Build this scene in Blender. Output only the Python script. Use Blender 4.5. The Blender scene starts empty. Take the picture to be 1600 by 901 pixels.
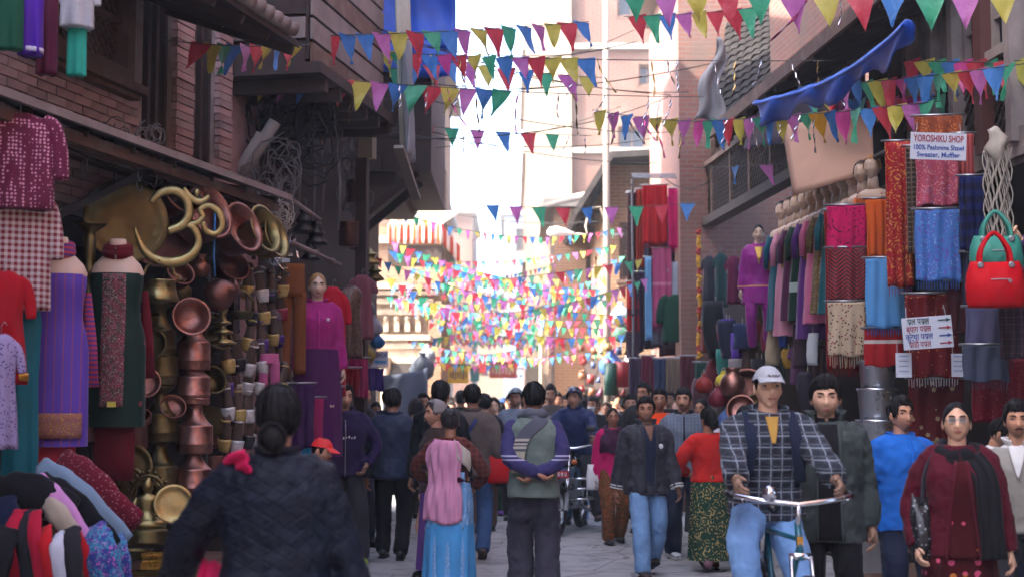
import bpy, math, random
from math import sin, cos, pi, radians, sqrt, atan2, floor
from mathutils import Vector, Matrix, noise as mnoise

sc = bpy.context.scene
COL = sc.collection
RND = random.Random(7)

# ------------------------------------------------------------------ camera, sky, sun, exposure
FPX = 2222.0
PITCH = math.atan(179.5 / FPX)
CAM_Z = 1.55
cam_d = bpy.data.cameras.new('camera')
cam_d.sensor_width = 36.0
cam_d.lens = 36.0 * FPX / 1600.0
cam_d.clip_end = 3000
cam_d.dof.use_dof = True
cam_d.dof.focus_distance = 11.0
cam_d.dof.aperture_fstop = 2.0
cam = bpy.data.objects.new('camera', cam_d)
COL.objects.link(cam)
cam.location = (0, 0, CAM_Z)
cam.rotation_euler = (pi / 2 + PITCH, 0, 0)
sc.camera = cam

SUN_EL, SUN_AZ = radians(44), radians(249)      # azimuth clockwise from +Y: behind the camera, to the left
world = bpy.data.worlds.new('World')
sc.world = world
world.use_nodes = True
_wn = world.node_tree
_bg = _wn.nodes['Background']
_sky = _wn.nodes.new('ShaderNodeTexSky')
_sky.sky_type = 'NISHITA'
_sky.sun_disc = False
_sky.sun_elevation = SUN_EL
_sky.sun_rotation = SUN_AZ
_sky.air_density = 0.5
_sky.dust_density = 8.0
_sky.ozone_density = 0.3
_sky.altitude = 1300
_wn.links.new(_sky.outputs[0], _bg.inputs[0])
_bg.inputs[1].default_value = 0.15
sun_d = bpy.data.lights.new('sun', 'SUN')
sun_d.energy = 2.0
sun_d.angle = radians(0.55)
sun_d.color = (1.0, 0.93, 0.82)
sun = bpy.data.objects.new('sun', sun_d)
COL.objects.link(sun)
_sv = Vector((sin(SUN_AZ) * cos(SUN_EL), cos(SUN_AZ) * cos(SUN_EL), sin(SUN_EL)))
sun.rotation_euler = _sv.to_track_quat('Z', 'Y').to_euler()
sun.location = (-20, -20, 40)
sc.view_settings.view_transform = 'Standard'
sc.view_settings.look = 'None'
sc.view_settings.gamma = 1.0
sc.view_settings.exposure = 3.75
sc.cycles.use_denoising = True
sc.cycles.max_bounces = 6
sc.cycles.diffuse_bounces = 4
sc.cycles.glossy_bounces = 3
sc.cycles.transmission_bounces = 4
sc.cycles.transparent_max_bounces = 6
sc.cycles.volume_bounces = 0
sc.cycles.sample_clamp_indirect = 6
sc.cycles.caustics_reflective = False
sc.cycles.caustics_refractive = False

# ------------------------------------------------------------------ geometry helpers
def ray(px, py):
    v = Vector(((px - 800) / FPX, 1.0, (450.5 - py) / FPX))
    c, s = cos(PITCH), sin(PITCH)
    return Vector((v.x, v.y * c - v.z * s, v.y * s + v.z * c))

def at(px, py, D):
    """the point at street depth D (metres ahead) that a spot of the photo shows"""
    r = ray(px, py)
    return Vector((0, 0, CAM_Z)) + r * (D / r.y)

def project(p):
    d = Vector(p) - Vector((0, 0, CAM_Z))
    c, s = cos(PITCH), sin(PITCH)
    f = d.y * c + d.z * s
    u = -d.y * s + d.z * c
    return 800 + d.x / f * FPX, 450.5 - u / f * FPX, f

class Frame:
    """a facade's own axes: X along the street (away from the camera), Y into the building, Z up"""
    def __init__(s, x, y, dx, dy, right=False):
        l = sqrt(dx * dx + dy * dy)
        s.o = Vector((x, y, 0)); s.u = Vector((dx / l, dy / l, 0))
        s.v = Vector((s.u.y, -s.u.x, 0)) if right else Vector((-s.u.y, s.u.x, 0))
        s.right = right
        s.rot = atan2(s.u.y, s.u.x)
    def w(s, X, Y, Z):
        return s.o + s.u * X + s.v * Y + Vector((0, 0, Z))
    def on(s, px, py, Y=0.0):
        r = ray(px, py); c = Vector((0, 0, CAM_Z))
        t = (Y - (c - s.o).dot(s.v)) / r.dot(s.v)
        p = c + r * t - s.o
        return p.dot(s.u), p.z
    def x_at(s, px, Y=0.0):
        return s.on(px, 630, Y)[0]
    def mat(s, X=0, Y=0, Z=0):
        p = s.w(X, Y, Z)
        return Matrix(((s.u.x, s.v.x, 0, p.x), (s.u.y, s.v.y, 0, p.y), (0, 0, 1, p.z), (0, 0, 0, 1)))

class MB:
    def __init__(s):
        s.v = []; s.f = []; s.m = []
    def add(s, vs, fs, m=0):
        b = len(s.v)
        s.v.extend([tuple(p) for p in vs])
        s.f.extend([tuple(b + i for i in f) for f in fs])
        s.m.extend([m] * len(fs))
        return s
    def box(s, c, d, M=None, m=0, taper=1.0):
        x, y, z = d[0] / 2, d[1] / 2, d[2] / 2
        vs = [Vector((sx * x * (taper if sz > 0 else 1), sy * y * (taper if sz > 0 else 1), sz * z)) for sz in (-1, 1) for sy in (-1, 1) for sx in (-1, 1)]
        if M is not None: vs = [M @ p for p in vs]
        c = Vector(c)
        vs = [p + c for p in vs]
        return s.add(vs, [(0, 2, 3, 1), (4, 5, 7, 6), (0, 1, 5, 4), (2, 6, 7, 3), (0, 4, 6, 2), (1, 3, 7, 5)], m)
    def bar(s, a, b, w, h=None, m=0, up=(0, 0, 1)):
        a, b = Vector(a), Vector(b); h = h or w
        d = b - a; L = d.length; d = d / L
        up = Vector(up)
        if abs(d.dot(up)) > .98: up = Vector((1, 0, 0))
        x = d.cross(up).normalized(); y = x.cross(d)
        M = Matrix((x, d, y)).transposed()
        return s.box((a + b) / 2, (w, L, h), M, m)
    def tube(s, path, r, n=8, m=0, caps=True, squash=None):
        """squash: (flatten factor, axis vector) shrinks the section along that axis"""
        path = [Vector(p) for p in path]
        k = len(path)
        rs = r if isinstance(r, (list, tuple)) else [r] * k
        vs = []; prev = None
        for i, p in enumerate(path):
            t = (path[min(i + 1, k - 1)] - path[max(i - 1, 0)])
            t = t.normalized() if t.length > 1e-9 else Vector((0, 0, 1))
            if prev is None:
                a = Vector((0, 0, 1)) if abs(t.z) < .9 else Vector((1, 0, 0))
                x = t.cross(a).normalized()
            else:
                x = (prev - t * prev.dot(t))
                x = x.normalized() if x.length > 1e-6 else t.cross(Vector((1, .3, .2))).normalized()
            prev = x; y = t.cross(x)
            for j in range(n):
                a = 2 * pi * j / n
                o = (x * cos(a) + y * sin(a)) * rs[i]
                if squash:
                    ax = Vector(squash[1])
                    o = o - ax * (o.dot(ax) * (1 - squash[0]))
                vs.append(p + o)
        fs = []
        for i in range(k - 1):
            for j in range(n):
                j2 = (j + 1) % n
                fs.append((i * n + j, i * n + j2, (i + 1) * n + j2, (i + 1) * n + j))
        if caps:
            fs.append(tuple(range(n - 1, -1, -1))); fs.append(tuple(range((k - 1) * n, k * n)))
        return s.add(vs, fs, m)
    def lathe(s, prof, n=20, M=None, m=0, caps=True):
        vs = []
        for r, z in prof:
            for j in range(n):
                a = 2 * pi * j / n
                vs.append(Vector((r * cos(a), r * sin(a), z)))
        if M is not None: vs = [M @ p for p in vs]
        fs = []
        for i in range(len(prof) - 1):
            for j in range(n):
                j2 = (j + 1) % n
                fs.append((i * n + j, i * n + j2, (i + 1) * n + j2, (i + 1) * n + j))
        if caps:
            if prof[0][0] > 1e-4: fs.append(tuple(range(n - 1, -1, -1)))
            if prof[-1][0] > 1e-4: fs.append(tuple(range((len(prof) - 1) * n, len(prof) * n)))
        return s.add(vs, fs, m)
    def loft(s, rings, m=0, caps=True):
        n = len(rings[0]); vs = [p for r in rings for p in r]; fs = []
        for i in range(len(rings) - 1):
            for j in range(n):
                j2 = (j + 1) % n
                fs.append((i * n + j, i * n + j2, (i + 1) * n + j2, (i + 1) * n + j))
        if caps:
            fs.append(tuple(range(n - 1, -1, -1))); fs.append(tuple(range((len(rings) - 1) * n, len(rings) * n)))
        return s.add(vs, fs, m)
    def ell(s, c, r, n=10, k=6, M=None, m=0):
        c = Vector(c)
        vs = []
        for i in range(k + 1):
            th = pi * i / k
            for j in range(n):
                a = 2 * pi * j / n
                p = Vector((r[0] * sin(th) * cos(a), r[1] * sin(th) * sin(a), r[2] * cos(th)))
                if M is not None: p = M @ p
                vs.append(p + c)
        fs = [(i * n + j, (i + 1) * n + j, (i + 1) * n + (j + 1) % n, i * n + (j + 1) % n) for i in range(k) for j in range(n)]
        return s.add(vs, fs, m)
    def grid(s, f, nu, nv, m=0, thick=0.0):
        """f(u,v) -> point; a sheet, with a second skin 'thick' behind it so that it has body"""
        P = [[Vector(f(i / nu, j / nv)) for i in range(nu + 1)] for j in range(nv + 1)]
        vs = [p for row in P for p in row]; w = nu + 1
        fs = [(j * w + i, j * w + i + 1, (j + 1) * w + i + 1, (j + 1) * w + i) for j in range(nv) for i in range(nu)]
        if thick:
            N = len(vs); back = []
            for j in range(nv + 1):
                for i in range(nu + 1):
                    a = P[j][min(i + 1, nu)] - P[j][max(i - 1, 0)]; b = P[min(j + 1, nv)][i] - P[max(j - 1, 0)][i]
                    nn = a.cross(b)
                    nn = nn.normalized() if nn.length > 1e-12 else Vector((0, 1, 0))
                    back.append(P[j][i] - nn * thick)
            vs += back
            fs += [tuple(N + q for q in reversed(f_)) for f_ in list(fs)]
            edge = [(j * w) for j in range(nv + 1)], [(j * w + nu) for j in range(nv + 1)], list(range(w)), [nv * w + i for i in range(w)]
            for e, fl in zip(edge, (1, 0, 0, 1)):
                for a, b in zip(e, e[1:]):
                    fs.append((a, b, N + b, N + a) if fl else (b, a, N + a, N + b))
        return s.add(vs, fs, m)
    def prism(s, pts, a, b, M=None, m=0):
        """2-d outline (x,z) pushed from y=a to y=b"""
        n = len(pts)
        vs = [Vector((x, a, z)) for x, z in pts] + [Vector((x, b, z)) for x, z in pts]
        if M is not None: vs = [M @ p for p in vs]
        fs = [tuple(range(n)), tuple(range(2 * n - 1, n - 1, -1))] + [(i, n + i, n + (i + 1) % n, (i + 1) % n) for i in range(n)]
        return s.add(vs, fs, m)
    def mesh(s, name, mats, smooth=False):
        me = bpy.data.meshes.new(name)
        me.from_pydata(s.v, [], s.f)
        mats = mats if isinstance(mats, (list, tuple)) else [mats]
        for x in mats: me.materials.append(x)
        if len(mats) > 1: me.polygons.foreach_set('material_index', s.m)
        if smooth: me.polygons.foreach_set('use_smooth', [True] * len(me.polygons))
        me.update()
        return me
    def build(s, name, mats, parent=None, smooth=False, **kw):
        return link(name, s.mesh(name, mats, smooth), parent, **kw)

def link(name, me, parent=None, loc=None, rot=None, scale=None, matrix=None, label=None, cat=None, group=None, kind=None):
    o = bpy.data.objects.new(name, me)
    COL.objects.link(o)
    if parent is not None: o.parent = parent
    if matrix is not None: o.matrix_local = matrix
    if loc is not None: o.location = loc
    if rot is not None: o.rotation_euler = rot
    if scale is not None: o.scale = scale if hasattr(scale, '__len__') else (scale,) * 3
    if label: o['label'] = label
    if cat: o['category'] = cat
    if group: o['group'] = group
    if kind: o['kind'] = kind
    return o

def thing(name, label, cat, loc=(0, 0, 0), rz=0.0, group=None, scale=1.0, matrix=None):
    o = link(name, None, loc=None if matrix is not None else loc, rot=None if matrix is not None else (0, 0, rz), matrix=matrix,
             scale=None if (scale == 1.0) else scale, label=label, cat=cat, group=group)
    o.empty_display_size = .1
    return o

def copy_tree(o, parent=None):
    c = o.copy(); COL.objects.link(c)
    if parent is not None: c.parent = parent
    for ch in o.children: copy_tree(ch, c)
    return c

def jit(a, r=RND): return r.uniform(-a, a)

def smoothpath(pts, rs, k=4):
    """a rounder run through the joints"""
    out = []; ro = []
    n = len(pts)
    for i in range(n - 1):
        p0 = pts[max(i - 1, 0)]; p1 = pts[i]; p2 = pts[i + 1]; p3 = pts[min(i + 2, n - 1)]
        for j in range(k):
            t = j / k
            out.append(.5 * ((2 * p1) + (p2 - p0) * t + (2 * p0 - 5 * p1 + 4 * p2 - p3) * t * t + (3 * p1 - p0 - 3 * p2 + p3) * t ** 3))
            ro.append(rs[i] + (rs[i + 1] - rs[i]) * t)
    out.append(pts[-1]); ro.append(rs[-1])
    return out, ro

# ------------------------------------------------------------------ procedural materials
def srgb(h):
    if isinstance(h, str):
        h = h.lstrip('#'); c = [int(h[i:i + 2], 16) / 255 for i in (0, 2, 4)]
        return tuple(x / 12.92 if x <= .04045 else ((x + .055) / 1.055) ** 2.4 for x in c)
    return tuple(h)

class NT:
    def __init__(s, name):
        s.mat = bpy.data.materials.new(name); s.mat.use_nodes = True
        s.t = s.mat.node_tree; s.b = s.t.nodes['Principled BSDF']; s.out = s.t.nodes['Material Output']
        s._c = None
    def n(s, ty, **kw):
        x = s.t.nodes.new('ShaderNode' + ty)
        for k, v in kw.items(): setattr(x, k, v)
        return x
    def l(s, a, b): s.t.links.new(a, b)
    def put(s, sock, v):
        if hasattr(v, 'links'): s.l(v, sock)
        elif hasattr(v, '__len__') and len(v) == 3 and len(sock.default_value) == 4: sock.default_value = (*v, 1)
        else: sock.default_value = v
    def math(s, op, a, b=0.0, c=0.0, clamp=False):
        x = s.n('Math', operation=op, use_clamp=clamp)
        s.put(x.inputs[0], a); s.put(x.inputs[1], b); s.put(x.inputs[2], c)
        return x.outputs[0]
    def co(s):
        if s._c is None: s._c = s.n('TexCoord').outputs['Object']
        return s._c
    def xyz(s):
        x = s.n('SeparateXYZ'); s.l(s.co(), x.inputs[0]); return x.outputs
    def vec(s, scale):
        m = s.n('Mapping'); s.l(s.co(), m.inputs[0]); m.inputs['Scale'].default_value = scale; return m.outputs[0]
    def noise(s, scale, detail=3, rough=.55, vec=None, dist=0):
        x = s.n('TexNoise'); s.l(vec or s.co(), x.inputs['Vector'])
        x.inputs['Scale'].default_value = scale; x.inputs['Detail'].default_value = detail; x.inputs['Roughness'].default_value = rough
        x.inputs['Distortion'].default_value = dist
        return x.outputs['Fac']
    def voro(s, scale, feature='F1', vec=None, out='Distance', rnd=1.0):
        x = s.n('TexVoronoi', feature=feature); s.l(vec or s.co(), x.inputs['Vector']); x.inputs['Scale'].default_value = scale
        x.inputs['Randomness'].default_value = rnd
        return x.outputs[out]
    def mix(s, f, a, b, mode='MIX'):
        x = s.n('Mix', data_type='RGBA', blend_type=mode)
        s.put(x.inputs[0], f); s.put(x.inputs[6], a); s.put(x.inputs[7], b)
        return x.outputs[2]
    def ramp(s, f, lo, hi):
        x = s.n('MapRange'); s.put(x.inputs[0], f); x.inputs[1].default_value = lo; x.inputs[2].default_value = hi
        return x.outputs[0]
    def line(s, v, period, width, off=0.0):
        """1 on a stripe of the given share of each period"""
        q = s.math('FRACT', s.math('ADD', s.math('DIVIDE', v, period), off))
        return s.math('LESS_THAN', q, width)
    def bump(s, h, strength, dist=.01):
        x = s.n('Bump'); x.inputs['Strength'].default_value = strength; x.inputs['Distance'].default_value = dist
        s.put(x.inputs['Height'], h); return x.outputs[0]

_MC = {}
def M(name, col, rough=.7, metal=0.0, var=.18, vs=5.0, bump=.0, bs=60.0, pat=None, spec=.5, sheen=0.0, dirt=None, bd=.006, coat=0.0, trans=0.0):
    """one procedural material; pat(nt, colour) may return a patterned colour"""
    if name in _MC: return _MC[name]
    t = NT(name); c = srgb(col)
    base = pat(t, c) if pat else c
    if var:
        nf = t.noise(vs, 4)
        f = t.ramp(nf, .25, .75)
        dark = t.n('Mix', data_type='RGBA', blend_type='MULTIPLY')
        dark.inputs[0].default_value = 1
        t.put(dark.inputs[6], base)
        g = t.n('MapRange'); t.l(f, g.inputs[0]); g.inputs[3].default_value = 1 - var; g.inputs[4].default_value = 1 + var
        cc = t.n('CombineColor'); [t.l(g.outputs[0], cc.inputs[i]) for i in range(3)]
        t.l(cc.outputs[0], dark.inputs[7])
        base = dark.outputs[2]
    if dirt:
        base = t.mix(t.math('MULTIPLY', t.ramp(t.noise(dirt[1], 5, .65), .48, .72), dirt[2]), base, srgb(dirt[0]))
    t.put(t.b.inputs['Base Color'], base)
    t.b.inputs['Metallic'].default_value = metal
    t.b.inputs['Specular IOR Level'].default_value = spec
    if metal: 
        r = t.n('MapRange'); t.l(t.noise(vs * 2.3, 3), r.inputs[0]); r.inputs[1].default_value = .3; r.inputs[2].default_value = .7
        r.inputs[3].default_value = max(.05, rough - .12); r.inputs[4].default_value = rough + .16
        t.l(r.outputs[0], t.b.inputs['Roughness'])
    else: t.b.inputs['Roughness'].default_value = rough
    if sheen:
        t.b.inputs['Sheen Weight'].default_value = sheen; t.b.inputs['Sheen Roughness'].default_value = .4
    if coat: t.b.inputs['Coat Weight'].default_value = coat
    if bump: t.l(t.bump(t.noise(bs, 3), bump, bd), t.b.inputs['Normal'])
    if trans:
        tr = t.n('BsdfTranslucent'); t.put(tr.inputs[0], base)
        mx = t.n('MixShader'); mx.inputs[0].default_value = trans
        t.l(t.b.outputs[0], mx.inputs[1]); t.l(tr.outputs[0], mx.inputs[2]); t.l(mx.outputs[0], t.out.inputs[0])
    _MC[name] = t.mat
    return t.mat

# cloth patterns
def P_plaid(c1, c2, p=.07, w=.12, two=.0):
    def f(t, c):
        x, y, z = t.xyz()
        v = t.line(x, p, .5); h = t.line(z, p, .5)
        a = t.mix(t.math('MULTIPLY', t.math('ADD', v, h), .5), c, srgb(c1))
        ln = t.math('MAXIMUM', t.line(x, p * 1.0, w, .25), t.line(z, p * 1.0, w, .3))
        return t.mix(t.math('MULTIPLY', ln, .75), a, srgb(c2))
    return f
def P_gingham(c1, p=.03):
    def f(t, c):
        x, y, z = t.xyz()
        s = t.math('MULTIPLY', t.math('ADD', t.line(x, p, .5), t.line(z, p, .5)), .5)
        return t.mix(s, c, srgb(c1))
    return f
def P_stripe(c1, p=.03, w=.3, axis=0, c2=None):
    def f(t, c):
        q = t.xyz()[axis]
        a = t.mix(t.line(q, p, w), c, srgb(c1))
        if c2: a = t.mix(t.line(q, p * 2, w * .5, .4), a, srgb(c2))
        return a
    return f
def P_spots(c1, scale=30, th=.3, c2=None, rnd=1.0):
    def f(t, c):
        d = t.voro(scale, rnd=rnd)
        k = srgb(c1)
        if c2: k = t.mix(t.math('GREATER_THAN', t.noise(scale * .35, 0), .5), srgb(c1), srgb(c2))
        return t.mix(t.math('LESS_THAN', d, th), c, k)
    return f
def P_floral(c1, c2, scale=9, amt=.5):
    def f(t, c):
        d = t.voro(scale, vec=None)
        ring = t.math('LESS_THAN', t.math('ABSOLUTE', t.math('SUBTRACT', t.math('FRACT', t.math('MULTIPLY', d, 4.0)), .5)), .22)
        nz = t.math('GREATER_THAN', t.noise(scale * 2.5, 3, .6, dist=1.5), .53)
        a = t.mix(t.math('MULTIPLY', t.math('MULTIPLY', ring, nz), 1.0), c, srgb(c1))
        leaf = t.math('MULTIPLY', t.math('GREATER_THAN', t.noise(scale * 4, 2, .5, dist=2.0), 1 - amt + .12), t.math('GREATER_THAN', t.noise(scale * .9, 1), .47))
        return t.mix(leaf, a, srgb(c2))
    return f
def P_bands(bands):
    """[(z0, z1, colour)] in the cloth's own height"""
    def f(t, c):
        z = t.xyz()[2]; a = c
        for z0, z1, k in bands:
            a = t.mix(t.math('MULTIPLY', t.math('GREATER_THAN', z, z0), t.math('LESS_THAN', z, z1)), a, srgb(k))
        return a
    return f
def P_seq(*ps):
    def f(t, c):
        for p in ps: c = p(t, c)
        return c
    return f
def cloth(name, col, pat=None, rough=.85, var=.16, bump=.25, bs=90, sheen=.06, **kw):
    return M(name, col, rough, 0, var, 4.0, bump, bs, pat, .15, sheen, **kw)

SKIN = {}
for _i, _c in enumerate(('#cfa083', '#c08d70', '#a4755a', '#d6aa8c')):
    def _stub(t, c, k=.42):
        x, y, z = t.xyz(); m = t.math('MULTIPLY', t.ramp(z, 1.545, 1.49), t.ramp(y, -.03, -.075))
        m = t.math('MULTIPLY', m, t.math('MULTIPLY_ADD', t.noise(160, 2), .5, .25)); c = t.mix(t.math('MULTIPLY', m, k, clamp=True), c, srgb('#3a2c28'))
        c = t.mix(t.math('MULTIPLY', t.ramp(t.noise(34, 4, .6), .5, .7), .35), c, tuple(q * .62 for q in srgb(_c)))
        return t.mix(t.math('MULTIPLY', t.ramp(t.noise(9, 2), .5, .68), .3), c, srgb('#a8604c'))
    SKIN[_i] = M('skin tone %d' % _i, _c, .55, 0, .16, 26, .25, 140, lambda t, c: _stub(t, c, 1.3), spec=.3)
    SKIN[_i + 4] = M('smooth skin tone %d' % _i, _c, .5, 0, .14, 22, .15, 140, lambda t, c: _stub(t, c, .0), spec=.35)
HAIR = M('black hair', '#0d0b0c', .6, 0, .3, 20, .5, 130, spec=.18)
HAIR_GREY = M('greying hair', '#2a2627', .5, 0, .4, 40, .5, 130)
EYE_W = M('eye white', '#a89e95', .3, var=.03)
EYE_D = M('eye iris', '#140d0a', .2, var=.02)
LIP = M('lip', '#8e5146', .45, var=.08)
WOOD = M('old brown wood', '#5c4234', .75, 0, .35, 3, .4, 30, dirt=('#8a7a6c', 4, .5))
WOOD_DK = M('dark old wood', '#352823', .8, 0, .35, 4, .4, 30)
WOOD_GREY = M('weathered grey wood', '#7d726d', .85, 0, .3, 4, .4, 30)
STEEL = M('dull steel', '#8d9094', .35, .9, .15, 6)
CHROME = M('chrome plate', '#d8dadf', .14, 1.0, .06, 6)
BLACKP = M('black plastic', '#121214', .45, 0, .2, 8)
RUBBER = M('black rubber', '#151516', .8, 0, .25, 20)
WIRE = M('cable sheath', '#5e5a58', .7, 0, .35, 6)
ROPE = M('pale cord', '#9c9488', .8, 0, .3, 9)
# ------------------------------------------------------------------ setting materials
def brick_tex(name, c1, c2, mortar, scale=1.0, dirt=None, light=None):
    t = NT(name); x, y, z = t.xyz()
    cv = t.n('CombineXYZ'); t.l(t.math('ADD', x, y), cv.inputs[0]); t.l(z, cv.inputs[1])
    b = t.n('TexBrick'); t.l(cv.outputs[0], b.inputs['Vector'])
    b.inputs['Color1'].default_value = (*srgb(c1), 1); b.inputs['Color2'].default_value = (*srgb(c2), 1); b.inputs['Mortar'].default_value = (*srgb(mortar), 1)
    b.inputs['Scale'].default_value = 1.0 / scale; b.inputs['Brick Width'].default_value = .23; b.inputs['Row Height'].default_value = .07; b.inputs['Mortar Size'].default_value = .009
    c = t.mix(t.ramp(t.noise(1.3, 5, .6), .35, .75), b.outputs[0], srgb(dirt or '#6b5a52'))
    c = t.mix(t.math('MULTIPLY', t.ramp(t.noise(.6, 3), .5, .62), .45 if light else 0.0), c, srgb(light or '#ffffff'))
    t.put(t.b.inputs['Base Color'], c); t.b.inputs['Roughness'].default_value = .9
    t.l(t.bump(t.math('SUBTRACT', 1, b.outputs[1]), .5, .01), t.b.inputs['Normal'])
    return t.mat

def road_mat():
    t = NT('worn asphalt')
    n1 = t.noise(.5, 4, .6); n2 = t.noise(60, 3, .7); n3 = t.noise(3, 5, .65)
    c = t.mix(t.ramp(n1, .35, .7), srgb('#898786'), srgb('#969391'))
    c = t.mix(t.math('MULTIPLY', t.ramp(n3, .5, .66), .8), c, srgb('#625f5f'))
    c = t.mix(t.math('MULTIPLY', t.ramp(t.noise(1.1, 6, .7), .55, .62), .5), c, srgb('#555354'))
    c = t.mix(t.math('MULTIPLY', t.ramp(n2, .55, .75), .35), c, srgb('#a29e9c'))
    cr = t.voro(.9, 'DISTANCE_TO_EDGE')
    c = t.mix(t.math('MULTIPLY', t.math('LESS_THAN', cr, .012), .5), c, srgb('#3a393a'))
    st = t.math('LESS_THAN', t.voro(2.2), .07)
    c = t.mix(t.math('MULTIPLY', st, .6), c, srgb('#3d3b3c'))
    t.put(t.b.inputs['Base Color'], c)
    t.put(t.b.inputs['Roughness'], t.math('SUBTRACT', .85, t.math('MULTIPLY', t.ramp(n1, .4, .7), .25)))
    t.l(t.bump(t.math('ADD', n2, t.math('MULTIPLY', n3, 2.0)), .35, .01), t.b.inputs['Normal'])
    return t.mat

BR = [M('brick %d' % i, c, .88, 0, .28, 9, .5, 50, dirt=('#8f8078', 7, .4)) for i, c in enumerate(('#a38380', '#957673', '#ad8c88', '#9c837e', '#8c7370'))]
MORTAR = M('lime mortar', '#8c7f78', .95, 0, .3, 6, .5, 40)
BRT_RED = brick_tex('red brickwork', '#8a5548', '#7a4a40', '#7d6d64')
BRT_LIT = brick_tex('orange brickwork', '#80593f', '#754f38', '#8a7560', dirt='#8c745c')
BRT_PATCH = brick_tex('patched brickwork', '#673e32', '#5f382d', '#73645a', dirt='#674a3e', light='#7c6a5a')
PLASTER = M('cream plaster', '#8f806c', .9, 0, .12, 1.2, .2, 20, dirt=('#a8967e', 1.5, .5))
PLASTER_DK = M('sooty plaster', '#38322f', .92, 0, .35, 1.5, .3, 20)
PLASTER_GY = M('grey cement', '#8b8682', .9, 0, .2, 2, .3, 30)
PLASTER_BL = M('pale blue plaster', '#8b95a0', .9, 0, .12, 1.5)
TILE_DK = M('sooty roof tile', '#2c2727', .8, 0, .4, 8, .4, 40, dirt=('#5a524e', 5, .4))
TIN = M('weathered tin sheet', '#6d6560', .5, .6, .3, 3, .2, 30, dirt=('#4a3026', 3, .6))
TIN_PALE = M('pale corrugated sheet', '#aeb4a6', .55, .0, .18, 3, .1, 20, dirt=('#7d6a58', 3, .5))
GLASS_DK = M('dark window glass', '#20262c', .12, 0, .2, 2, spec=.6)
TARP_BL = M('blue tarpaulin', '#1552c0', .45, 0, .28, 3, .5, 14, trans=.15)
TARP_GY = M('grey-blue tarpaulin', '#7c8794', .5, 0, .2, 3, .4, 14)
TARP_TAN = M('tan cloth awning', '#b58e77', .75, 0, .12, 2, .3, 18)
PLASTIC = M('cloudy plastic sheet', '#a9abb0', .3, 0, .2, 4, .6, 22, trans=.3)
CONC_PALE = M('pale painted concrete', '#8d857a', .85, 0, .15, 2, .2, 20)

link_road = MB()
link_road.grid(lambda u, v: (-400 + 800 * u, -300 + 1500 * v, 0), 8, 8)
link_road.build('road', road_mat(), kind='structure')

# ------------------------------------------------------------------ walls
def wall_cells(b, x0, x1, z0, z1, y, th, holes, m=0):
    """a wall of one thickness with real openings"""
    xs = sorted({x0, x1, *[min(max(q, x0), x1) for h in holes for q in h[:2]]}); zs = sorted({z0, z1, *[min(max(q, z0), z1) for h in holes for q in h[2:4]]})
    for a, c in zip(xs, xs[1:]):
        run = None
        for d, e in zip(zs, zs[1:]):
            mx, mz = (a + c) / 2, (d + e) / 2
            if any(h[0] < mx < h[1] and h[2] < mz < h[3] for h in holes):
                if run: b.box(((a + c) / 2, y + th / 2, sum(run) / 2), (c - a, th, run[1] - run[0]), m=m); run = None
            else: run = (run[0], e) if run else (d, e)
        if run: b.box(((a + c) / 2, y + th / 2, sum(run) / 2), (c - a, th, run[1] - run[0]), m=m)

_brick_meshes = []
for _k in range(10):
    _b = MB(); _r = random.Random(_k)
    _b.box((0, 0, 0), (.222, .05, .056)); 
    _b.v = [(x + _r.uniform(-.003, .003), y + _r.uniform(-.004, .002), z + _r.uniform(-.0025, .0025)) for x, y, z in _b.v]
    _brick_meshes.append(_b.mesh('brick', BR[_k % 5]))

def lay_bricks(parent, frame, x0, x1, z0, z1, y, holes, limit=300, bw=.235, bh=.066, stag=True):
    kx = (bw - .013) / .222
    r = random.Random(int(x0 * 10) + 3); L = []
    j = 0; z = z0
    while z + bh <= z1 + 1e-6:
        x = x0 + (bw / 2 if j % 2 and stag else 0)
        while x + bw <= x1 + 1e-6:
            if not any(h[0] - .01 < x + bw and x < h[1] + .01 and h[2] - .01 < z + bh and z < h[3] + .01 for h in holes):
                p = frame.w(x + bw / 2, y, z + bh / 2); q = project(p)
                see = -20 < q[0] < 1620 and -20 < q[1] < 920
                L.append((0 if see else 1, q[2], x + bw / 2, z + bh / 2))
            x += bw
        z += bh; j += 1
    L.sort()
    rest = MB(); nb = 0
    for see, d, x, z in L:
        if not see and nb < limit:
            link('brick', _brick_meshes[r.randrange(10)], parent, loc=(x, y + .012 + r.uniform(-.006, .006), z), scale=(kx, 1, 1)); nb += 1
        else: rest.box((x, y + .012 + r.uniform(-.006, .006), z), (.222 * kx, .05, .056), m=r.randrange(5))
    if rest.v: rest.build('brick_courses', BR, parent, kind='stuff')

def lattice(x0, x1, z0, z1, y, cell=.06, w=.014, depth=.02):
    """crossed slanting laths inside a rectangle"""
    b = MB()
    W, H = x1 - x0, z1 - z0
    for sgn in (1, -1):
        c = -H
        while c < W + H:
            # line x = c + sgn*t
            if sgn > 0: pts = [(c, 0), (c + H, H)]
            else: pts = [(c, H), (c + H, 0)]
            (xa, za), (xb, zb) = pts
            ta, tb = max(0, (0 - xa) / (xb - xa)), min(1, (W - xa) / (xb - xa))
            if tb - ta > .02:
                A = Vector((x0 + xa + (xb - xa) * ta, y + (.006 if sgn > 0 else -.006), z0 + za + (zb - za) * ta)); B = Vector((x0 + xa + (xb - xa) * tb, y + (.006 if sgn > 0 else -.006), z0 + za + (zb - za) * tb))
                b.bar(A, B, w, depth, up=(0, 1, 0))
            c += cell * 1.414
    return b

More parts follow.
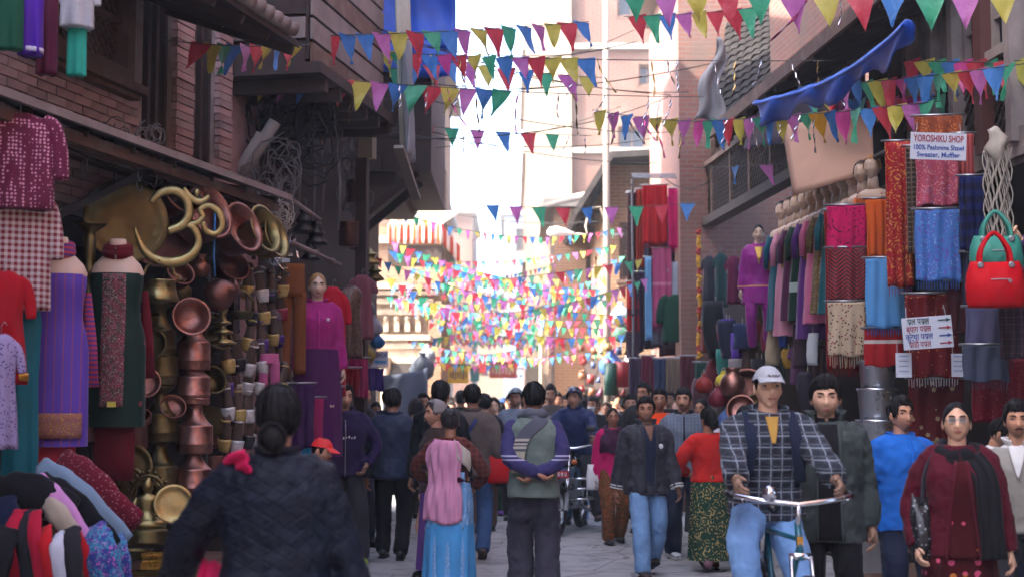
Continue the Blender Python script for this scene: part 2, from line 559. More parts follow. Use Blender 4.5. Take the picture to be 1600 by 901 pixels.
def window(parent, x0, x1, z0, z1, y, frame_m, pane_m, cols=2, rows=3, fw=.06, proud=.03, sill=True, lat=None, name='window'):
    b = MB(); 
    for (cx, cz, w, h) in (((x0 + x1) / 2, z1 - fw / 2, x1 - x0, fw), ((x0 + x1) / 2, z0 + fw / 2, x1 - x0, fw), (x0 + fw / 2, (z0 + z1) / 2, fw, z1 - z0 - 2 * fw), (x1 - fw / 2, (z0 + z1) / 2, fw, z1 - z0 - 2 * fw)):
        b.box((cx, y - proud / 2 + .03, cz), (w, .06 + proud, h))
    for i in range(1, cols): b.box((x0 + (x1 - x0) * i / cols, y + .03, (z0 + z1) / 2), (fw * .45, .04, z1 - z0 - 2 * fw))
    for i in range(1, rows): b.box(((x0 + x1) / 2, y + .032, z0 + (z1 - z0) * i / rows), (x1 - x0 - 2 * fw, .038, fw * .4))
    f = b.build(name, frame_m, parent)
    if lat is not None:
        lattice(x0 + fw, x1 - fw, z0 + fw, z1 - fw, y + .05, lat, lat * .27).build('lattice', frame_m, f, kind='stuff')
    p = MB(); p.box(((x0 + x1) / 2, y + .085, (z0 + z1) / 2), (x1 - x0 - .01, .012, z1 - z0 - .01)); p.build('pane', pane_m, f)
    if sill:
        s = MB(); s.box(((x0 + x1) / 2, y - .05, z0 - .035), (x1 - x0 + .14, .16, .065)); s.box(((x0 + x1) / 2, y - .03, z0 - .085), (x1 - x0 + .08, .10, .04)); s.build('sill', frame_m, f)
    return f

def tile_slope(parent, p00, p10, p01, p11, nu, nv, mat, limit=300, name='roof_tile'):
    """rows of lapped tiles over the quad p00-p10 (eave) to p01-p11 (ridge)"""
    p00, p10, p01, p11 = map(Vector, (p00, p10, p01, p11))
    r = random.Random(5); n = 0; rest = MB()
    nn = (p10 - p00).cross(p01 - p00).normalized()
    for j in range(nv):
        for i in range(nu):
            P = lambda u, v: p00.lerp(p10, u).lerp(p01.lerp(p11, u), v)
            a, b_, c, d = P(i / nu, j / nv), P((i + .94) / nu, j / nv), P((i + .94) / nu, (j + 1.25) / nv), P(i / nu, (j + 1.25) / nv)
            k = nn * (.02 + r.uniform(-.004, .006)); mid = (a + b_) / 2 + nn * .02; mid2 = (c + d) / 2 + nn * .004
            m = MB()
            m.add([a + k * .6, mid + k, b_ + k * .6, c - nn * .006, mid2, d - nn * .006], [(0, 1, 4, 5), (1, 2, 3, 4), (0, 5, 4, 1), (1, 4, 3, 2)])
            m.add([a + k * .6, mid + k, b_ + k * .6, b_ - nn * .01, (a + b_) / 2, a - nn * .01], [(5, 4, 1, 0), (4, 3, 2, 1)])
            if n < limit: m.build(name, mat, parent)
            else: rest.add(m.v, m.f)
            n += 1
    if rest.v: rest.build('roof_tiling', mat, parent, kind='stuff')

# ------------------------------------------------------------------ left: brick shop house with canopy
LF = Frame(-2.9, 8, .235, 1)
WY = .62                                   # upper wall plane
shop_l = thing('brick_shophouse', 'old brick shop house with carved lattice window and iron canopy, nearest on the left', 'building', matrix=LF.mat())
wx0, _ = LF.on(96, 40, WY); wx1, _ = LF.on(199, 40, WY)
_, wz0 = LF.on(196, 135, WY)
bx = [LF.x_at(q, WY) for q in (217, 262, 291, 331, 352)]
holes = [(wx0 - .5, wx1, wz0, 5.35), (bx[0], bx[1], 3.0, 5.6), (bx[2], bx[3], 3.0, 5.6)]
b = MB(); wall_cells(b, -.8, bx[4], 2.95, 6.5, WY + .03, .35, holes)
wl = b.build('wall', MORTAR, shop_l)
lay_bricks(wl, LF, -.8, bx[0] - .03, 3.0, 6.45, WY, holes, 190)
for _a, _c in ((bx[1], bx[2]), (bx[3], bx[4])):
    lay_bricks(wl, LF, _a + .003, _c + .02, 3.0, 5.6, WY - .01, [], 55, (_c - _a) * .999, stag=False)
b = MB(); b.box(((bx[4] - 16) / 2, WY + 2.2, 11.2), (bx[4] + 16, 4.4, 9.4)); b.box((-8.4, WY + 2.2, 3.2), (15.2, 4.4, 6.4)); b.build('upper_wall', BRT_RED, shop_l)
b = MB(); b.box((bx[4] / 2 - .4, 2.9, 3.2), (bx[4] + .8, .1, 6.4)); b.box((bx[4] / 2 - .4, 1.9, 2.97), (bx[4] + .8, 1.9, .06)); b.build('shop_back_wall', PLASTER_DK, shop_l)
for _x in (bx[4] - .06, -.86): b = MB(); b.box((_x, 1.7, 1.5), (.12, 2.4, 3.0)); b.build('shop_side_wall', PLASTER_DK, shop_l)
window(shop_l, wx0 - .5, wx1, wz0, 5.35, WY - .02, WOOD, PLASTER_DK, 2, 3, .11, .05, True, .062, 'carved_window')
for a, c in ((bx[0], bx[1]), (bx[2], bx[3])):
    f = MB(); wd = (c - a)
    for q in (.04, .36, .64, .96): f.box((a + wd * q, WY + .10, 4.3), (.05, .08, 2.6))
    f = f.build('lattice_bay', WOOD_DK, shop_l)
    lattice(a, c, 3.0, 5.6, WY + .15, .07, .018).build('lattice', WOOD_DK, f, kind='stuff')
    b = MB(); b.box(((a + c) / 2, WY + .24, 4.3), (c - a, .02, 2.6)); b.build('shutter', WOOD_DK, f)
# tiled eave high over the piers
ev = MB(); ex0, ex1, ez = .2, LF.on(468, 66, -.5)[0], LF.on(468, 66, -.5)[1]
ev.add([(ex0, WY, ez + .42), (ex1, WY, ez + .42), (ex1, -.5, ez), (ex0, -.5, ez), (ex0, WY, ez + .36), (ex1, WY, ez + .36), (ex1, -.5, ez - .05), (ex0, -.5, ez - .05)], [(0, 1, 2, 3), (7, 6, 5, 4), (3, 2, 6, 7), (1, 5, 6, 2), (0, 3, 7, 4), (0, 4, 5, 1)])
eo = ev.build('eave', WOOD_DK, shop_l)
for i in range(int((ex1 - ex0) / .16)):
    b = MB(); x = ex0 + .08 + i * .16
    b.tube([(x, -.56, ez + .035), (x, -.2, ez + .19), (x, WY - .02, ez + .47)], .055, 8); b.build('roof_tile', WOOD_GREY, eo, True)
for i in range(7):
    b = MB(); x = ex0 + .15 + i * (ex1 - ex0 - .2) / 6; b.bar((x, -.46, ez - .08), (x, WY, ez + .31), .05, .07); b.build('rafter', WOOD_DK, eo)
# canopy over the shop front
cz = 3.17
CX0, CX1 = -1.2, LF.x_at(424, 0)
can = thing('shop_canopy', 'rusty slatted canopy with iron hooks along the left shop front', 'canopy', matrix=LF.mat())
for i, (yy, zz, hh, mm) in enumerate(((-.02, cz + .02, .075, WOOD), (.10, cz + .015, .05, WOOD), (.20, cz + .04, .05, TIN), (.31, cz + .05, .05, WOOD), (.42, cz + .07, .05, WOOD_DK), (.53, cz + .09, .05, WOOD_DK))):
    b = MB(); b.box(((CX0 + CX1) / 2, yy, zz), (CX1 - CX0, .05, hh)); b.build('slat', mm, can)
b = MB()
b.grid(lambda u, v: (CX0 - .05 + (CX1 - CX0 + .1) * u, -.12 + v * (WY + .1), cz + .10 + .22 * v + .012 * sin(u * 190)), 150, 3, 0, .006)
b.build('roof_sheet', TIN, can, True)
b = MB(); b.box(((CX0 + CX1) / 2, -.13, cz + .10), (CX1 - CX0 + .1, .03, .05)); b.build('fascia', WOOD_GREY, can)
for i in range(9):
    x = CX0 + .2 + i * (CX1 - CX0 - .3) / 8
    b = MB(); b.bar((x, -.06, cz + .06), (x, WY, cz + .16), .035, .05); b.build('rafter', WOOD_DK, can)
hk = MB(); hk.tube([(0, 0, 0), (0, 0, -.05), (.012, 0, -.085), (.03, 0, -.09), (.045, 0, -.07), (.045, 0, -.05)], .004, 5); hk = hk.mesh('hook', STEEL, True)
for i in range(34):
    x = CX0 + .12 + i * (CX1 - CX0 - .2) / 33
    link('hook', hk, can, loc=(x + jit(.03), RND.choice((.03, .13, .25, .36)), cz - .02), rot=(0, 0, jit(1.5)))
a_, c_ = LF.on(92, 346, -.02), LF.on(208, 255, .25)
b = MB(); b.bar((a_[0] + .25, .55, a_[1] - .1), (c_[0], .0, c_[1]), .05, .05); b.build('brace', BLACKP, can)
b = MB(); b.bar((a_[0] + .3, .5, a_[1] - .1), (a_[0] + .1, .5, cz + .1), .045, .045); b.build('post', BLACKP, can)
# bamboo pole carrying on past the canopy
b = MB(); A, B = at(388, 342, 12.0), at(532, 414, 13.9)
b.tube([A, A.lerp(B, .33) + Vector((0, 0, -.02)), A.lerp(B, .66) + Vector((0, 0, -.01)), B], [.028, .025, .024, .021], 8)
for t in (.2, .45, .7, .9): b.tube([A.lerp(B, t - .006), A.lerp(B, t + .006)], .03, 8)
b.build('bamboo_pole', WOOD_GREY, None, True, label='weathered bamboo pole sticking out beyond the left shop canopy', cat='pole')

# ------------------------------------------------------------------ left: sooty timber house with cables
LB = Frame(*LF.w(bx[4] + .02, 0, 0)[:2], .19, 1)
bd = thing('sooty_house', 'sooty timber-fronted house hung with loops of cable, beyond the brick shop house', 'building', matrix=LB.mat())
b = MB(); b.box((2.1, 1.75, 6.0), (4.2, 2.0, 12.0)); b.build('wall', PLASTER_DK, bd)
b = MB(); b.box((1.3, .35, 5.6), (2.3, .8, 2.0)); bb = b.build('jettied_storey', WOOD_DK, bd)
for i in range(9):
    b = MB(); b.box((1.3, -.075, 4.66 + i * .22), (2.28, .025, .19)); b.build('plank', WOOD_GREY if i % 3 else WOOD, bb)
    b = MB(); b.box((.12, .36, 4.66 + i * .22), (.025, .78, .19)); b.build('plank', WOOD_GREY if i % 2 else WOOD_DK, bb)
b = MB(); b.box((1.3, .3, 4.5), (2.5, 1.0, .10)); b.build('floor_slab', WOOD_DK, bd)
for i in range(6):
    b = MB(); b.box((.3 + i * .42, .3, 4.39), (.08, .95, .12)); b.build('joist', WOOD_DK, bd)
b = MB(); b.box((3.0, .25, 6.4), (.16, .16, 4.4)); b.build('post', PLASTER, bd)
b = MB(); b.box((3.0, .3, 2.1), (.12, .12, 4.2)); b.build('lower_post', WOOD_DK, bd)
b = MB(); b.box((.5, .9, 2.6), (.9, .4, 5.2)); b.build('pier', BR[1], bd)
sh = MB(); sh.grid(lambda u, v: (2.45 + .55 * u, -.28 + .1 * v + .02 * sin(u * 40), 4.25 + v * 2.6), 40, 2, 0, .006)
sh.build('corrugated_panel', TIN_PALE, bd, True)
b = MB(); b.grid(lambda u, v: (2.35 + .25 * u + .12 * (1 - v), -.33 - .05 * sin(u * 9 + v * 3), 4.1 + 1.3 * v + .03 * sin(u * 7)), 10, 14, 0, .004); b.build('hanging_sheet', PLASTIC, bd, True)
b = MB(); b.bar((2.1, -.35, 4.15), (3.0, -.30, 3.75), .10, .04); b.build('gutter_board', CONC_PALE, bd)
# cable tangles
def cable_tangle(label, c, spread, n, rr, mat, rad=.008, seed=1, name='cable_tangle', group='cable tangles'):
    r = random.Random(seed); b = MB()
    for i in range(n):
        p = Vector((r.uniform(-1, 1) * spread[0], r.uniform(-1, 1) * spread[1], r.uniform(-.2, 1) * spread[2] * .5)); pts = []
        R = r.uniform(.3, 1) * rr; ph = r.uniform(0, 6); turns = r.choice((.6, .8, 1.3, 2.0)); ax = r.uniform(.4, 1.0)
        for k in range(15):
            t = k / 14; a = ph + t * turns * 2 * pi
            pts.append(p + Vector((R * cos(a) * ax, R * .25 * sin(a * 1.3 + i), R * sin(a) - t * spread[2] * r.uniform(.25, .4))))
        b.tube(pts, rad * r.uniform(.6, 1.2), 5)
    return b.build(name, mat, None, True, loc=c, label=label, cat='cables', group=group)
cable_tangle('grey loops of cable hanging under the sooty jettied storey', at(415, 300, 13.0), (.22, .2, .9), 26, .22, WIRE, .008, 3)
cable_tangle('dark bundle of wires bunched below the boarded upper floor', at(455, 210, 13.2), (.32, .2, .7), 30, .28, RUBBER, .011, 4)
cable_tangle('pale coil of cord tied at the end of the left canopy', at(430, 345, 12.1), (.1, .1, .3), 12, .12, ROPE, .006, 5)
cable_tangle('coil of grey wire lying on top of the left canopy', LF.w(LF.x_at(235, 0), .3, cz + .24), (.3, .12, .12), 14, .14, WIRE, .008, 6)
cable_tangle('wires and plastic scraps hanging at the corner of the sooty house', at(555, 270, 15.8), (.12, .1, 1.0), 22, .16, WIRE, .008, 8)
for i, (x, y0, y1) in enumerate(((455, 190, 310), (463, 195, 330), (447, 200, 290), (500, 210, 330), (525, 220, 360), (486, 200, 345))):
    b = MB(); A, B = at(x, y0, 13.4), at(x + 4, y1, 13.4); b.tube([A, A.lerp(B, .5) + Vector((.03, 0, 0)), B], .012, 6)
    b.build('dangling_cable', WIRE, None, True, label='cable end dangling under the sooty house, %s from the left' % ('second', 'third', 'first', 'fifth', 'last', 'fourth')[i], cat='cable', group='cable ends under the sooty house')
for i, (x, y) in enumerate(((400, 235), (380, 255))):
    b = MB(); A, B = at(x + 30, y - 45, 12.9), at(x - 25, y + 45, 12.9); b.tube([A, B], .06, 10)
    b.build('duct_pipe', PLASTER_GY, None, True, label=('upper' if i == 0 else 'lower') + ' of two slanting grey pipes among the cables', cat='pipe')
b = MB(); A, B = at(453, 310, 13.0), at(500, 344, 13.3); b.tube([A, B], .022, 7); b.build('broken_batten', WOOD_GREY, None, True, label='short broken batten hanging by a cord among dark bells', cat='batten')

# ------------------------------------------------------------------ left: dark overhanging house with blue tarpaulin
od = thing('overhanging_house', 'black timber house jutting over the street with blue sheeting on top', 'building', (-1.9, 17.2, 0))
b = MB(); b.box((-1.3, 1.9, 5.6), (2.4, 3.8, 11.2)); b.build('wall', PLASTER_DK, od)
b = MB(); b.box((-.1, 2.0, 5.55), (2.0, 3.6, 2.3)); ov = b.build('jettied_storey', WOOD_DK, od)
for i in range(10):
    b = MB(); b.box((-1.0 + i * .2, .18, 5.5), (.18, .03, 2.2)); b.build('plank', WOOD_DK, ov)
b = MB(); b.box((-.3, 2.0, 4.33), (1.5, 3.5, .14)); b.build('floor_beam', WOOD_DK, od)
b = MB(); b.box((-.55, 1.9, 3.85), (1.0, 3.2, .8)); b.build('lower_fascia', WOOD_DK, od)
for i in range(2):
    b = MB(); b.bar((-.4 + .05 * i, .3 + i * .8, 3.5), (.72, .3 + i * .8, 4.4), .08, .1); b.build('strut', WOOD_DK, od)
b = MB(); b.grid(lambda u, v: (-.35 + 1.55 * u, .05 - .06 * sin(v * 9 + u) - .03 * sin(u * 17 + v * 5), 5.58 + 1.9 * v + .05 * sin(u * 6)), 24, 20, 0, .008); b.build('blue_sheeting', TARP_BL, od, True)
b = MB(); b.grid(lambda u, v: (-.3 + 1.5 * u, .0 + .02 * sin(v * 5), 5.95 + .16 * v + .03 * sin(u * 5)), 10, 3, 0, .01); b.build('sheeting_fold', TARP_BL, od, True)
b = MB(); b.box((-.62, .02, 6.6), (.2, .2, 3.0)); b.build('corner_post', PLASTER, od)
# ragged pale sheet below
b = MB(); A = at(672, 238, 21.0)
b.grid(lambda u, v: A + Vector((-.36 * v - .10 * (u - .5) + .05 * sin(v * 8), .15 * sin(u * 5 + v * 4), -1.05 * v + .12 * u)) + Vector(((u - .5) * .32, 0, 0)), 10, 16, 0, .006)
b.build('ragged_sheet', PLASTIC, None, True, label='ragged pale sheet dangling from the black overhanging house', cat='sheet')

# ------------------------------------------------------------------ left: sunlit houses further on
def house(name, label, x0, x1, y0, y1, h, wall, wins_front=(), wins_side=(), roof=None, side='r', fm=WOOD, pm=GLASS_DK, cornice=None, parapet=0.0):
    """box house; front faces the camera, the side faces the street"""
    o = thing(name, label, 'building', (x0, y0, 0))
    W, Dp = x1 - x0, y1 - y0
    b = MB(); wall_cells(b, 0, W, 0, h, 0, .3, wins_front); b.build('front_wall', wall, o)
    sx = W if side == 'r' else 0
    rotm = Matrix.Rotation(pi / 2, 4, 'Z') if side == 'r' else Matrix.Rotation(-pi / 2, 4, 'Z')
    rotm.translation = Vector((W, .3, 0)) if side == 'r' else Vector((0, Dp, 0))
    b = MB(); wall_cells(b, 0, Dp - .3, 0, h, 0, .3, wins_side); sw = b.build('side_wall', wall, o, matrix=rotm)
    b = MB(); b.box((W / 2, Dp / 2 + .2, h / 2 - .05), (W - .62, Dp - .7, h - .12)); b.build('core', PLASTER_DK, o)
    for hh in wins_front: window(o, *hh[:4], .12, fm, pm, 2, 2, .07)
    for hh in wins_side: window(sw, *hh[:4], .12, fm, pm, 2, 2, .07)
    b = MB(); b.box((W / 2, Dp / 2, h + .09), (W + .5, Dp + .5, .18)); b.build('roof_slab', roof or PLASTER_GY, o)
    if cornice:
        for z in cornice:
            b = MB(); b.box((W / 2, -.06, z), (W + .16, .14, .16)); b.box((W + .06 if side == 'r' else -.06, Dp / 2, z), (.14, Dp, .16)); b.build('cornice', CONC_PALE, o)
    return o
house('brick_house', 'sunlit orange brick house seen past the black overhang', -6.0, -1.5, 30, 34.5, 8.6, BRT_LIT, [(2.9, 3.7, 5.4, 6.8)], [(1, 2, 3, 4.4), (1, 2, 5.4, 6.8)], cornice=[5.0])
house('plaster_house', 'low pale plastered house in the sunlit gap on the left', -8.0, -2.6, 36, 46, 5.6, PLASTER, [], [(1, 2.2, 2.8, 4.2), (4, 5.2, 2.8, 4.2), (7, 8.2, 2.8, 4.2)])
house('plaster_house', 'tall pale plastered house far down the left side', -9.0, -2.9, 55, 70, 10.0, PLASTER, [(3.5, 4.7, 6.5, 8.2)], [(1 + 3 * i, 2.3 + 3 * i, z, z + 1.5) for i in range(4) for z in (3.2, 6.6)], cornice=[6.1])
house('brick_house', 'far brick house closing the left side of the street', -12.0, -2.2, 78, 90, 12, BRT_PATCH, [(7, 8.2, 6, 7.6), (7, 8.2, 9, 10.6)], [(1, 2.2, 3, 4.6)])
# temple-like carved front
tp = thing('carved_shrine', 'pale carved stone shrine front with stepped cornices under the flags', 'shrine', (-2.75, 26.5, 0))
b = MB(); b.box((0.0, .8, 1.9), (2.2, 1.4, 3.8)); b.build('wall', M('pale carved stone', '#b8a48c', .9, 0, .25, 5, .6, 22, dirt=('#6d5c4c', 4, .7)), tp)
for i, (z, e, h) in enumerate(((2.62, .06, .10), (2.78, .12, .10), (3.25, .10, .10), (3.45, .18, .10), (3.6, .28, .08), (3.72, .38, .10))):
    b = MB(); b.box((0.0, .8 - e / 2, z), (2.2 + e * 2, 1.4 + e, h)); b.build('cornice', M('pale carved stone'    , '#b8a48c'), tp)
for i in range(11):
    b = MB(); b.box((-1.0 + i * .2, .02, 3.02), (.09, .12, .26)); b.ell((-1.0 + i * .2, -.02, 3.13), (.05, .06, .05), 8, 5); b.build('bracket', M('pale carved stone', '#b8a48c'), tp)
for sx in (-.75, 0, .75):
    b = MB(); b.box((sx, .05, 1.2), (.5, .1, 2.2)); b.build('niche', PLASTER_DK, tp)
for sx in (-1.02, -.38, .38, 1.02):
    b = MB(); b.lathe([(.10, 0), (.10, .15), (.07, .25), (.07, 1.9), (.11, 2.1), (.13, 2.3)], 10, Matrix.Translation((sx, .0, .1))); b.build('pillar', M('pale carved stone', '#b8a48c'), tp)
# striped awning above it
aw = thing('striped_awning', 'orange and white striped awning with dark underside above the shrine', 'awning', (-2.35, 25.6, 0))
_ax0 = at(606, 360, 25.6).x + 2.35; _ax1 = at(690, 360, 25.6).x + 2.35; _ax2 = at(716, 390, 25.6).x + 2.35; _az = at(650, 366, 25.6).z
STR_AW = cloth('striped awning cloth', '#e9dfd0', P_stripe('#c8502e', .11, .5), trans=.25)
b = MB(); b.grid(lambda u, v: (_ax0 + (_ax1 - _ax0) * u, .0 - .02 * sin(u * 40), _az - .15 + .33 * v - .03 * abs(sin(u * 24)) * (1 - v)), 48, 3, 0, .008); b.build('valance', STR_AW, aw, True)
b = MB(); b.grid(lambda u, v: (_ax1 + (_ax2 - _ax1) * u, .9 * u, _az - .15 - .3 * u + .33 * v), 10, 3, 0, .008); b.build('side_valance', STR_AW, aw, True)
b = MB(); b.grid(lambda u, v: (_ax0 + (_ax1 - _ax0 + .3 * v) * u, .02 + 1.5 * v, _az + .18 + .45 * v), 6, 4, 0, .02); b.build('roof_cloth', PLASTER, aw)
b = MB(); b.box(((_ax0 + _ax1) / 2, .5, _az - .35), (_ax1 - _ax0, .9, .3)); b.build('beam', WOOD_DK, aw)
# hanging grey tarpaulin
b = MB(); A, B = at(598, 588, 21), at(668, 576, 21)
b.grid(lambda u, v: A.lerp(B, u) + Vector((.10 * v * sin(u * 3), .05 * sin(u * 9 + v * 5), -v * (.75 + .1 * u) + .10 * (u - .5) ** 2 * (1 - v))), 16, 12, 0, .006)
b.build('grey_tarpaulin', TARP_GY, None, True, label='grey tarpaulin strung across the left side behind the crowd', cat='tarpaulin')

# ------------------------------------------------------------------ right: timber-windowed house above the shawl stalls
RF = Frame(3.53, 8.5, -.09, 1, right=True)
RY = .55
rh = thing('timber_window_house', 'old house with grey timber windows and carved dark panels above the shawl stalls', 'building', matrix=RF.mat())
b = MB(); b.box((1.5, RY + .25, 9.0), (16.0, .3, 7.6)); b.build('upper_wall', BRT_RED, rh)
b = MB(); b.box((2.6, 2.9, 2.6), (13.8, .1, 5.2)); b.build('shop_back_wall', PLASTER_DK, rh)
b = MB(); b.box((2.6, 1.72, 3.42), (13.8, 2.3, .08)); b.build('shop_ceiling', WOOD_DK, rh)
for x in (-2.5, .6, 5.0, 9.4, 11.7):
    b = MB(); b.box((x, 1.6, 1.7), (.16, 2.4, 3.38)); b.build('shop_partition', WOOD_DK, rh)
cols = [RF.x_at(q, RY) for q in (1600, 1552, 1508, 1474, 1440, 1412, 1380, 1345)]
b = MB(); b.box((cols[0] / 2 + cols[-1] / 2 - .5, RY + .1, 3.55), (cols[-1] - cols[0] + 1.5, .2, .22)); b.build('sill_beam', WOOD_GREY, rh)
zc = RF.on(1500, 110, RY)[1]
for i, x in enumerate(cols):
    b = MB(); b.box((x, RY + .02, 4.4), (.10 if i != 1 else .16, .16, 1.7)); b.build('mullion', (M('red-brown painted post', '#4b2420', .7) if i == 1 else WOOD_GREY) if i < 5 else WOOD_DK, rh)
for i in range(len(cols) - 1):
    x0_, x1_ = cols[i + 1], cols[i]
    x0_, x1_ = min(x0_, x1_) + .06, max(x0_, x1_) - .06
    if i < 5:
        window(rh, x0_, x1_, zc, 5.2, RY + .03, WOOD_GREY, GLASS_DK, 2, 3, .05, .0, False)
        b = MB(); b.box(((x0_ + x1_) / 2, RY + .09, (3.66 + zc) / 2), (x1_ - x0_, .05, zc - 3.66)); pn = b.build('carved_panel', WOOD_DK, rh)
        lattice(x0_, x1_, 3.68, zc - .02, RY + .05, .075, .022).build('carving', WOOD_DK, pn, kind='stuff')
    else:
        b = MB(); b.box(((x0_ + x1_) / 2, RY + .16, 4.4), (x1_ - x0_, .05, 1.6)); b.build('dark_shutter', WOOD_DK, rh)
    b = MB(); b.box(((x0_ + x1_) / 2, RY + .03, zc - .03), (x1_ - x0_, .12, .08)); b.build('rail', WOOD_GREY if i < 5 else WOOD_DK, rh)
b = MB(); b.box((cols[0] - 2.2, RY + .1, 4.4), (4.0, .2, 1.6)); b.build('wall_end', BRT_RED, rh)
# balcony of dark lattice beyond
lx = [RF.x_at(q, RY - .1) for q in (1335, 1290, 1250, 1215, 1180, 1150, 1120, 1092)]
bal = thing('carved_balcony', 'dark carved balcony with thin posts above the magenta mannequin', 'balcony', matrix=RF.mat())
z0_ = RF.on(1150, 318, RY - .1)[1]
for a, c in zip(lx, lx[1:]):
    b = MB(); b.box(((a + c) / 2, RY + .0, z0_ + .55), (c - a - .05, .06, 1.05)); q = b.build('shutter', WOOD_DK, bal)
    lattice(a + .03, c - .03, z0_, z0_ + .75, RY - .12, .09, .026).build('lattice', WOOD_DK, q, kind='stuff')
for a in lx:
    b = MB(); b.box((a, RY - .12, z0_ + .55), (.05, .06, 1.1)); b.build('post', WOOD, bal)
b = MB(); b.box(((lx[0] + lx[-1]) / 2, RY - .12, z0_ - .06), (lx[-1] - lx[0] + .2, .2, .12)); b.build('floor_beam', WOOD_DK, bal)
b = MB(); b.box(((lx[0] + lx[-1]) / 2, RY - .14, z0_ + .78), (lx[-1] - lx[0] + .1, .1, .07)); b.build('hand_rail', WOOD, bal)
# eave and hipped tile roof
ey = -.25; ezz = RF.on(1340, 14, ey)[1]
e0, e1 = RF.x_at(1395, ey), RF.on(1112, 192, ey)[0]
rf = thing('tiled_roof', 'sooty tiled roof with deep timber eave on the right', 'roof', matrix=RF.mat())
b = MB(); b.add([(e0, ey, ezz), (e1, ey, ezz), (e1, RY + .6, ezz + .5), (e0, RY + .6, ezz + .5), (e0, ey, ezz - .06), (e1, ey, ezz - .06), (e1, RY + .6, ezz + .44), (e0, RY + .6, ezz + .44)], [(0, 1, 2, 3), (7, 6, 5, 4), (0, 4, 5, 1), (1, 5, 6, 2), (2, 6, 7, 3), (3, 7, 4, 0)]); b.build('eave_board', WOOD_DK, rf)
b = MB(); b.box(((e0 + e1) / 2, ey - .03, ezz - .04), (e1 - e0, .04, .14)); b.build('fascia', WOOD, rf)
for i in range(14):
    x = e0 + .2 + i * (e1 - e0 - .3) / 13; b = MB(); b.bar((x, ey + .02, ezz - .10), (x, RY + .55, ezz + .36), .06, .08); b.build('rafter', WOOD_DK, rf)
_q = [at(1112, 196, 18.2), at(1240, 106, 17.6), at(1135, 36, 20.6), at(1240, -6, 20.2)]
hr = thing('hipped_roof', 'dark tiled hip of the roof facing the street above the carved balcony', 'roof', (0, 0, 0))
b = MB(); b.add([_q[0], _q[1], _q[3], _q[2]] + [p + Vector((.1, .3, -.25)) for p in (_q[0], _q[1], _q[3], _q[2])], [(0, 1, 2, 3), (7, 6, 5, 4), (0, 4, 5, 1), (1, 5, 6, 2), (2, 6, 7, 3), (3, 7, 4, 0)]); b.build('roof_deck', WOOD_DK, hr)
tile_slope(hr, _q[0], _q[1], _q[2], _q[3], 9, 14, TILE_DK, 200)
# blue and tan tarps
bt = MB(); pts = [at(1178, 162, 13.6), at(1240, 128, 12.6), at(1300, 95, 11.7), at(1360, 64, 10.8), at(1414, 38, 10.0)]
P_, R_ = smoothpath(pts, [.05, .10, .12, .09, .03], 9); P_ = [p - Vector((0, 0, .16 * sin(pi * i / (len(P_) - 1)))) for i, p in enumerate(P_)]
bt.tube(P_, .02, 7)
bt.grid(lambda u, v: P_[round(u * (len(P_) - 1))] + Vector((.05 * v + .03 * sin(u * 31 + v * 3) * v, -.08 * sin(pi * v) - .05 * sin(u * 23) * v - .03 * sin(u * 57 + v * 4), .03 - v * (.12 + .10 * (1 - u) + .04 * sin(u * 17) + .03 * sin(u * 41)))), len(P_) - 1, 6, 0, .01)
bo = bt.build('blue_tarp_roll', TARP_BL, None, True, label='bright blue tarpaulin rolled along a sloping pole over the right stalls', cat='tarpaulin')
b = MB(); _bq = [at(1185, 172, 15.8), at(1335, 100, 12.8), at(1345, 190, 13.4), at(1125, 232, 17.0)]
b.grid(lambda u, v: _bq[0].lerp(_bq[1], u).lerp(_bq[3].lerp(_bq[2], u), v) + Vector((.3 * v, .25 * sin(v * 3), -.10 * sin(pi * v) * sin(pi * u) + .02 * sin(u * 14))), 18, 10, 0, .006)
b.build('dark_blue_tarp', M('navy tarpaulin', '#0d2a6e', .5, 0, .25, 3, .4, 14), None, True, label='navy tarpaulin sagging below the bright blue roll', cat='tarpaulin')
b = MB(); _tq = [at(1222, 196, 14.2), at(1362, 178, 13.0), at(1366, 268, 12.6), at(1240, 306, 13.6)]
b.grid(lambda u, v: _tq[0].lerp(_tq[1], u).lerp(_tq[3].lerp(_tq[2], u), v) + Vector((0, .0, -.03 * sin(pi * u) * sin(pi * v))), 12, 10, 0, .008)
b.build('tan_awning', TARP_TAN, None, True, label='plain tan cloth awning stretched above the row of dresses', cat='awning')
b = MB(); A, B = at(1125, 62, 17.6), at(1104, 190, 17.6)
b.grid(lambda u, v: A.lerp(B, v) + Vector(((u - .5) * (.10 + .28 * v) + .05 * sin(v * 9), .06 * sin(u * 8 + v * 4), .04 * sin(u * 5))), 8, 16, 0, .006)
b.build('white_rag', M('dingy rag', '#77777a', .7, 0, .25, 4, .5, 20), None, True, label='long pale rag hanging beside the dark tiled roof', cat='rag')
# end house of the right row
house('brick_house', 'narrow red brick house end beside the dark tiled roof', 2.45, 6.5, 20.6, 25, 8.3, BRT_RED, [(1.0, 1.5, 5.0, 6.0)], [(1, 2, 3.6, 4.8)], side='l')
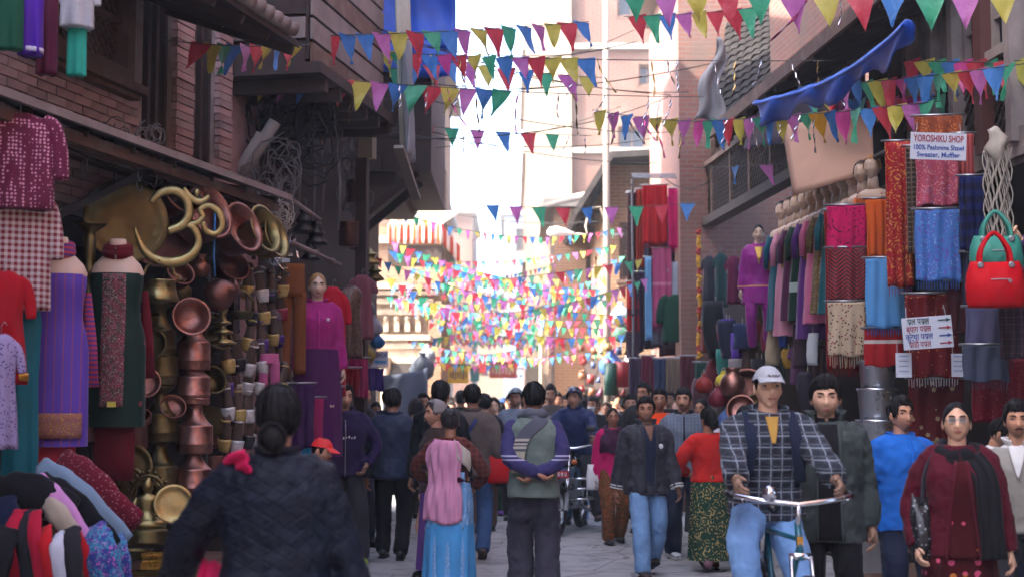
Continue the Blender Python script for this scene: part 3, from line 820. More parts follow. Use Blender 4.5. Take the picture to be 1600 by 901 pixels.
# gabled brick house in the sun
g = thing('gabled_brick_house', 'sunlit brick house with projecting dark eave behind the hanging shawls', 'building', (1.75, 27, 0))
b = MB(); wall_cells(b, 0, 3.4, 0, 6.1, 0, .3, [(.3, .9, 3.9, 5.0)]); b.build('front_wall', BRT_LIT, g)
b = MB(); wall_cells(b, 0, 6, 0, 5.7, 0, .3, [(1.2, 2.0, 3.4, 4.6), (3.4, 4.2, 3.4, 4.6)]); b.build('side_wall', BRT_LIT, g, matrix=Matrix.Translation((0, 6.3, 0)) @ Matrix.Rotation(-pi / 2, 4, 'Z'))
b = MB(); b.box((1.9, 3.2, 2.8), (3.0, 5.6, 5.4)); b.build('core', PLASTER_DK, g)
window(g, .3, .9, 3.9, 5.0, .1, WOOD, GLASS_DK, 2, 2, .07)
b = MB()
rp = [(-.55, 5.05), (.15, 6.15), (3.6, 6.35), (3.6, 6.45), (.10, 6.27), (-.62, 5.12)]
b.prism(rp, -.55, 6.3); b.build('roof', TILE_DK, g)
for i in range(5):
    b = MB(); b.bar((.02, .3 + i * 1.3, 5.2), (-.45, .3 + i * 1.3, 5.35), .06, .08); b.build('bracket', WOOD_DK, g)
# curved-cornice house
c5 = house('brick_house', 'sunlit orange brick house with rounded cornice behind the street lamp', .95, 4.5, 31.5, 38, 5.9, BRT_LIT, [(.7, 1.35, 3.7, 5.0)], [(1, 2, 3.4, 4.8), (3.6, 4.6, 3.4, 4.8)], side='l', roof=CONC_PALE)
b = MB()
b.grid(lambda u, v: (-.35 + 2.6 * u, -.18 - .12 * sin(v * pi), 5.55 + .55 * sin(pi * (.12 + .5 * u)) + .22 * v), 20, 3, 0, .12); b.build('curved_cornice', CONC_PALE, c5, True)
# tall white and brick block
tb = house('tall_block', 'tall cream and patched brick block rising above the right side', .42, 6.4, 40, 52, 17.0, BRT_PATCH,
           [(3.2, 3.7, 10.6, 11.2), (2.6, 3.4, 12.6, 14.1), (4.0, 4.7, 12.6, 14.1), (2.6, 3.4, 8.0, 9.4), (4.1, 4.8, 8.0, 9.4)], [(.8 + 2.6 * i, 2.2 + 2.6 * i, z, z + 1.7) for i in range(4) for z in (3.3, 6.3, 9.3, 12.3)], side='l', cornice=[5.6, 8.7, 11.7])
b = MB(); b.box((.62, -.08, 8.5), (1.3, .15, 17.0)); b.build('cream_pilaster', PLASTER, tb)
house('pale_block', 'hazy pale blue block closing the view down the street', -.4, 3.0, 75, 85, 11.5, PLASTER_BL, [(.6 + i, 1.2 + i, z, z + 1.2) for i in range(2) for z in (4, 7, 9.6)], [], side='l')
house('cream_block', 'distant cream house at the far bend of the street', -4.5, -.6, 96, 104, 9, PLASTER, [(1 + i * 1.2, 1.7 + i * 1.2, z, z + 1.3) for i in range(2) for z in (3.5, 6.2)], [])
house('brick_house', 'far brick house on the right beyond the tall block', 1.3, 8, 56, 68, 9.5, BRT_PATCH, [(.6, 1.4, 5, 6.5)], [(1 + 2.6 * i, 2.2 + 2.6 * i, z, z + 1.5) for i in range(4) for z in (3, 6)], side='l')

# unseen houses added behind the camera to cut frontal sky light
for _lb, _a in (('unseen brick house added on the right behind the camera', (4.4, 9, -14, 1.8, 11)), ('unseen house added across the street end behind the camera', (-9, 9, -24, -16, 11))): house('brick_house', _lb, *_a[:4], _a[4], BRT_RED, [], [], side='l')
# lamp post
lp = thing('street_lamp', 'pale street lamp post with a curved arm and white lamp head', 'street lamp', (at(940, 300, 27).x, 25.6, 0))
b = MB(); b.tube([(0, 0, 0), (0, 0, 5), (0, 0, 10.5)], [.075, .06, .05], 12); b.build('pole', CONC_PALE, lp, True)
_lh = at(872, 362, 25.6); _dx = _lh.x - lp.location.x
b = MB(); b.tube([(0, 0, _lh.z + .06), (-.12, 0, _lh.z + .45), (-.3, 0, _lh.z + .42), (-.38, 0, _lh.z + .1), (-.35, 0, _lh.z - .06), (_dx + .25, 0, _lh.z - .04)], .022, 8); b.build('arm', CONC_PALE, lp, True)
b = MB(); b.loft([[Vector((_dx + x_, w * cos(2 * pi * j / 12), _lh.z + dz + h * sin(2 * pi * j / 12))) for j in range(12)] for x_, w, h, dz in ((-.2, .03, .03, -.02), (-.15, .11, .08, 0), (-.02, .13, .10, .0), (.12, .10, .07, -.01), (.22, .05, .04, -.03), (.3, .03, .03, -.04))]); b.build('lamp_head', M('white enamel', '#e6e4de', .4, var=.05), lp, True)
for i in range(3):
    b = MB(); b.bar((-.2, 0, 4.6 + i * 2.2), (.3, 0, 4.6 + i * 2.2), .04, .04); b.build('cross_arm', STEEL, lp)
# ------------------------------------------------------------------ people
def rotz(a): return Matrix.Rotation(a, 3, 'Z')
def rotx(a): return Matrix.Rotation(a, 3, 'X')

def head_pt(ph, th, off=0.0, wide=1.0):
    """ph 0 = straight ahead (-Y); th 0 = crown; returns a point about the head's middle"""
    s, c = sin(th), cos(th)
    x = .077 * wide * s * sin(ph); y = -.096 * s * cos(ph); z = .118 * c
    low = max(0.0, -z / .118)
    x *= 1 - .34 * low ** 1.6
    if y > 0: y *= 1 - .45 * low ** 1.5
    else: y = y * (1 - .10 * low) - .012 * low
    if c > 0: y += .006 * c
    f = max(0.0, cos(ph)) * s
    if f > .2 and not off:
        g = lambda X, Z, sx, sz: math.exp(-((x - X) / sx) ** 2 - ((z - Z) / sz) ** 2)
        d = .024 * g(0, -.032, .013, .013) + .012 * g(0, -.008, .009, .020)
        d += .006 * (g(.03, .026, .022, .008) + g(-.03, .026, .022, .008))
        d -= .012 * (g(.031, .006, .017, .012) + g(-.031, .006, .017, .012))
        d += .004 * (g(.046, -.024, .016, .016) + g(-.046, -.024, .016, .016))
        d += .007 * g(0, -.063, .022, .007) - .004 * g(0, -.079, .02, .006) + .008 * g(0, -.100, .02, .013)
        d -= .003 * (g(.028, -.055, .01, .02) + g(-.028, -.055, .01, .02))
        y -= d
    v = Vector((x, y, z))
    if off:
        v = v + v.normalized() * off
    return v

def ik(a, b, l1, l2, hint):
    a, b = Vector(a), Vector(b); d = b - a; L = max(d.length, 1e-4)
    if L > (l1 + l2) * .999:
        b = a + d / L * (l1 + l2) * .999; d = b - a; L = d.length
    q = (l1 * l1 - l2 * l2 + L * L) / (2 * L)
    h = sqrt(max(0, l1 * l1 - q * q))
    u = d / L; hint = Vector(hint); hh = hint - u * hint.dot(u)
    hh = hh.normalized() if hh.length > 1e-5 else Vector((0, 1, 0))
    return a + u * q + hh * h, b

TORSO_M = [(.84, .165, .118, .012), (.92, .162, .115, .010), (1.02, .152, .108, .0), (1.12, .158, .112, .0), (1.24, .176, .120, .0), (1.31, .176, .114, .004), (1.37, .150, .096, .010), (1.41, .112, .078, .014), (1.445, .074, .062, .014), (1.46, .066, .058, .014)]
TORSO_F = [(.84, .175, .128, .014), (.92, .168, .122, .012), (1.02, .140, .108, .0), (1.12, .142, .110, -.004), (1.24, .160, .126, -.012), (1.31, .155, .108, -.002), (1.365, .132, .090, .008), (1.405, .098, .072, .014), (1.44, .066, .056, .014), (1.455, .060, .054, .014)]

def torso_at(rings, z):
    if z <= rings[0][0]: return rings[0][1:]
    for a, b in zip(rings, rings[1:]):
        if z <= b[0]:
            f = (z - a[0]) / (b[0] - a[0]); return tuple(p + (q - p) * f for p, q in zip(a[1:], b[1:]))
    return rings[-1][1:]

def supere(ph, rx, ry, e=2.35):
    c, s = cos(ph), sin(ph)
    k = (abs(s) ** e + abs(c) ** e) ** (-1 / e)
    return rx * s * k, -ry * c * k

_TEX = {}
def cloud_tex(size):
    if size not in _TEX:
        t = bpy.data.textures.new('folds', 'CLOUDS'); t.noise_scale = size; t.noise_depth = 2; _TEX[size] = t
    return _TEX[size]

def knit(o, vox, folds=.012, size=.09, smooth=5):
    r = o.modifiers.new('one skin', 'REMESH'); r.mode = 'VOXEL'; r.voxel_size = vox; r.use_smooth_shade = True
    s = o.modifiers.new('soften', 'SMOOTH'); s.factor = .5; s.iterations = smooth
    if folds:
        for tx, st in ((size * 1.3, folds * 1.9), (size * .42, folds * .75)):
            d = o.modifiers.new('folds', 'DISPLACE'); d.texture = cloud_tex(tx); d.strength = st; d.mid_level = .5; d.texture_coords = 'LOCAL'
    return o

class Person:
    def __init__(s, px, D, label, H=1.68, yaw=0.0, female=False, skin=1, lean=0.0, head=(0, 0), feet=None, hands=None, elbows=None, group=None,
                 knees=None, z0=0.0, pos=None, near=False, bulk=0.0, sitz=0.0, cat='person', tilt=0.0, face=True, hip=None, wide=1.0):
        """yaw 0 looks at the camera, 180 away; hands/feet are targets in the person's own axes"""
        x, y = (at(px, 630, D).x, D) if pos is None else pos
        s.root = thing('person', label, cat, (x, y, z0), radians(yaw), group, scale=H / 1.7)
        s.rg = TORSO_F if female else TORSO_M
        s.female = female; s.skin = SKIN[skin + (4 if female else 0)]; s.near = near; s.vox = .013 if near else .018
        s.bulk = bulk; s.sitz = sitz; s.lean = radians(lean); s.tilt = radians(tilt); s.wide = wide * (.94 + .11 * ((px * 13 % 7) / 7))
        hw = .155 if female else .178
        s.hip = Vector((0, 0, .9 + sitz)) if hip is None else Vector(hip)
        s.S = [s.up(Vector((sx * hw, .010, 1.35))) for sx in (-1, 1)]
        hands = hands or [(-.215, -.03, .80), (.215, -.03, .80)]
        elbows = elbows or [(-.25, .9, -.1), (.25, .9, -.1)]
        s.E = []; s.W = []
        for i in (0, 1):
            e, w = ik(s.S[i], Vector(hands[i]), .285, .255, elbows[i]); s.E.append(e); s.W.append(w)
        feet = feet or [(-.10, .0, .085), (.10, .0, .085)]
        knees = knees or [(-.15, -1, .1), (.15, -1, .1)]
        s.Hp = [s.hip + Vector((sx * .088, 0, -.02)) for sx in (-1, 1)]
        s.K = []; s.A = []
        for i in (0, 1):
            k, a = ik(s.Hp[i], Vector(feet[i]), .42, .41, knees[i]); s.K.append(k); s.A.append(a)
        s.hR = rotz(radians(head[0])) @ rotx(radians(-head[1]))
        s.hc = s.up(Vector((0, .0, 1.458)))
        s.body(face)
    def up(s, p):
        """carry a point of the upright trunk into the leaning one"""
        q = Vector((p.x, p.y, p.z - .9))
        q = rotx(s.lean) @ q
        if s.tilt: q = Matrix.Rotation(s.tilt, 3, 'Y') @ q
        return s.hip + q
    def hp(s, v):
        return s.hc + s.hR @ (Vector(v) + Vector((0, -.012, .122)))
    # ---- skin
    def body(s, face):
        b = MB()
        nph, nth = (44, 34) if s.near else (30, 24)
        vs = []
        rings = []
        for i in range(1, nth):
            th = pi * i / nth
            rings.append([s.hp(head_pt(2 * pi * j / nph, th, 0, s.wide)) for j in range(nph)])
        b.loft(rings)
        for sx in (-1, 1):
            b.ell(s.hp((sx * .079 * s.wide, .012, -.008)), (.008, .019, .031), 8, 6, s.hR)
        # neck, trunk
        b.tube([s.up(Vector((0, .012, 1.34))), s.up(Vector((0, .010, 1.42))), s.hp((0, .012, -.09)), s.hp((0, .012, -.03))], [.062, .056, .052, .055], 12)
        b.loft([[s.up(Vector((*[q + (0, yc)[k] for k, q in enumerate(supere(2 * pi * j / 16, rx - .02, ry - .02))], z))) for j in range(16)] for z, rx, ry, yc in s.rg[:-1]])
        for i in (0, 1):
            b.tube([s.S[i], s.E[i], s.W[i]], [.046, .036, .026], 8)
            b.tube([s.Hp[i], s.K[i], s.A[i] + Vector((0, 0, .02))], [.07, .05, .035], 8)
            s.hand(b, i)
        o = b.build('body', s.skin, s.root, True)
        s.bodyo = o
        if face:
            for sx in (-1, 1):
                e = MB()
                y0 = head_pt(math.asin(.031 / .075), pi / 2 * .96).y
                def ef(u, v, y0=y0, sx=sx):
                    a = (u - .5) * 2; w = sqrt(max(0, 1 - a * a)) * .0062
                    return s.hp((sx * .031 + a * .0170, y0 + .001 - .004 * (1 - a * a) + abs(a) * .002, .006 + (v - .5) * 2 * w))
                e.grid(ef, 8, 4)
                e.ell(s.hp((sx * .031, y0 - .0005, .0065)), (.0078, .0042, .0062), 8, 5, s.hR, 1)
                e.tube([s.hp((sx * .031 + a * .0165, y0 - .002 + abs(a) * .004, .0125 - a * a * .005)) for a in (-1, -.5, 0, .5, 1)], .0030, 5, 1)
                e.build('eye', [EYE_W, EYE_D], s.root, True)
                br = MB()
                br.tube([s.hp((sx * (.013 + .038 * t), head_pt(.45 * (.3 + t), pi / 2 - .22).y - .002 + .012 * t * t - .004, .026 + .007 * sin(t * 2.4))) for t in (0, .33, .66, 1)], [.004, .0055, .005, .002], 6, 0)
                br.build('eyebrow', HAIR, s.root, True)
            mo = MB()
            for dz, r in ((-.0595, .0042), (-.0675, .005)):
                mo.tube([s.hp((a * .024, -.1105 + a * a * .012 + (.001 if dz < -.06 else 0), dz + (a * a * .003 if dz < -.06 else -a * a * .003))) for a in (-1, -.5, 0, .5, 1)], [.001, r * .85, r, r * .85, .001], 6)
            mo.build('mouth', LIP, s.root, True)
    def hand(s, b, i):
        W = s.W[i]; d = (W - s.E[i]).normalized()
        sx = (-1, 1)[i]
        curl = .8
        n = d.cross(Vector((0, 1, 0)))
        if n.length < .2: n = d.cross(Vector((1, 0, 0)))
        n = n.normalized()                       # across the thickness when hanging
        if n.x * sx > 0: n = -n                  # palm faces the thigh
        w = d.cross(n).normalized()
        if w.y > 0: w = -w                       # thumb side forward
        pts = [W - d * .03, W + d * .03, W + d * .085]
        b.tube(pts, [.027, .037, .040], 10, squash=(.55, n))
        for k, (o, L) in enumerate(((.027, .07), (.009, .078), (-.009, .072), (-.026, .056))):
            p0 = W + d * .078 + w * o
            a = [0, .5 * curl, 1.15 * curl, 1.7 * curl]; seg = L / 3; q = [p0]
            for t in a[1:]:
                q.append(q[-1] + (d * cos(t) + n * sin(t)) * seg)
            b.tube(q, [.0108, .0104, .0096, .0075], 6)
        q0 = W + d * .02 + w * .026
        b.tube([q0, q0 + (d * .6 + w * .6 + n * .25) * .03, q0 + (d * .85 + w * .5 + n * .45) * .06], [.012, .0105, .007], 6)
    # ---- hair and headwear
    def hair(s, style='short', mat=None, bun=None, length=.0, vol=.018):
        mat = mat or HAIR
        b = MB(); n, k = 44, 12
        r = random.Random(hash(s.root.name) & 255)
        sd = r.uniform(0, 50)
        f0 = .88 + .16 * ((sd * 7) % 1)
        key = [(0, f0 + .03), (.5, f0 + .02), (.85, f0 - .05), (1.05, f0 + .16), (1.22, 1.68), (1.42, 1.72), (1.56, 1.40), (1.85, 1.45), (2.2, 1.9), (3.2, 2.0)] if style == 'short' else [(0, .60), (.25, .80), (.6, 1.02), (.95, 1.2), (1.2, 1.55), (1.6, 1.62), (2.0, 1.9), (3.2, 2.05)]
        def line(ph):
            a = abs(((ph + pi) % (2 * pi)) - pi)
            for (p, q), (p2, q2) in zip(key, key[1:]):
                if a <= p2: return q + (q2 - q) * (a - p) / (p2 - p)
            return key[-1][1]
        if style == 'part': vol = min(vol, .012)
        rings = []
        for i in range(k + 1):
            t = i / k
            row = []
            for j in range(n):
                ph = 2 * pi * j / n; lm = line(ph)
                th = .02 + t * lm
                th *= 1 + .09 * t * mnoise.noise(Vector((cos(ph) * 9 + sd, sin(ph) * 9, 3)))
                e = (1 - t ** 2.2) ** .75
                v = vol * (.95 if style == 'short' else .85) * (1 - .35 * min(1, th / 1.6)) * (.7 + .3 * min(1, th / .5))
                o = .003 + v * e * (1 + .45 * mnoise.noise(Vector((cos(ph) * 3 + sd, sin(ph) * 3, th * 3)))) + .004 * e * mnoise.noise(Vector((cos(ph) * 14 + sd, sin(ph) * 14, th * 6)))
                row.append(s.hp(head_pt(ph, th, max(.002, o), s.wide)))
            rings.append(row)
        b.loft(rings)
        if vol > .012:
            sweep = r.choice((-1, 1)) * r.uniform(.5, 1.0)
            for q in range(90 if s.near else 40):
                ph = r.gauss(0, .75) if q % 3 else r.uniform(0, 2 * pi); lm = line(ph); t0 = r.uniform(.05, .55); end = r.uniform(.94, 1.10); g0 = r.uniform(.6, 1.15)
                pts = []
                for g in range(6):
                    u = g / 5; th = lm * (t0 + (end - t0) * u); e = max(0, 1 - min(1, th / lm) ** 2.2) ** .75
                    pts.append(s.hp(head_pt(ph + sweep * u * .45, th, .004 + vol * g0 * (.25 + .75 * e) * (1 - .6 * u ** 4), s.wide)))
                b.tube(pts, [.003, .0075, .0085, .0075, .005, .001], 5)
        if bun:
            c, rr = bun
            b.ell(s.hp(c), rr, 14, 10, s.hR)
            for q in range(5):
                a = q * 1.3
                b.tube([s.hp(Vector(c) + Vector((cos(a + t) * rr[0] * .98, rr[1] * (.45 + .2 * sin(t)), sin(a + t) * rr[2] * .98))) for t in (0, .7, 1.4, 2.1)], .008, 6)
        if length:
            for q in range(9):
                a = pi + (q - 4) * .32
                p = head_pt(a, 1.9, .012)
                path = [s.hp(p), s.hp(p + Vector((0, .012, -length * .5))), s.hp(p + Vector((p.x * -.2, .02, -length)))]
                b.tube(path, [.024, .026, .012], 7)
        b.build('hair', mat, s.root, True)
    def moustache(s):
        b = MB(); b.tube([s.hp((a * .026, -.113 + a * a * .012, -.051 - a * a * .006)) for a in (-1, -.4, 0, .4, 1)], [.002, .006, .005, .006, .002], 6)
        b.build('moustache', HAIR, s.root, True)
    def cap(s, mat, brim_mat=None, low=1.12):
        b = MB(); n = 32
        rings = [[s.hp(head_pt(2 * pi * j / n, .02 + t * (low + .18 * (1 - cos(2 * pi * j / n)) / 2), .006 + .013 * t + .004 * sin(t * pi), s.wide)) for j in range(n)] for t in (0, .2, .4, .6, .8, .93, 1)]
        b.v = [tuple(Vector(q)) for q in b.v]; b.loft(rings, caps=False)
        o = b.build('cap_crown', mat, s.root, True)
        m = MB()
        def f(u, v):
            a = (u - .5) * 2.1
            p = head_pt(a, low + .02, .016, s.wide); q = Vector((p.x * 1.02, p.y - .088 * cos(a * .75) ** .7, p.z - .030 * (1 - (a / 1.1) ** 2 * .2) - .012 * (a * a)))
            return s.hp(p.lerp(q, v))
        m.grid(f, 14, 5, 0, .004)
        m.build('cap_brim', brim_mat or mat, s.root, True)
        return o
    def helmet(s, mat, visor=None):
        b = MB(); n = 32
        def low(ph): return 1.45 - .45 * max(0, cos(ph)) ** .5 + .35 * max(0, -cos(ph)) if cos(ph) > 0 else 1.45 + .35 * max(0, -cos(ph))
        b.loft([[s.hp(head_pt(2 * pi * j / n, .02 + t * low(2 * pi * j / n), .034, s.wide)) for j in range(n)] for t in (0, .15, .3, .5, .7, .85, 1)], caps=False)
        b.build('helmet', mat, s.root, True)
        v = MB(); v.grid(lambda u, w: s.hp(head_pt((u - .5) * 2.2, .98 + w * .14, .038 + .03 * w, s.wide)), 14, 3, 0, .004)
        v.build('visor', visor or mat, s.root, True)
        st = MB(); st.tube([s.hp((sx * .08, -.01 - .02 * (1 - abs(sx)), -.05 - .075 * (1 - abs(sx)))) for sx in (-1, -.6, 0, .6, 1)], .006, 6)
        st.build('chin_strap', BLACKP, s.root, True)
    def hood(s, mat, low=1.9, open_=.95):
        b = MB()
        def f(u, v):
            a = open_ + (2 * pi - 2 * open_) * u
            p = head_pt(a, .02 + v * 1.0 * low, .026, s.wide)
            if v < .5: p.y -= .02 * (1 - v * 2)
            return s.hp(p + Vector((0, .01, -.05 * max(0, v - .8) * 5)))
        b.grid(f, 26, 12, 0, .004)
        n = 24
        b.loft([[s.hp(head_pt(2 * pi * j / n, .02 + t * (.62 + .2 * (1 - cos(2 * pi * j / n))), .027, s.wide)) for j in range(n)] for t in (0, .3, .6, 1)], caps=False)
        b.build('head_scarf', mat, s.root, True)
    def glasses(s, mat, lens):
        b = MB(); y = -.103
        for sx in (-1, 1):
            b.tube([s.hp((sx * .031 + .021 * cos(a), y + .004 * abs(cos(a)), .006 + .014 * sin(a))) for a in [i * pi / 6 for i in range(13)]], .0022, 5, 0)
            b.tube([s.hp((sx * .052, y + .004, .01)), s.hp((sx * .08 * s.wide, -.01, .008))], .002, 5, 0)
            b.grid(lambda u, v: s.hp((sx * .031 + (u - .5) * .038, y + .002, .006 + (v - .5) * .024)), 2, 2, 1, .001)
        b.tube([s.hp((-.011, y, .01)), s.hp((.011, y, .01))], .002, 5, 0)
        b.build('glasses', [mat, lens], s.root)
    # ---- clothes
    def ring(s, z, off, n=28, e=2.35, fold=0.0, sd=0.0, lo=None):
        rx, ry, yc = torso_at(s.rg, z)
        row = []
        for j in range(n):
            ph = 2 * pi * j / n
            x, y = supere(ph, rx + off + s.bulk, ry + off + s.bulk * .8, e)
            k = 1 + fold * sin(5 * ph + sd + z * 9) * .5 + fold * sin(9 * ph + sd * 2 - z * 7) * .5
            row.append(s.up(Vector((x * k, y * k + yc, z))))
        return row
    def top(s, mat, *a, s0=.075, **k):
        s.s0 = s0; return s._top(mat, *a, **k)
    def _top(s, mat, hem=.80, off=.022, sleeve=1.0, name='jacket', cuff=None, neck=1.45, flare=.02, folds=.012, size=.09, arm=(.074, .060, .048), open_=None, hem_mat=None):
        b = MB()
        zs = [hem, hem + .03, .92, 1.02, 1.12, 1.2, 1.28, 1.33, 1.37, 1.40, 1.425, neck]
        zs = sorted(set(z for z in zs if z >= hem))
        b.loft([s.ring(z, off + flare * max(0, (1.0 - z)) * 1.0 - (.006 if z > 1.41 else 0), fold=.012) for z in zs])
        for i in (0, 1):
            sx = (-1, 1)[i]
            S0 = s.up(Vector((sx * s.s0, .012, 1.325)))
            e = s.E[i]
            if sleeve >= .99:
                w = s.W[i] + (s.W[i] - e).normalized() * (sleeve - 1.0)
                pts, rs = smoothpath([S0, s.S[i], e, w], [arm[0] + .004 + off * .3, arm[0] - .002 + off * .3, arm[1] + off * .3, arm[2] + off * .2])
            else:
                w = s.S[i].lerp(e, sleeve * 2) if sleeve <= .5 else e.lerp(s.W[i], sleeve * 2 - 1)
                if sleeve <= .5: pts, rs = smoothpath([S0, s.S[i], w], [arm[0] + .014, arm[0] + .006, arm[0] + .002])
                else: pts, rs = smoothpath([S0, s.S[i], e, w], [arm[0] + .012, arm[0], arm[1], arm[1] * .9])
            b.tube(pts, rs, 14)
        o = knit(b.build(name, mat, s.root, True), s.vox, folds, size)
        if sleeve < .99:
            a = MB()
            for i in (0, 1):
                a2 = MB(); a2.tube(smoothpath([s.S[i], s.E[i], s.W[i]], [.05, .043, .03])[0], smoothpath([s.S[i], s.E[i], s.W[i]], [.05, .043, .03])[1], 10)
                a2.build('bare_arm', s.skin, s.root, True)
        if cuff:
            for i in (0, 1):
                d = (s.W[i] - s.E[i]).normalized(); c = MB()
                w = s.W[i] + d * (sleeve - 1.0 if sleeve > .99 else 0)
                c.tube([w - d * .045, w + d * .008], arm[2] + .012, 12); c.build('cuff', cuff, s.root, True)
        return o
    def collar(s, mat, h=.05, r=.075, open_=.5, name='collar', flare=.02, z=1.425):
        b = MB()
        def f(u, v):
            a = open_ + (2 * pi - 2 * open_) * u
            rr = r + flare * v
            return s.up(Vector((rr * sin(a), -rr * .85 * cos(a) + .012, z + h * v - .03 * max(0, cos(a)) * (1 - v * .3) + (.0))))
        b.grid(f, 22, 4, 0, .008)
        return b.build(name, mat, s.root, True)
    def placket(s, mat, w=.03, z0=.82, z1=1.40, off=.03, name='zip', x=0.0):
        """a strip down the front"""
        b = MB()
        def f(u, v):
            z = z0 + (z1 - z0) * v; rx, ry, yc = torso_at(s.rg, z)
            xx = x + (u - .5) * w
            q = abs(xx / (rx + off)); y = -(ry + off + s.bulk * .8) * max(0, 1 - q ** 2.35) ** (1 / 2.35) + yc
            return s.up(Vector((xx, y - .006, z)))
        b.grid(f, 3, 24, 0, .006)
        return b.build(name, mat, s.root, True)
    def vneck(s, mat, z0=1.16, w=.10, off=.03, name='undershirt', top_=1.44, w0=.02, edge=None):
        """the shirt that shows in the opening of a jacket"""
        b = MB()
        def f(u, v):
            z = z0 + (top_ - z0) * v; rx, ry, yc = torso_at(s.rg, z)
            xx = (u - .5) * (w0 + (w - w0) * v)
            q = min(.99, abs(xx / (rx + off))); y = -(ry + off + s.bulk * .8) * (1 - q ** 2.35) ** (1 / 2.35) + yc
            return s.up(Vector((xx, y - .007 + .02 * max(0, v - .85), z)))
        b.grid(f, 6, 18, 0, .006)
        if edge is not None:
            for sx in (0, 1):
                e = MB(); e.tube([Vector(f(sx, i / 14)) + Vector((0, -.004, 0)) for i in range(15)], [.012] * 13 + [.014, .010], 6, squash=(.55, (0, 1, 0))); e.build('front_edge', edge, s.root, True)
        return b.build(name, mat, s.root, True)
    def wrap(s, mat, name, a0, a1, zfun, off=.04, fold=.006, nf=8, nu=26, nv=20, thick=.006, sd=0.0):
        """a cloth laid on the trunk: angle a0..a1, zfun(u) -> (z low, z high)"""
        b = MB()
        def f(u, v):
            a = a0 + (a1 - a0) * u; lo, hi = zfun(u); z = lo + (hi - lo) * v
            rx, ry, yc = torso_at(s.rg, z)
            if z < .84:
                k = 1 + (.84 - z) * .12; rx *= k; ry *= k
            o = off + s.bulk + fold * sin(nf * (u + .35 * v) * pi * 2 + sd) + fold * .6 * sin(nf * 1.7 * (u - .2 * v) * pi * 2)
            x, y = supere(a, rx + o, ry + o)
            return s.up(Vector((x, y + yc, z)))
        b.grid(f, nu, nv, 0, thick)
        return b.build(name, mat, s.root, True)
    def trousers(s, mat, hi=1.0, off=.012, ankle=.062, knee=.078, thigh=.098, folds=.012, name='trousers', low=None, slip=.03):
        b = MB()
        if s.sitz < -.05 or hi < .9 or s.hip.y:
            b.ell(s.hip + Vector((0, .01, .02)), (.175 + off, .135 + off, .13), 18, 10)
        else:
            b.loft([s.ring(z, off) for z in (.83, .9, .96, hi)])
        for i in (0, 1):
            a = s.A[i] + Vector((0, 0, -slip)) if low is None else s.K[i].lerp(s.A[i], low)
            pts, rs = smoothpath([s.Hp[i] + Vector((0, 0, .03)), s.Hp[i].lerp(s.K[i], .35), s.K[i], a], [thigh + .004, thigh, knee, ankle])
            b.tube(pts, rs, 14)
        return knit(b.build(name, mat, s.root, True), s.vox, folds, .08)
    def skirt(s, mat, hi=1.0, hem=.08, r1=.24, off=.02, nf=9, fold=.05, name='skirt', dy=0.0):
        b = MB(); n = 64; k = 16; rings = []
        r = random.Random(hash(s.root.name) & 63); ph0 = r.uniform(0, 6)
        for i in range(k + 1):
            t = i / k; z = hi + (hem - hi) * t
            row = []
            rx, ry, yc = torso_at(s.rg, max(z, .84))
            g = min(1, max(0, (hi - z) / (hi - .84))) if hi > .84 else 1
            q = max(0, (.84 - z) / (.84 - hem)) if z < .84 else 0
            for j in range(n):
                a = 2 * pi * j / n
                x, y = supere(a, (rx + off) * (1 - q) + r1 * q, (ry + off) * (1 - q) + r1 * .86 * q, 2.2)
                f = 1 + fold * t * (sin(nf * a + ph0 + t * 1.2) * .6 + .4 * sin((nf * 2 - 3) * a + ph0 * 2 - t))
                row.append(Vector((x * f, y * f + yc + dy * t, z)))
            rings.append(row)
        b.loft(rings, caps=False)
        return b.build(name, mat, s.root, True)
    def shoes(s, mat, sole=None, yaw=(0, 0), pitch=(0, 0), sandal=False):
        sole = sole or RUBBER
        for i in (0, 1):
            R = rotz(radians(yaw[i])) @ rotx(radians(pitch[i]))
            A = s.A[i]
            prof = [(.075, .034, .062, .0), (.055, .041, .085, .0), (.01, .042, .078, .0), (-.05, .043, .058, 0), (-.11, .047, .044, 0), (-.155, .043, .036, 0), (-.185, .026, .022, 0)]
            b = MB()
            b.loft([[A + R @ Vector((w * cos(2 * pi * j / 12), y, -.075 + .012 + h * (.5 + .5 * sin(2 * pi * j / 12)))) for j in range(12)] for y, w, h, _ in prof])
            o = b.build('shoe', mat, s.root, True)
            b = MB()
            b.loft([[A + R @ Vector(((w + .004) * cos(2 * pi * j / 12), y + (.004 if y > 0 else -.004), -.073 + .011 * sin(2 * pi * j / 12))) for j in range(12)] for y, w, h, _ in prof])
            b.build('sole', sole, o, True)
    def neck_scarf(s, mat, r=.085, fat=.036, z=1.43, ends=(), name='scarf'):
        b = MB(); pts = []
        for i in range(17):
            a = 2 * pi * i / 16
            pts.append(s.up(Vector((r * sin(a), -r * .95 * cos(a) + .01, z - .03 * cos(a) + .006 * sin(5 * a)))))
        b.tube(pts, [fat * (1 + .2 * sin(i * 2.1)) for i in range(17)], 10, caps=False)
        pts = [p + Vector((0, -.006, -.032)) for p in pts]
        b.tube(pts, [fat * .9 * (1 + .25 * sin(i * 1.7 + 1)) for i in range(17)], 10, caps=False)
        for path, w in ends:
            P = [s.up(Vector(q)) for q in path]
            s.strip(b, P, w)
        return b.build(name, mat, s.root, True)
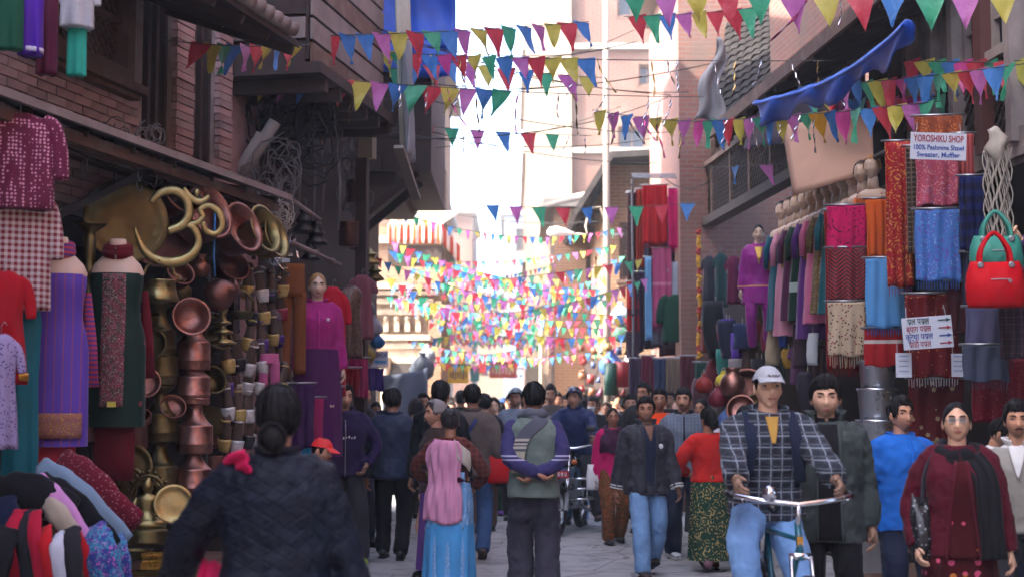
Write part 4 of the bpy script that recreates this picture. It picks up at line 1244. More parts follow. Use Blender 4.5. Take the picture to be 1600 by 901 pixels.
    def strip(s, b, P, w, thick=.008, nfold=2, side=None):
        k = len(P)
        pts, _ = smoothpath(P, [1] * k, 5); m = len(pts) - 1
        def f(u, v):
            i = round(v * m); t = (pts[min(i + 1, m)] - pts[max(i - 1, 0)]).normalized()
            sd = Vector(side) if side else (t.cross(Vector((0, 1, 0))) if abs(t.y) < .9 else Vector((1, 0, 0)))
            sd = sd.normalized() if sd.length > 1e-4 else Vector((1, 0, 0))
            nn = t.cross(sd)
            return pts[i] + sd * (u - .5) * w + nn * .10 * w * sin(u * nfold * 2 * pi + v * 3)
        b.grid(f, 10, m, 0, thick)
    def strap(s, mat, path, w=.03, name='strap', thick=.006, side=None):
        b = MB(); s.strip(b, [s.up(Vector(q)) for q in path], w, thick, 0, side); return b.build(name, mat, s.root, True)
    def world(s, v):
        k = s.root.scale[0]; return Vector(s.root.location) + rotz(s.root.rotation_euler[2]) @ (Vector(v) * k)
    def bag(s, label, mat, c, d, yaw=0.0, handle=None, hm=None, name='shoulder_bag', cat='bag', slack=1.0, group=None):
        """a slack bag carried by the person: a thing of its own"""
        o = thing(name, label, cat, s.world(c), s.root.rotation_euler[2] + yaw, group)
        b = MB(); k = 9; rings = []
        for i in range(k + 1):
            t = i / k; w = d[0] * (.62 + .38 * sin(pi * min(1, t * .62 + .25))) / 2; th = d[1] * max(.12, sin(pi * (.22 + .74 * t))) / 2
            rings.append([Vector((w * cos(2 * pi * j / 18) * (1 + .05 * slack * sin(3 * j + t * 5)), th * sin(2 * pi * j / 18) * (1 + .12 * slack * sin(j * 2 + i)), -d[2] + d[2] * t + .03 * slack * cos(2 * pi * j / 9) * t)) for j in range(18)])
        b.loft(rings); b.build('bag_body', mat, o, True)
        if handle:
            R = rotz(-(s.root.rotation_euler[2] + yaw)); q = [R @ (s.world(v) - Vector(o.location)) for v in handle]
            b = MB(); P, _ = smoothpath(q, [1] * len(q), 5); b.tube(P, .011, 7, squash=(.5, (0, 1, 0))); b.build('handle', hm or mat, o, True)
        return o
# ------------------------------------------------------------------ the people of the photograph
W_BLACK = cloth('black cloth', '#17171b'); W_NAVY = cloth('navy cloth', '#1c2336'); W_CHAR = cloth('charcoal cloth', '#2f2f35')
W_JEAN = cloth('washed denim', '#6d8fb4', var=.28, bs=140); W_JEAN_DK = cloth('dark denim', '#232c42', var=.2); W_JEAN_MID = cloth('mid denim', '#3c587f', var=.25)
W_OLIVE = cloth('olive grey shell', '#3b4342', rough=.6); W_GREYB = cloth('grey-blue cloth', '#76808e'); W_WHITE = cloth('white cotton', '#c9c8c6'); W_BROWN = cloth('taupe twill', '#5c524c')
W_RED = cloth('red knit', '#b8231f'); W_ORANGE = cloth('orange jersey', '#e2451c'); W_MAROON = cloth('maroon knit', '#4d1020', bump=.5, bs=60)
SHOE_BLK = M('black leather', '#141315', .4, 0, .2, 10); SHOE_WHT = M('white trainer', '#b9bcc0', .6); SHOE_NEON = M('neon trainer', '#9db32c', .6); SHOE_BRN = M('brown leather', '#3a2a22', .5)
SOLE_WHT = M('pale sole', '#c9c9c4', .7)
GOLD = M('gold trim', '#b98d3c', .35, .8, .2, 20)

def quilt(t, c):
    return c
def quilted():
    t = NT('quilted navy nylon'); x, y, z = t.xyz()
    q = t.math('ADD', x, t.math('MULTIPLY', y, .6))
    a = t.math('ABSOLUTE', t.math('SUBTRACT', t.math('FRACT', t.math('MULTIPLY', t.math('ADD', z, t.math('MULTIPLY', q, .62)), 17.0)), .5))
    b_ = t.math('ABSOLUTE', t.math('SUBTRACT', t.math('FRACT', t.math('MULTIPLY', t.math('SUBTRACT', z, t.math('MULTIPLY', q, .62)), 17.0)), .5))
    h = t.math('MINIMUM', t.math('MULTIPLY', a, 8.0, clamp=True), t.math('MULTIPLY', b_, 8.0, clamp=True))
    h = t.math('POWER', h, .5)
    t.put(t.b.inputs['Base Color'], t.mix(t.ramp(t.noise(6, 4), .3, .7), srgb('#0c111c'), srgb('#151c2c')))
    t.b.inputs['Roughness'].default_value = .6; t.b.inputs['Specular IOR Level'].default_value = .2
    t.l(t.bump(t.math('ADD', t.math('MULTIPLY', h, 1.0), t.math('MULTIPLY', t.noise(9, 3), .5)), .45, .010), t.b.inputs['Normal'])
    return t.mat

# 1 woman in front, seen from behind
p = Person(434, 5.3, 'woman in navy quilted jacket seen from behind, black hair in a low bun', 1.60, 184, True, 2, near=True, bulk=.034, face=False,
           hands=[(-.35, -.08, .76), (.41, -.22, .95)], elbows=[(-.9, .5, 0), (1, .5, -.3)], head=(-4, 2))
p.vox = .009
p.hair('women', bun=((.0, .112, -.062), (.056, .05, .062)), vol=.026)
p.top(quilted(), .70, .03, 1.03, 'quilted_jacket', flare=.06, folds=.02, size=.12, arm=(.084, .078, .06))
p.collar(quilted(), .055, .078, .4, flare=.012); p.trousers(W_BLACK); p.shoes(SHOE_BLK)
PINK_S = cloth('hot pink scarf', '#c3154e', rough=.6)
b = MB(); p.strip(b, [Vector(q) for q in ((.10, .16, 1.43), (.17, .05, 1.40), (.2, -.16, 1.28))], .09); b.build('pink_scarf', PINK_S, p.root, True)
b = MB(); p.strip(b, [Vector(q) for q in ((.24, -.12, 1.02), (.27, -.02, .85), (.285, .03, .55))], .13, nfold=3); b.build('scarf_end', PINK_S, p.root, True)

# 2 navy jacket walking away
p = Person(614, 14.4, 'man walking away in a dark navy jacket and black trousers beside the purple hoodie', 1.69, 176, skin=2, bulk=.012, face=False,
           feet=[(-.10, .10, .10), (.11, -.12, .085)], hands=[(-.27, -.05, .80), (.25, .05, .80)])
p.hair(); p.top(cloth('slate navy shell', '#2a3346', rough=.6), .80, .028, folds=.022); p.collar(cloth('slate navy shell', '#2a3346'), .05); p.trousers(W_BLACK, ankle=.075, knee=.088); p.shoes(SHOE_BLK, pitch=(-20, 0))
# 3 purple hoodie
p = Person(537, 14.0, 'smiling man in a purple hoodie with hands in pockets and neon green shoes', 1.74, 14, skin=3, bulk=.016,
           feet=[(-.12, .05, .085), (.16, -.16, .085)], hands=[(-.19, -.13, .92), (.20, -.13, .92)], elbows=[(-1, .5, 0), (1, .5, 0)], head=(8, -4))
PURP = cloth('purple fleece', '#2a1c42')
p.hair(); p.top(PURP, .82, .03, .98, 'hoodie', folds=.024); p.collar(PURP, .06, .085, .7, 'hood', .03); p.placket(STEEL, .008, .82, 1.36, .034); p.trousers(W_CHAR, knee=.09, ankle=.08); p.shoes(SHOE_NEON, SOLE_WHT)
b = MB()
for i in range(8):
    x = -.10 + i * .027; b.box((x, -.152 - .005 * (4 - abs(i - 3.5)), 1.19 + .005 * (i % 3)), (.014, .008, .012 + .012 * (i % 2)))
b.build('chest_print', W_WHITE, p.root)
# 4 tall black jacket from behind
p = Person(688, 13.7, 'tall man in black jacket seen from behind, left of the brown jacket', 1.755, 172, skin=2, bulk=.016, face=False, hands=[(-.25, -.05, .82), (.27, .02, .80)])
p.hair(vol=.022); p.top(cloth('black shell', '#16181d', rough=.55), .78, .028, folds=.022); p.collar(cloth('black shell', '#16181d'), .055); p.trousers(W_JEAN_DK); p.shoes(SHOE_BLK)
# 5 brown jacket with red bag
p = Person(738, 14.5, 'man in taupe jacket and jeans walking away with a red bag', 1.73, 178, skin=2, bulk=.010, face=False, hands=[(-.26, -.1, .86), (.25, 0, .80)], feet=[(-.11, .12, .11), (.10, -.14, .085)])
p.hair(vol=.022); p.top(W_BROWN, .80, .026, folds=.02); p.collar(W_BROWN, .055); p.trousers(W_JEAN_MID, knee=.085, ankle=.072); p.shoes(SHOE_BRN, pitch=(-20, 0))
p.strap(cloth('blue webbing', '#2d3a68'), [(-.10, .05, 1.43), (-.03, .155, 1.34), (.1, .165, 1.12), (.17, .12, 1.0)], .035, 'bag_strap')
# red cloth bag hanging at the right of it
p.bag('red cloth bag slung behind the pink sari', cloth('red canvas', '#b0141d', rough=.6), (-.26, -.02, 1.13), (.34, .2, .40), .3, [(-.26, 0, 1.1), (-.2, .05, 1.3), (-.1, .02, 1.43)])
p.bag('black shoulder bag below the red cloth bag', W_BLACK, (-.33, -.05, .92), (.24, .12, .22), .3, [(-.33, -.05, .9), (-.24, .0, 1.2), (-.12, .02, 1.43)])
# 6 sari woman
p = Person(704, 11.9, 'woman in a pink shawl and pale blue sari seen from behind', 1.50, 172, True, 2, bulk=.006, face=False, hands=[(-.20, -.20, .96), (.22, -.22, 1.02)], elbows=[(-1, .5, -.2), (1, .5, -.2)], head=(10, 0))
p.vox = .014
SARI = cloth('pale blue printed sari', '#6fa0cc', P_floral('#a9c4da', '#5a86b8', 14, .35), rough=.55)
SHAWL_PK = cloth('pale pink shawl', '#c98aa6', rough=.5, var=.1)
BLOUSE = cloth('rust checked blouse', '#5b2a22', P_plaid('#46242a', '#74402c', .05, .15))
p.hair('women', HAIR_GREY, bun=((0, .085, .075), (.045, .042, .036)), vol=.02)
p.top(BLOUSE, .96, .02, .92, 'blouse', folds=.02); p.skirt(SARI, 1.02, .03, .225, .045, 9, .10, 'sari'); p.shoes(SHOE_BRN)
p.skirt(cloth('plain sky-blue sari cloth', '#4f9bd0', rough=.5), .64, .028, .235, .055, 12, .17, 'sari_wrap')
p.wrap(SARI, 'sari_drape', 2.2, 4.1, lambda u: (.60, 1.12), .042, .006, 5)
p.wrap(SHAWL_PK, 'pink_shawl', 1.95, 3.75, lambda u: (.66 + .025 * sin(u * 7), 1.43 - .02 * u), .064, .008, 4, 40, 24, .007)
p.wrap(cloth('cream shawl border', '#b9b1a2'), 'shawl_border', 3.55, 4.3, lambda u: (1.24 - .12 * u, 1.43 - .14 * u), .060, .004, 2, 10, 8)
um = thing('folded_umbrella', 'dark striped umbrella with yellow band tucked under her arm by the pink shawl', 'umbrella', p.world((0, 0, 0)))
A, B = p.world((.26, -.12, 1.09)), p.world((-.17, .20, 1.045))
um.location = A
b = MB(); dd = B - A
b.tube([dd * 0, dd * .25, dd * .7, dd * .98], [.012, .04, .036, .01], 10); b.build('canopy', cloth('umbrella cloth', '#3a1524', P_stripe('#7c7a2c', .12, .25)), um, True)
b = MB(); b.tube([dd * .95, dd * 1.12], .007, 6); b.build('tip', BLACKP, um)
b = MB(); b.tube([dd * .02, dd * -.25], .008, 6); b.build('shaft', STEEL, um)
# old face beside her
p = Person(681, 12.9, 'elderly person in white head cloth facing left behind the pink shawl', 1.57, -62, True, 1, bulk=.0)
p.hair('women', HAIR_GREY); p.hood(cloth('greyish white head cloth', '#8d8480'), 1.2, .95); p.top(cloth('dull brown wool', '#3c2c28'), .8); p.skirt(cloth('lilac petticoat', '#6a3f8c'), 1.0, .08, .22); p.shoes(SHOE_BLK)
# 7 grey vest, hands behind
p = Person(834, 11.5, 'man in a sage grey vest walking away with hands clasped behind his back', 1.705, 180, skin=2, bulk=.012, face=False,
           hands=[(.0, .20, .985), (-.02, .225, 1.0)], elbows=[(-1, .5, -.5), (1, .5, -.5)], feet=[(-.10, .06, .085), (.10, -.1, .085)])
p.vox = .013
SLV = cloth('purple-grey sleeves', '#3a3560', P_bands([(1.10, 1.112, '#a9a6b8'), (1.13, 1.142, '#a9a6b8')]), bump=.4)
p.hair(vol=.024); p.top(SLV, .90, -.022, .98, 'sweater', arm=(.064, .06, .048), folds=.016, s0=.165)
b = MB(); zs = [.80, .84, .92, 1.02, 1.12, 1.2, 1.28, 1.33, 1.37, 1.41, 1.44]
VEST = cloth('sage grey vest cloth', '#6f7d74', bump=.2, var=.12)
b.loft([p.ring(z, .028 + .03 * max(0, 1 - z) - (.10 if z > 1.3 else 0) * 0, 36) for z in zs]); knit(b.build('vest', VEST, p.root, True), .013, .018, .12)
p.trousers(cloth('slate trousers', '#3d3c47', var=.1), knee=.105, ankle=.105, thigh=.108, folds=.02); p.shoes(SHOE_BLK)
SCF = cloth('grey striped scarf', '#5a5d66', P_bands([(1.19, 1.27, '#b9b3a4'), (1.21, 1.22, '#4a4c55'), (1.235, 1.25, '#4a4c55'), (.9, 1.17, '#aaa58f')]))
p.neck_scarf(SCF, .088, .040, 1.44); p.strap(SCF, [(-.10, .03, 1.47), (-.05, .14, 1.41), (.08, .185, 1.29), (.125, .182, 1.14), (.13, .178, 1.0)], .105, 'scarf_end', .008)
# 8 red top, green skirt
p = Person(1106, 13.4, 'woman in a red knit top and dark green flowered skirt seen from behind', 1.50, 196, True, 2, bulk=.008, face=False, hands=[(-.16, -.24, 1.02), (.16, -.24, 1.02)], elbows=[(-1, .4, -.3), (1, .4, -.3)], head=(6, 8), feet=[(-.09, -.1, .085), (.10, .16, .13)])
p.hair('women', bun=((0, .10, -.02), (.05, .042, .05)), vol=.022); p.top(W_RED, .93, .03, 1.0, 'knit_top', folds=.016, arm=(.082, .072, .05))
p.skirt(cloth('green flowered skirt', '#0f3a2e', P_seq(P_floral('#a88f5a', '#8d2b2c', 9, .42), P_spots('#b9a468', 22, .16))), 1.0, .12, .235, .03, 8, .07); p.shoes(cloth('grey-pink slipper', '#6a4a55'), pitch=(0, -28))
# 9 dark-grey jacket man walking to the camera
p = Person(1009, 13.0, 'man striding forward in an open dark grey jacket, navy shirt and pale jeans', 1.60, 10, skin=2, bulk=.012, feet=[(-.10, -.22, .085), (.11, .24, .13)], hands=[(-.29, .06, .80), (.28, -.12, .82)], head=(-14, 2), near=True)
JK = cloth('dark grey jacket', '#33333a', rough=.6)
p.hair(vol=.02); p.top(JK, .78, .032, .97, 'jacket', flare=.05, folds=.024, size=.1, arm=(.08, .07, .056)); p.vneck(W_NAVY, .80, .14, .036, 'shirt', 1.42, .09, JK); p.vneck(p.skin, 1.29, .10, .043, 'neck_opening', 1.44, .01)
p.collar(JK, .075, .082, .55, flare=.03); p.trousers(W_JEAN, knee=.088, ankle=.08); p.shoes(SHOE_BRN, pitch=(0, -18))
for sx in (-1, 1):
    d = (p.W[(sx + 1) // 2] - p.E[(sx + 1) // 2]).normalized(); w = p.W[(sx + 1) // 2]
    b = MB()
    for k in (-.02, -.045): b.tube([w + d * k, w + d * (k + .010)], .0665, 14)
    b.build('cuff_stripe', W_WHITE, p.root, True)
b = MB(); b.ell((.105, -.147, 1.24), (.026, .006, .026), 12, 6); b.build('badge', W_WHITE, p.root, True)
# 10 magenta woman
p = Person(957, 16.0, 'woman in magenta top, purple shawl and patterned trousers carrying a dark bag', 1.50, 12, True, 2, feet=[(-.1, -.12, .085), (.1, .1, .1)], hands=[(-.26, -.03, .80), (.24, -.05, .78)], head=(-8, 0))
p.hair('part', vol=.016); p.top(cloth('magenta wool', '#b01658'), .80, .022, 1.0, 'top', flare=.1); p.neck_scarf(cloth('plum shawl', '#3a1c33'), .09, .04, 1.42)
p.wrap(cloth('plum shawl', '#3a1c33'), 'shawl', -1.5, 1.5, lambda u: (1.10 + .05 * sin(u * 6), 1.40), .042, .008, 3)
p.trousers(cloth('rust patterned cotton', '#5a3a22', P_floral('#a8542c', '#2e4a3a', 12, .5)), knee=.095, ankle=.08, thigh=.115); p.shoes(SHOE_BLK)
p.bag('white plastic bag in the magenta woman\'s hand', W_WHITE, (-.28, -.05, .97), (.14, .06, .26), 0, None, name='plastic_bag')
p.bag('dark leather bag hanging low beside the magenta woman', SHOE_BLK, (.28, -.06, .70), (.26, .1, .34), 0, [(.2, -.06, .66), (.25, -.06, .78), (.33, -.06, .66)], name='hand_bag')
# 11 plaid puffer man
p = Person(1068, 14.6, 'man with moustache in a grey checked zip jacket', 1.70, -6, skin=1, bulk=.022, feet=[(-.12, -.12, .085), (.14, .1, .085)], head=(-10, 3), hands=[(-.27, -.03, .80), (.27, .0, .82)])
CHK = cloth('grey-blue check', '#7c8794', P_plaid('#59606d', '#3a3f4a', .035, .16)); p.hair(); p.moustache(); p.top(CHK, .82, .03, folds=.02); p.collar(W_BLACK, .06, .084, .25); p.placket(W_BLACK, .014, .82, 1.42, .04); p.trousers(W_NAVY, knee=.095, ankle=.09); p.shoes(SHOE_WHT, SOLE_WHT, yaw=(15, -15))
p.bag('white and yellow plastic carrier bag beside the flowered skirt', cloth('printed carrier bag', '#b9c2c4', P_spots('#b9b52c', 7, .35), rough=.4), (.30, -.14, .82), (.22, .08, .40), 0, [(.24, -.14, .8), (.28, -.1, .9), (.34, -.14, .8)], name='plastic_bag')
# 12, 13 orange tee and black jacket behind
p = Person(1030, 15.6, 'man in a bright orange shirt behind the dark grey jacket', 1.70, 4, skin=2, bulk=.02, head=(-10, 5)); p.hair(); p.top(W_ORANGE, .80, .024); p.trousers(W_NAVY); p.shoes(SHOE_BLK)
p = Person(1007, 17.4, 'man in black jacket looking left behind the orange shirt', 1.80, -18, skin=2, bulk=.02, head=(-14, 0)); p.hair(); p.top(W_BLACK, .80, .03); p.collar(W_BLACK); p.trousers(W_JEAN_DK); p.shoes(SHOE_BLK)
# 14 sunglasses
p = Person(899, 18.6, 'man in sunglasses, black jacket and pale blue shirt behind the motorcycle', 1.745, -2, skin=2, bulk=.015); p.hair(vol=.022); p.glasses(BLACKP, M('sunglass lens', '#08080a', .1)); p.top(W_BLACK, .80, .03); p.vneck(cloth('pale blue shirt', '#9fc0cf'), .95, .13, .038, 'shirt', 1.43, .05, W_BLACK); p.collar(W_BLACK, .05, .085, .6); p.trousers(W_JEAN); p.shoes(SHOE_BLK)
# 15 headscarf woman
p = Person(771, 20.0, 'young woman in green shawl and red cardigan holding her hands together', 1.62, 6, True, 3, hands=[(-.03, -.2, 1.1), (.03, -.2, 1.1)]); p.hair('part'); p.hood(cloth('dark green shawl', '#3c3a26'), 1.5, .9); p.top(cloth('crimson cardigan', '#8c1620'), .7, .024, name='cardigan'); p.wrap(cloth('olive shawl', '#6a6434'), 'shawl', -.8, .8, lambda u: (.95, 1.42), .036, .008, 3); p.trousers(cloth('green leggings', '#1d4a32')); p.shoes(cloth('violet shoe', '#7a4a9c'))
p.bag('dark handbag on the red cardigan woman\'s arm', W_CHAR, (.22, -.1, 1.0), (.26, .1, .24), 0, [(.15, -.1, .98), (.2, -.05, 1.2), (.28, -.1, .98)], name='hand_bag')
# 16 helmet man in light grey
p = Person(806, 19.2, 'man in steel grey helmet and light grey jacket left of the grey vest', 1.74, -10, skin=2, bulk=.014); p.helmet(M('steel-blue helmet', '#4d5a66', .3, 0, .1, 4, coat=.3)); p.hair(); p.top(W_GREYB, .8, .03); p.trousers(W_CHAR); p.shoes(SHOE_BLK)
# 17 curly man
p = Person(861, 20.5, 'man with thick dark hair and grey shirt behind the grey vest', 1.80, -8, skin=2); p.hair(vol=.034); p.top(cloth('grey-brown shirt', '#4a423e'), .8, .024); p.trousers(W_JEAN_DK); p.shoes(SHOE_BLK)
# 19 cyclist
BX, BY = at(1213, 630, 7.6).x, 7.6
p = Person(0, 0, 'man in pale cap and plaid shirt riding a bicycle', 1.66, 2, skin=3, near=True, pos=(BX, BY), lean=9, hip=(0, .30, 1.0), bulk=.016,
           hands=[(-.285, -.34, 1.115), (.285, -.34, 1.115)], elbows=[(-1, .5, -.45), (1, .5, -.45)], feet=[(-.13, -.08, .42), (.13, .0, .22)], knees=[(-.45, -1, .2), (.4, -1, .2)], head=(0, 3))
p.vox = .010
PLAID = cloth('grey and white plaid flannel', '#33363f', P_seq(P_plaid('#272a33', '#8f98a2', .062, .10), P_stripe('#50545c', .062, .12, 2)))
p.hair(vol=.008); p.cap(M('pale grey cotton cap', '#a4a7ac', .8, 0, .08, 8, .3, 90), low=1.16); p.top(PLAID, .86, .03, .97, 'plaid_shirt', flare=.08, folds=.022, size=.1, arm=(.085, .075, .058)); p.collar(PLAID, .05, .085, .55, flare=.035)
p.vneck(cloth('yellow t-shirt', '#b08a44'), 1.30, .075, .038, 'undershirt', 1.44, .02)
b = MB(); 
for k in range(3): b.tube([p.hp((-.02 + .022 * k + .02 * t, -.097 - .012 + .004 * abs(k - 1), .062 + .007 * sin(t * 6 + k))) for t in (0, .3, .6, 1)], .0035, 5)
b.build('cap_embroidery', W_CHAR, p.root, True)
p.trousers(cloth('pale blue jeans', '#6f95c2', var=.3, bs=140), thigh=.100, knee=.085, ankle=.075, folds=.014); p.shoes(SHOE_BRN)
for sx in (-1, 1):
    p.strap(W_NAVY, [(sx * .10, .11, 1.40), (sx * .115, .0, 1.435), (sx * .125, -.135, 1.33), (sx * .135, -.165, 1.2), (sx * .16, -.13, 1.08)], .062, 'rucksack_strap', .012)
CYC = p
# 20 black-haired man in olive jacket
p = Person(1290, 8.5, 'black-haired man in olive jacket over black shirt, beside the cyclist', 1.70, -8, skin=3, near=True, bulk=.02, head=(-2, 0), hands=[(-.23, -.04, .80), (.26, -.03, .78)], wide=1.05)
p.hair(vol=.026); p.top(W_OLIVE, .74, .036, .98, 'jacket', flare=.05, folds=.026, size=.11, arm=(.078, .068, .056)); p.vneck(W_BLACK, .76, .13, .044, 'shirt', 1.43, .15, W_OLIVE); p.collar(W_BLACK, .06, .072, .12); p.collar(W_OLIVE, .085, .09, .75, 'jacket_collar', .035); p.trousers(W_BLACK); p.shoes(SHOE_BLK)
# 21 blue polo
p = Person(1407, 9.4, 'young man in a bright blue polo shirt walking behind the maroon cardigan', 1.585, 14, skin=1, near=True, bulk=.01, head=(0, 3), hands=[(-.27, .02, .80), (.24, -.04, .84)], feet=[(-.1, .1, .1), (.1, -.1, .085)])
POLO = cloth('bright blue polo', '#1f62b8', var=.1); p.hair(vol=.022); p.top(POLO, .78, .034, .40, 'polo_shirt', flare=.06, folds=.022, size=.12); p.collar(POLO, .035, .078, .4, flare=.03); p.placket(POLO, .03, 1.2, 1.40, .036, 'button_placket')
p.trousers(W_JEAN_DK, knee=.09, ankle=.08); p.shoes(SHOE_BLK)
for sx in (-1, 1): p.strap(cloth('pale shoulder stripe', '#a8aeb2'), [(sx * .09, .012, 1.432), (sx * .15, .006, 1.408), (sx * .205, .004, 1.355)], .035, 'shoulder_stripe', .004, (0, 1, 0))
# 22 maroon woman
p = Person(1494, 7.8, 'woman in maroon cardigan, black scarf and glasses with a shoulder bag', 1.552, -10, True, 3, near=True, bulk=.024, head=(-4, 8), hands=[(-.25, -.08, .86), (.27, -.08, .83)], elbows=[(-.5, .8, 0), (.5, .8, 0)])
p.vox = .011
p.hair('part', vol=.014, bun=((0, .095, -.02), (.045, .04, .05))); p.glasses(STEEL, M('spectacle lens', '#6a5a50', .15, 0, .05, 2, spec=.6)); p.top(W_MAROON, .80, .03, 1.0, 'cardigan', folds=.018, arm=(.082, .072, .052))
KUR = cloth('maroon kurta with flower motifs', '#3d0c14', P_seq(P_spots('#b06a34', 13, .27, '#b8486a', .25)))
p.skirt(KUR, .98, .40, .235, .04, 7, .05, 'kurta'); p.vneck(KUR, .79, .06, .036, 'kurta_front', 1.36, .20, W_MAROON); p.trousers(cloth('dark red churidar', '#300a12')); p.shoes(SHOE_BRN)
p.neck_scarf(W_BLACK, .10, .048, 1.41, name='black_scarf'); b = MB(); p.strip(b, [p.up(Vector(q)) for q in ((.06, -.10, 1.38), (.13, -.18, 1.26), (.15, -.205, 1.0), (.165, -.20, .80))], .14, .01, 3); b.build('scarf_end', W_BLACK, p.root, True)
p.bag('black and silver shoulder bag under the maroon cardigan\'s arm', M('black sequinned leather', '#1a1a1e', .3, 0, .3, 20, .8, 45, P_spots('#9aa0a6', 42, .22)), (-.23, -.06, 1.14), (.11, .17, .33), .2, [(-.22, -.08, 1.1), (-.2, -.09, 1.3), (-.12, -.02, 1.43), (-.14, .08, 1.36)], W_CHAR)
# 23 right-edge man
p = Person(1588, 8.5, 'man with moustache in a grey knitted waistcoat at the right edge', 1.56, -20, skin=1, near=True, head=(6, 0), bulk=.012)
p.hair(vol=.02); p.moustache(); p.top(W_WHITE, .90, -.02, name='shirt', s0=.15); b = MB(); b.loft([p.ring(z, .036, 36) for z in (.86, .92, 1.02, 1.12, 1.2, 1.28, 1.33, 1.37, 1.405)]); knit(b.build('waistcoat', cloth('grey knit waistcoat', '#8b8880', bump=.5, bs=70), p.root, True), .013, .012); p.vneck(W_WHITE, 1.22, .12, .05, 'shirt_front', 1.42, .01); p.collar(W_WHITE, .045, .074, .4, flare=.03); p.trousers(W_CHAR); p.shoes(SHOE_BLK)
# 24 head between
p = Person(1551, 9.8, 'dark-haired person looking down between maroon cardigan and right-edge man', 1.46, 50, skin=2, head=(10, -28), face=True); p.hair(vol=.026); p.top(cloth('pale blue shirt', '#9fc0cf'), .8, .02); p.trousers(W_NAVY); p.shoes(SHOE_BLK)
# 25 child with red cap
p = Person(497, 10.6, 'child in a bright red cap facing right behind the quilted jacket', 1.30, 78, skin=1, head=(0, -14), wide=1.02); p.hair(vol=.01); p.cap(M('red cotton cap', '#c81d18', .7, 0, .1, 6, .3, 90), low=1.2); p.top(W_NAVY, .8, .02); p.trousers(W_CHAR); p.shoes(SHOE_BLK)
# 26 shopkeeper reaching in from the right, standing on the stall bench
p = Person(0, 0, 'shopkeeper in purple sleeve reaching for the hanging handbags from the right edge', 1.62, -60, True, 3, pos=(4.02, 9.75), z0=1.36, hands=[(-.38, -.34, 1.40), (.25, -.1, .9)], elbows=[(-.5, .4, -.8), (1, .5, 0)], near=True); p.hair('part'); p.top(cloth('deep purple knit', '#3c2350'), .8, .02); p.wrap(cloth('magenta waist shawl', '#a03a66'), 'shawl', -2, 2, lambda u: (.7, 1.1), .04); p.trousers(W_CHAR); p.shoes(SHOE_BLK)

# second row of the crowd: label, px, D, H, yaw, hair, top colour, extras
CROWD = [
    ('man in a black and white jacket in profile behind the purple hoodie', 566, 15.8, 1.76, 60, 'short', '#26262a', dict(bulk=.02, vest='#a9a9a4')),
    ('dark-haired man glancing back near the hanging grey tarpaulin', 607, 18.0, 1.72, 30, 'short', '#20283a', {}),
    ('person in a dark brown hood seen from behind between two jackets', 650, 17.2, 1.60, 178, 'women', '#2a1f24', dict(hood='#1f1a20')),
    ('man with a fair face peering out beside the dark hood', 662, 19.5, 1.68, 12, 'short', '#3a3034', {}),
    ('woman with black hair beside the taupe jacket', 757, 17.4, 1.66, 182, 'women', '#1c1a20', {}),
    ('person in a blue hood far behind the green shawl woman', 787, 27.0, 1.64, 170, 'short', '#5a2a66', dict(hood='#26407a')),
    ('woman in purple behind the steel grey helmet', 796, 29.0, 1.60, 5, 'part', '#5c2c5c', {}),
    ('person in a white face mask and black jacket right of the sunglasses man', 927, 20.6, 1.64, -20, 'short', '#18181c', dict(mask=1)),
    ('man in a black leather jacket behind the magenta top', 985, 18.2, 1.66, -6, 'short', '#17171a', {}),
    ('woman with centre parting far behind the magenta top', 947, 22.5, 1.56, -4, 'part', '#6a1c24', {}),
    ('woman in orange glimpsed behind the black leather jacket', 1000, 21.5, 1.58, 10, 'part', '#8a3420', {}),
    ('woman\'s face peering over the grey checked jacket', 1096, 16.4, 1.60, -18, 'part', '#4a2030', {}),
    ('dark head in a white shawl just right of the red knit top', 1140, 14.6, 1.53, 190, 'women', '#b9b6b8', {}),
    ('dark-haired shopper bending by the copper pots behind the cyclist', 1165, 13.6, 1.52, 120, 'women', '#2c2430', {}),
    ('far man in a brown jacket in the middle of the crowd', 838, 26.0, 1.70, 180, 'short', '#4a3c34', {}),
    ('far woman in a red shawl near the red signboard', 752, 30.0, 1.60, 0, 'part', '#9a2430', {}),
    ('far man in a grey shirt under the bunting', 820, 33.0, 1.72, 5, 'short', '#77777c', {}),
    ('far man in a tan jacket on the left of the street', 722, 31.0, 1.70, 178, 'short', '#8a7458', {}),
    ('far woman in a blue sari on the right of the street', 880, 29.0, 1.58, 180, 'women', '#2f4f8c', {}),
    ('far man in a white shirt beneath the lamp post', 912, 27.0, 1.70, 0, 'short', '#b9b9b4', {}),
    ('far man in dark clothes walking by the yellow board', 705, 36.0, 1.70, 0, 'short', '#25252b', {}),
    ('far woman in pink walking away down the middle', 775, 38.0, 1.58, 180, 'women', '#b05078', {}),
    ('far man in a green jersey in the distant crowd', 802, 42.0, 1.72, 0, 'short', '#2d5a3c', {}),
    ('far man in a maroon jacket in the distant crowd', 848, 40.0, 1.70, 182, 'short', '#4d1820', {}),
    ('far man in a yellow shirt by the red signboard', 783, 47.0, 1.70, 0, 'short', '#b59a3c', {}),
    ('far man in a dark coat in front of the far brick house', 866, 34.0, 1.70, 0, 'short', '#1f1f24', {}),
    ('far woman in white walking near the shrine', 690, 24.5, 1.56, 20, 'part', '#a9a5a0', {}),
    ('tiny distant man in navy walking away past the gap', 742, 52.0, 1.72, 180, 'short', '#22304c', {}),
    ('tiny distant woman in orange at the far end', 760, 58.0, 1.60, 0, 'part', '#b8602c', {}),
    ('man in a grey cap and coat by the right-hand stalls', 933, 25.0, 1.66, -30, 'short', '#55555a', {}),
    ('boy in a red jacket near the right-hand trinket stall', 955, 27.0, 1.45, -60, 'short', '#a02020', {}),
]
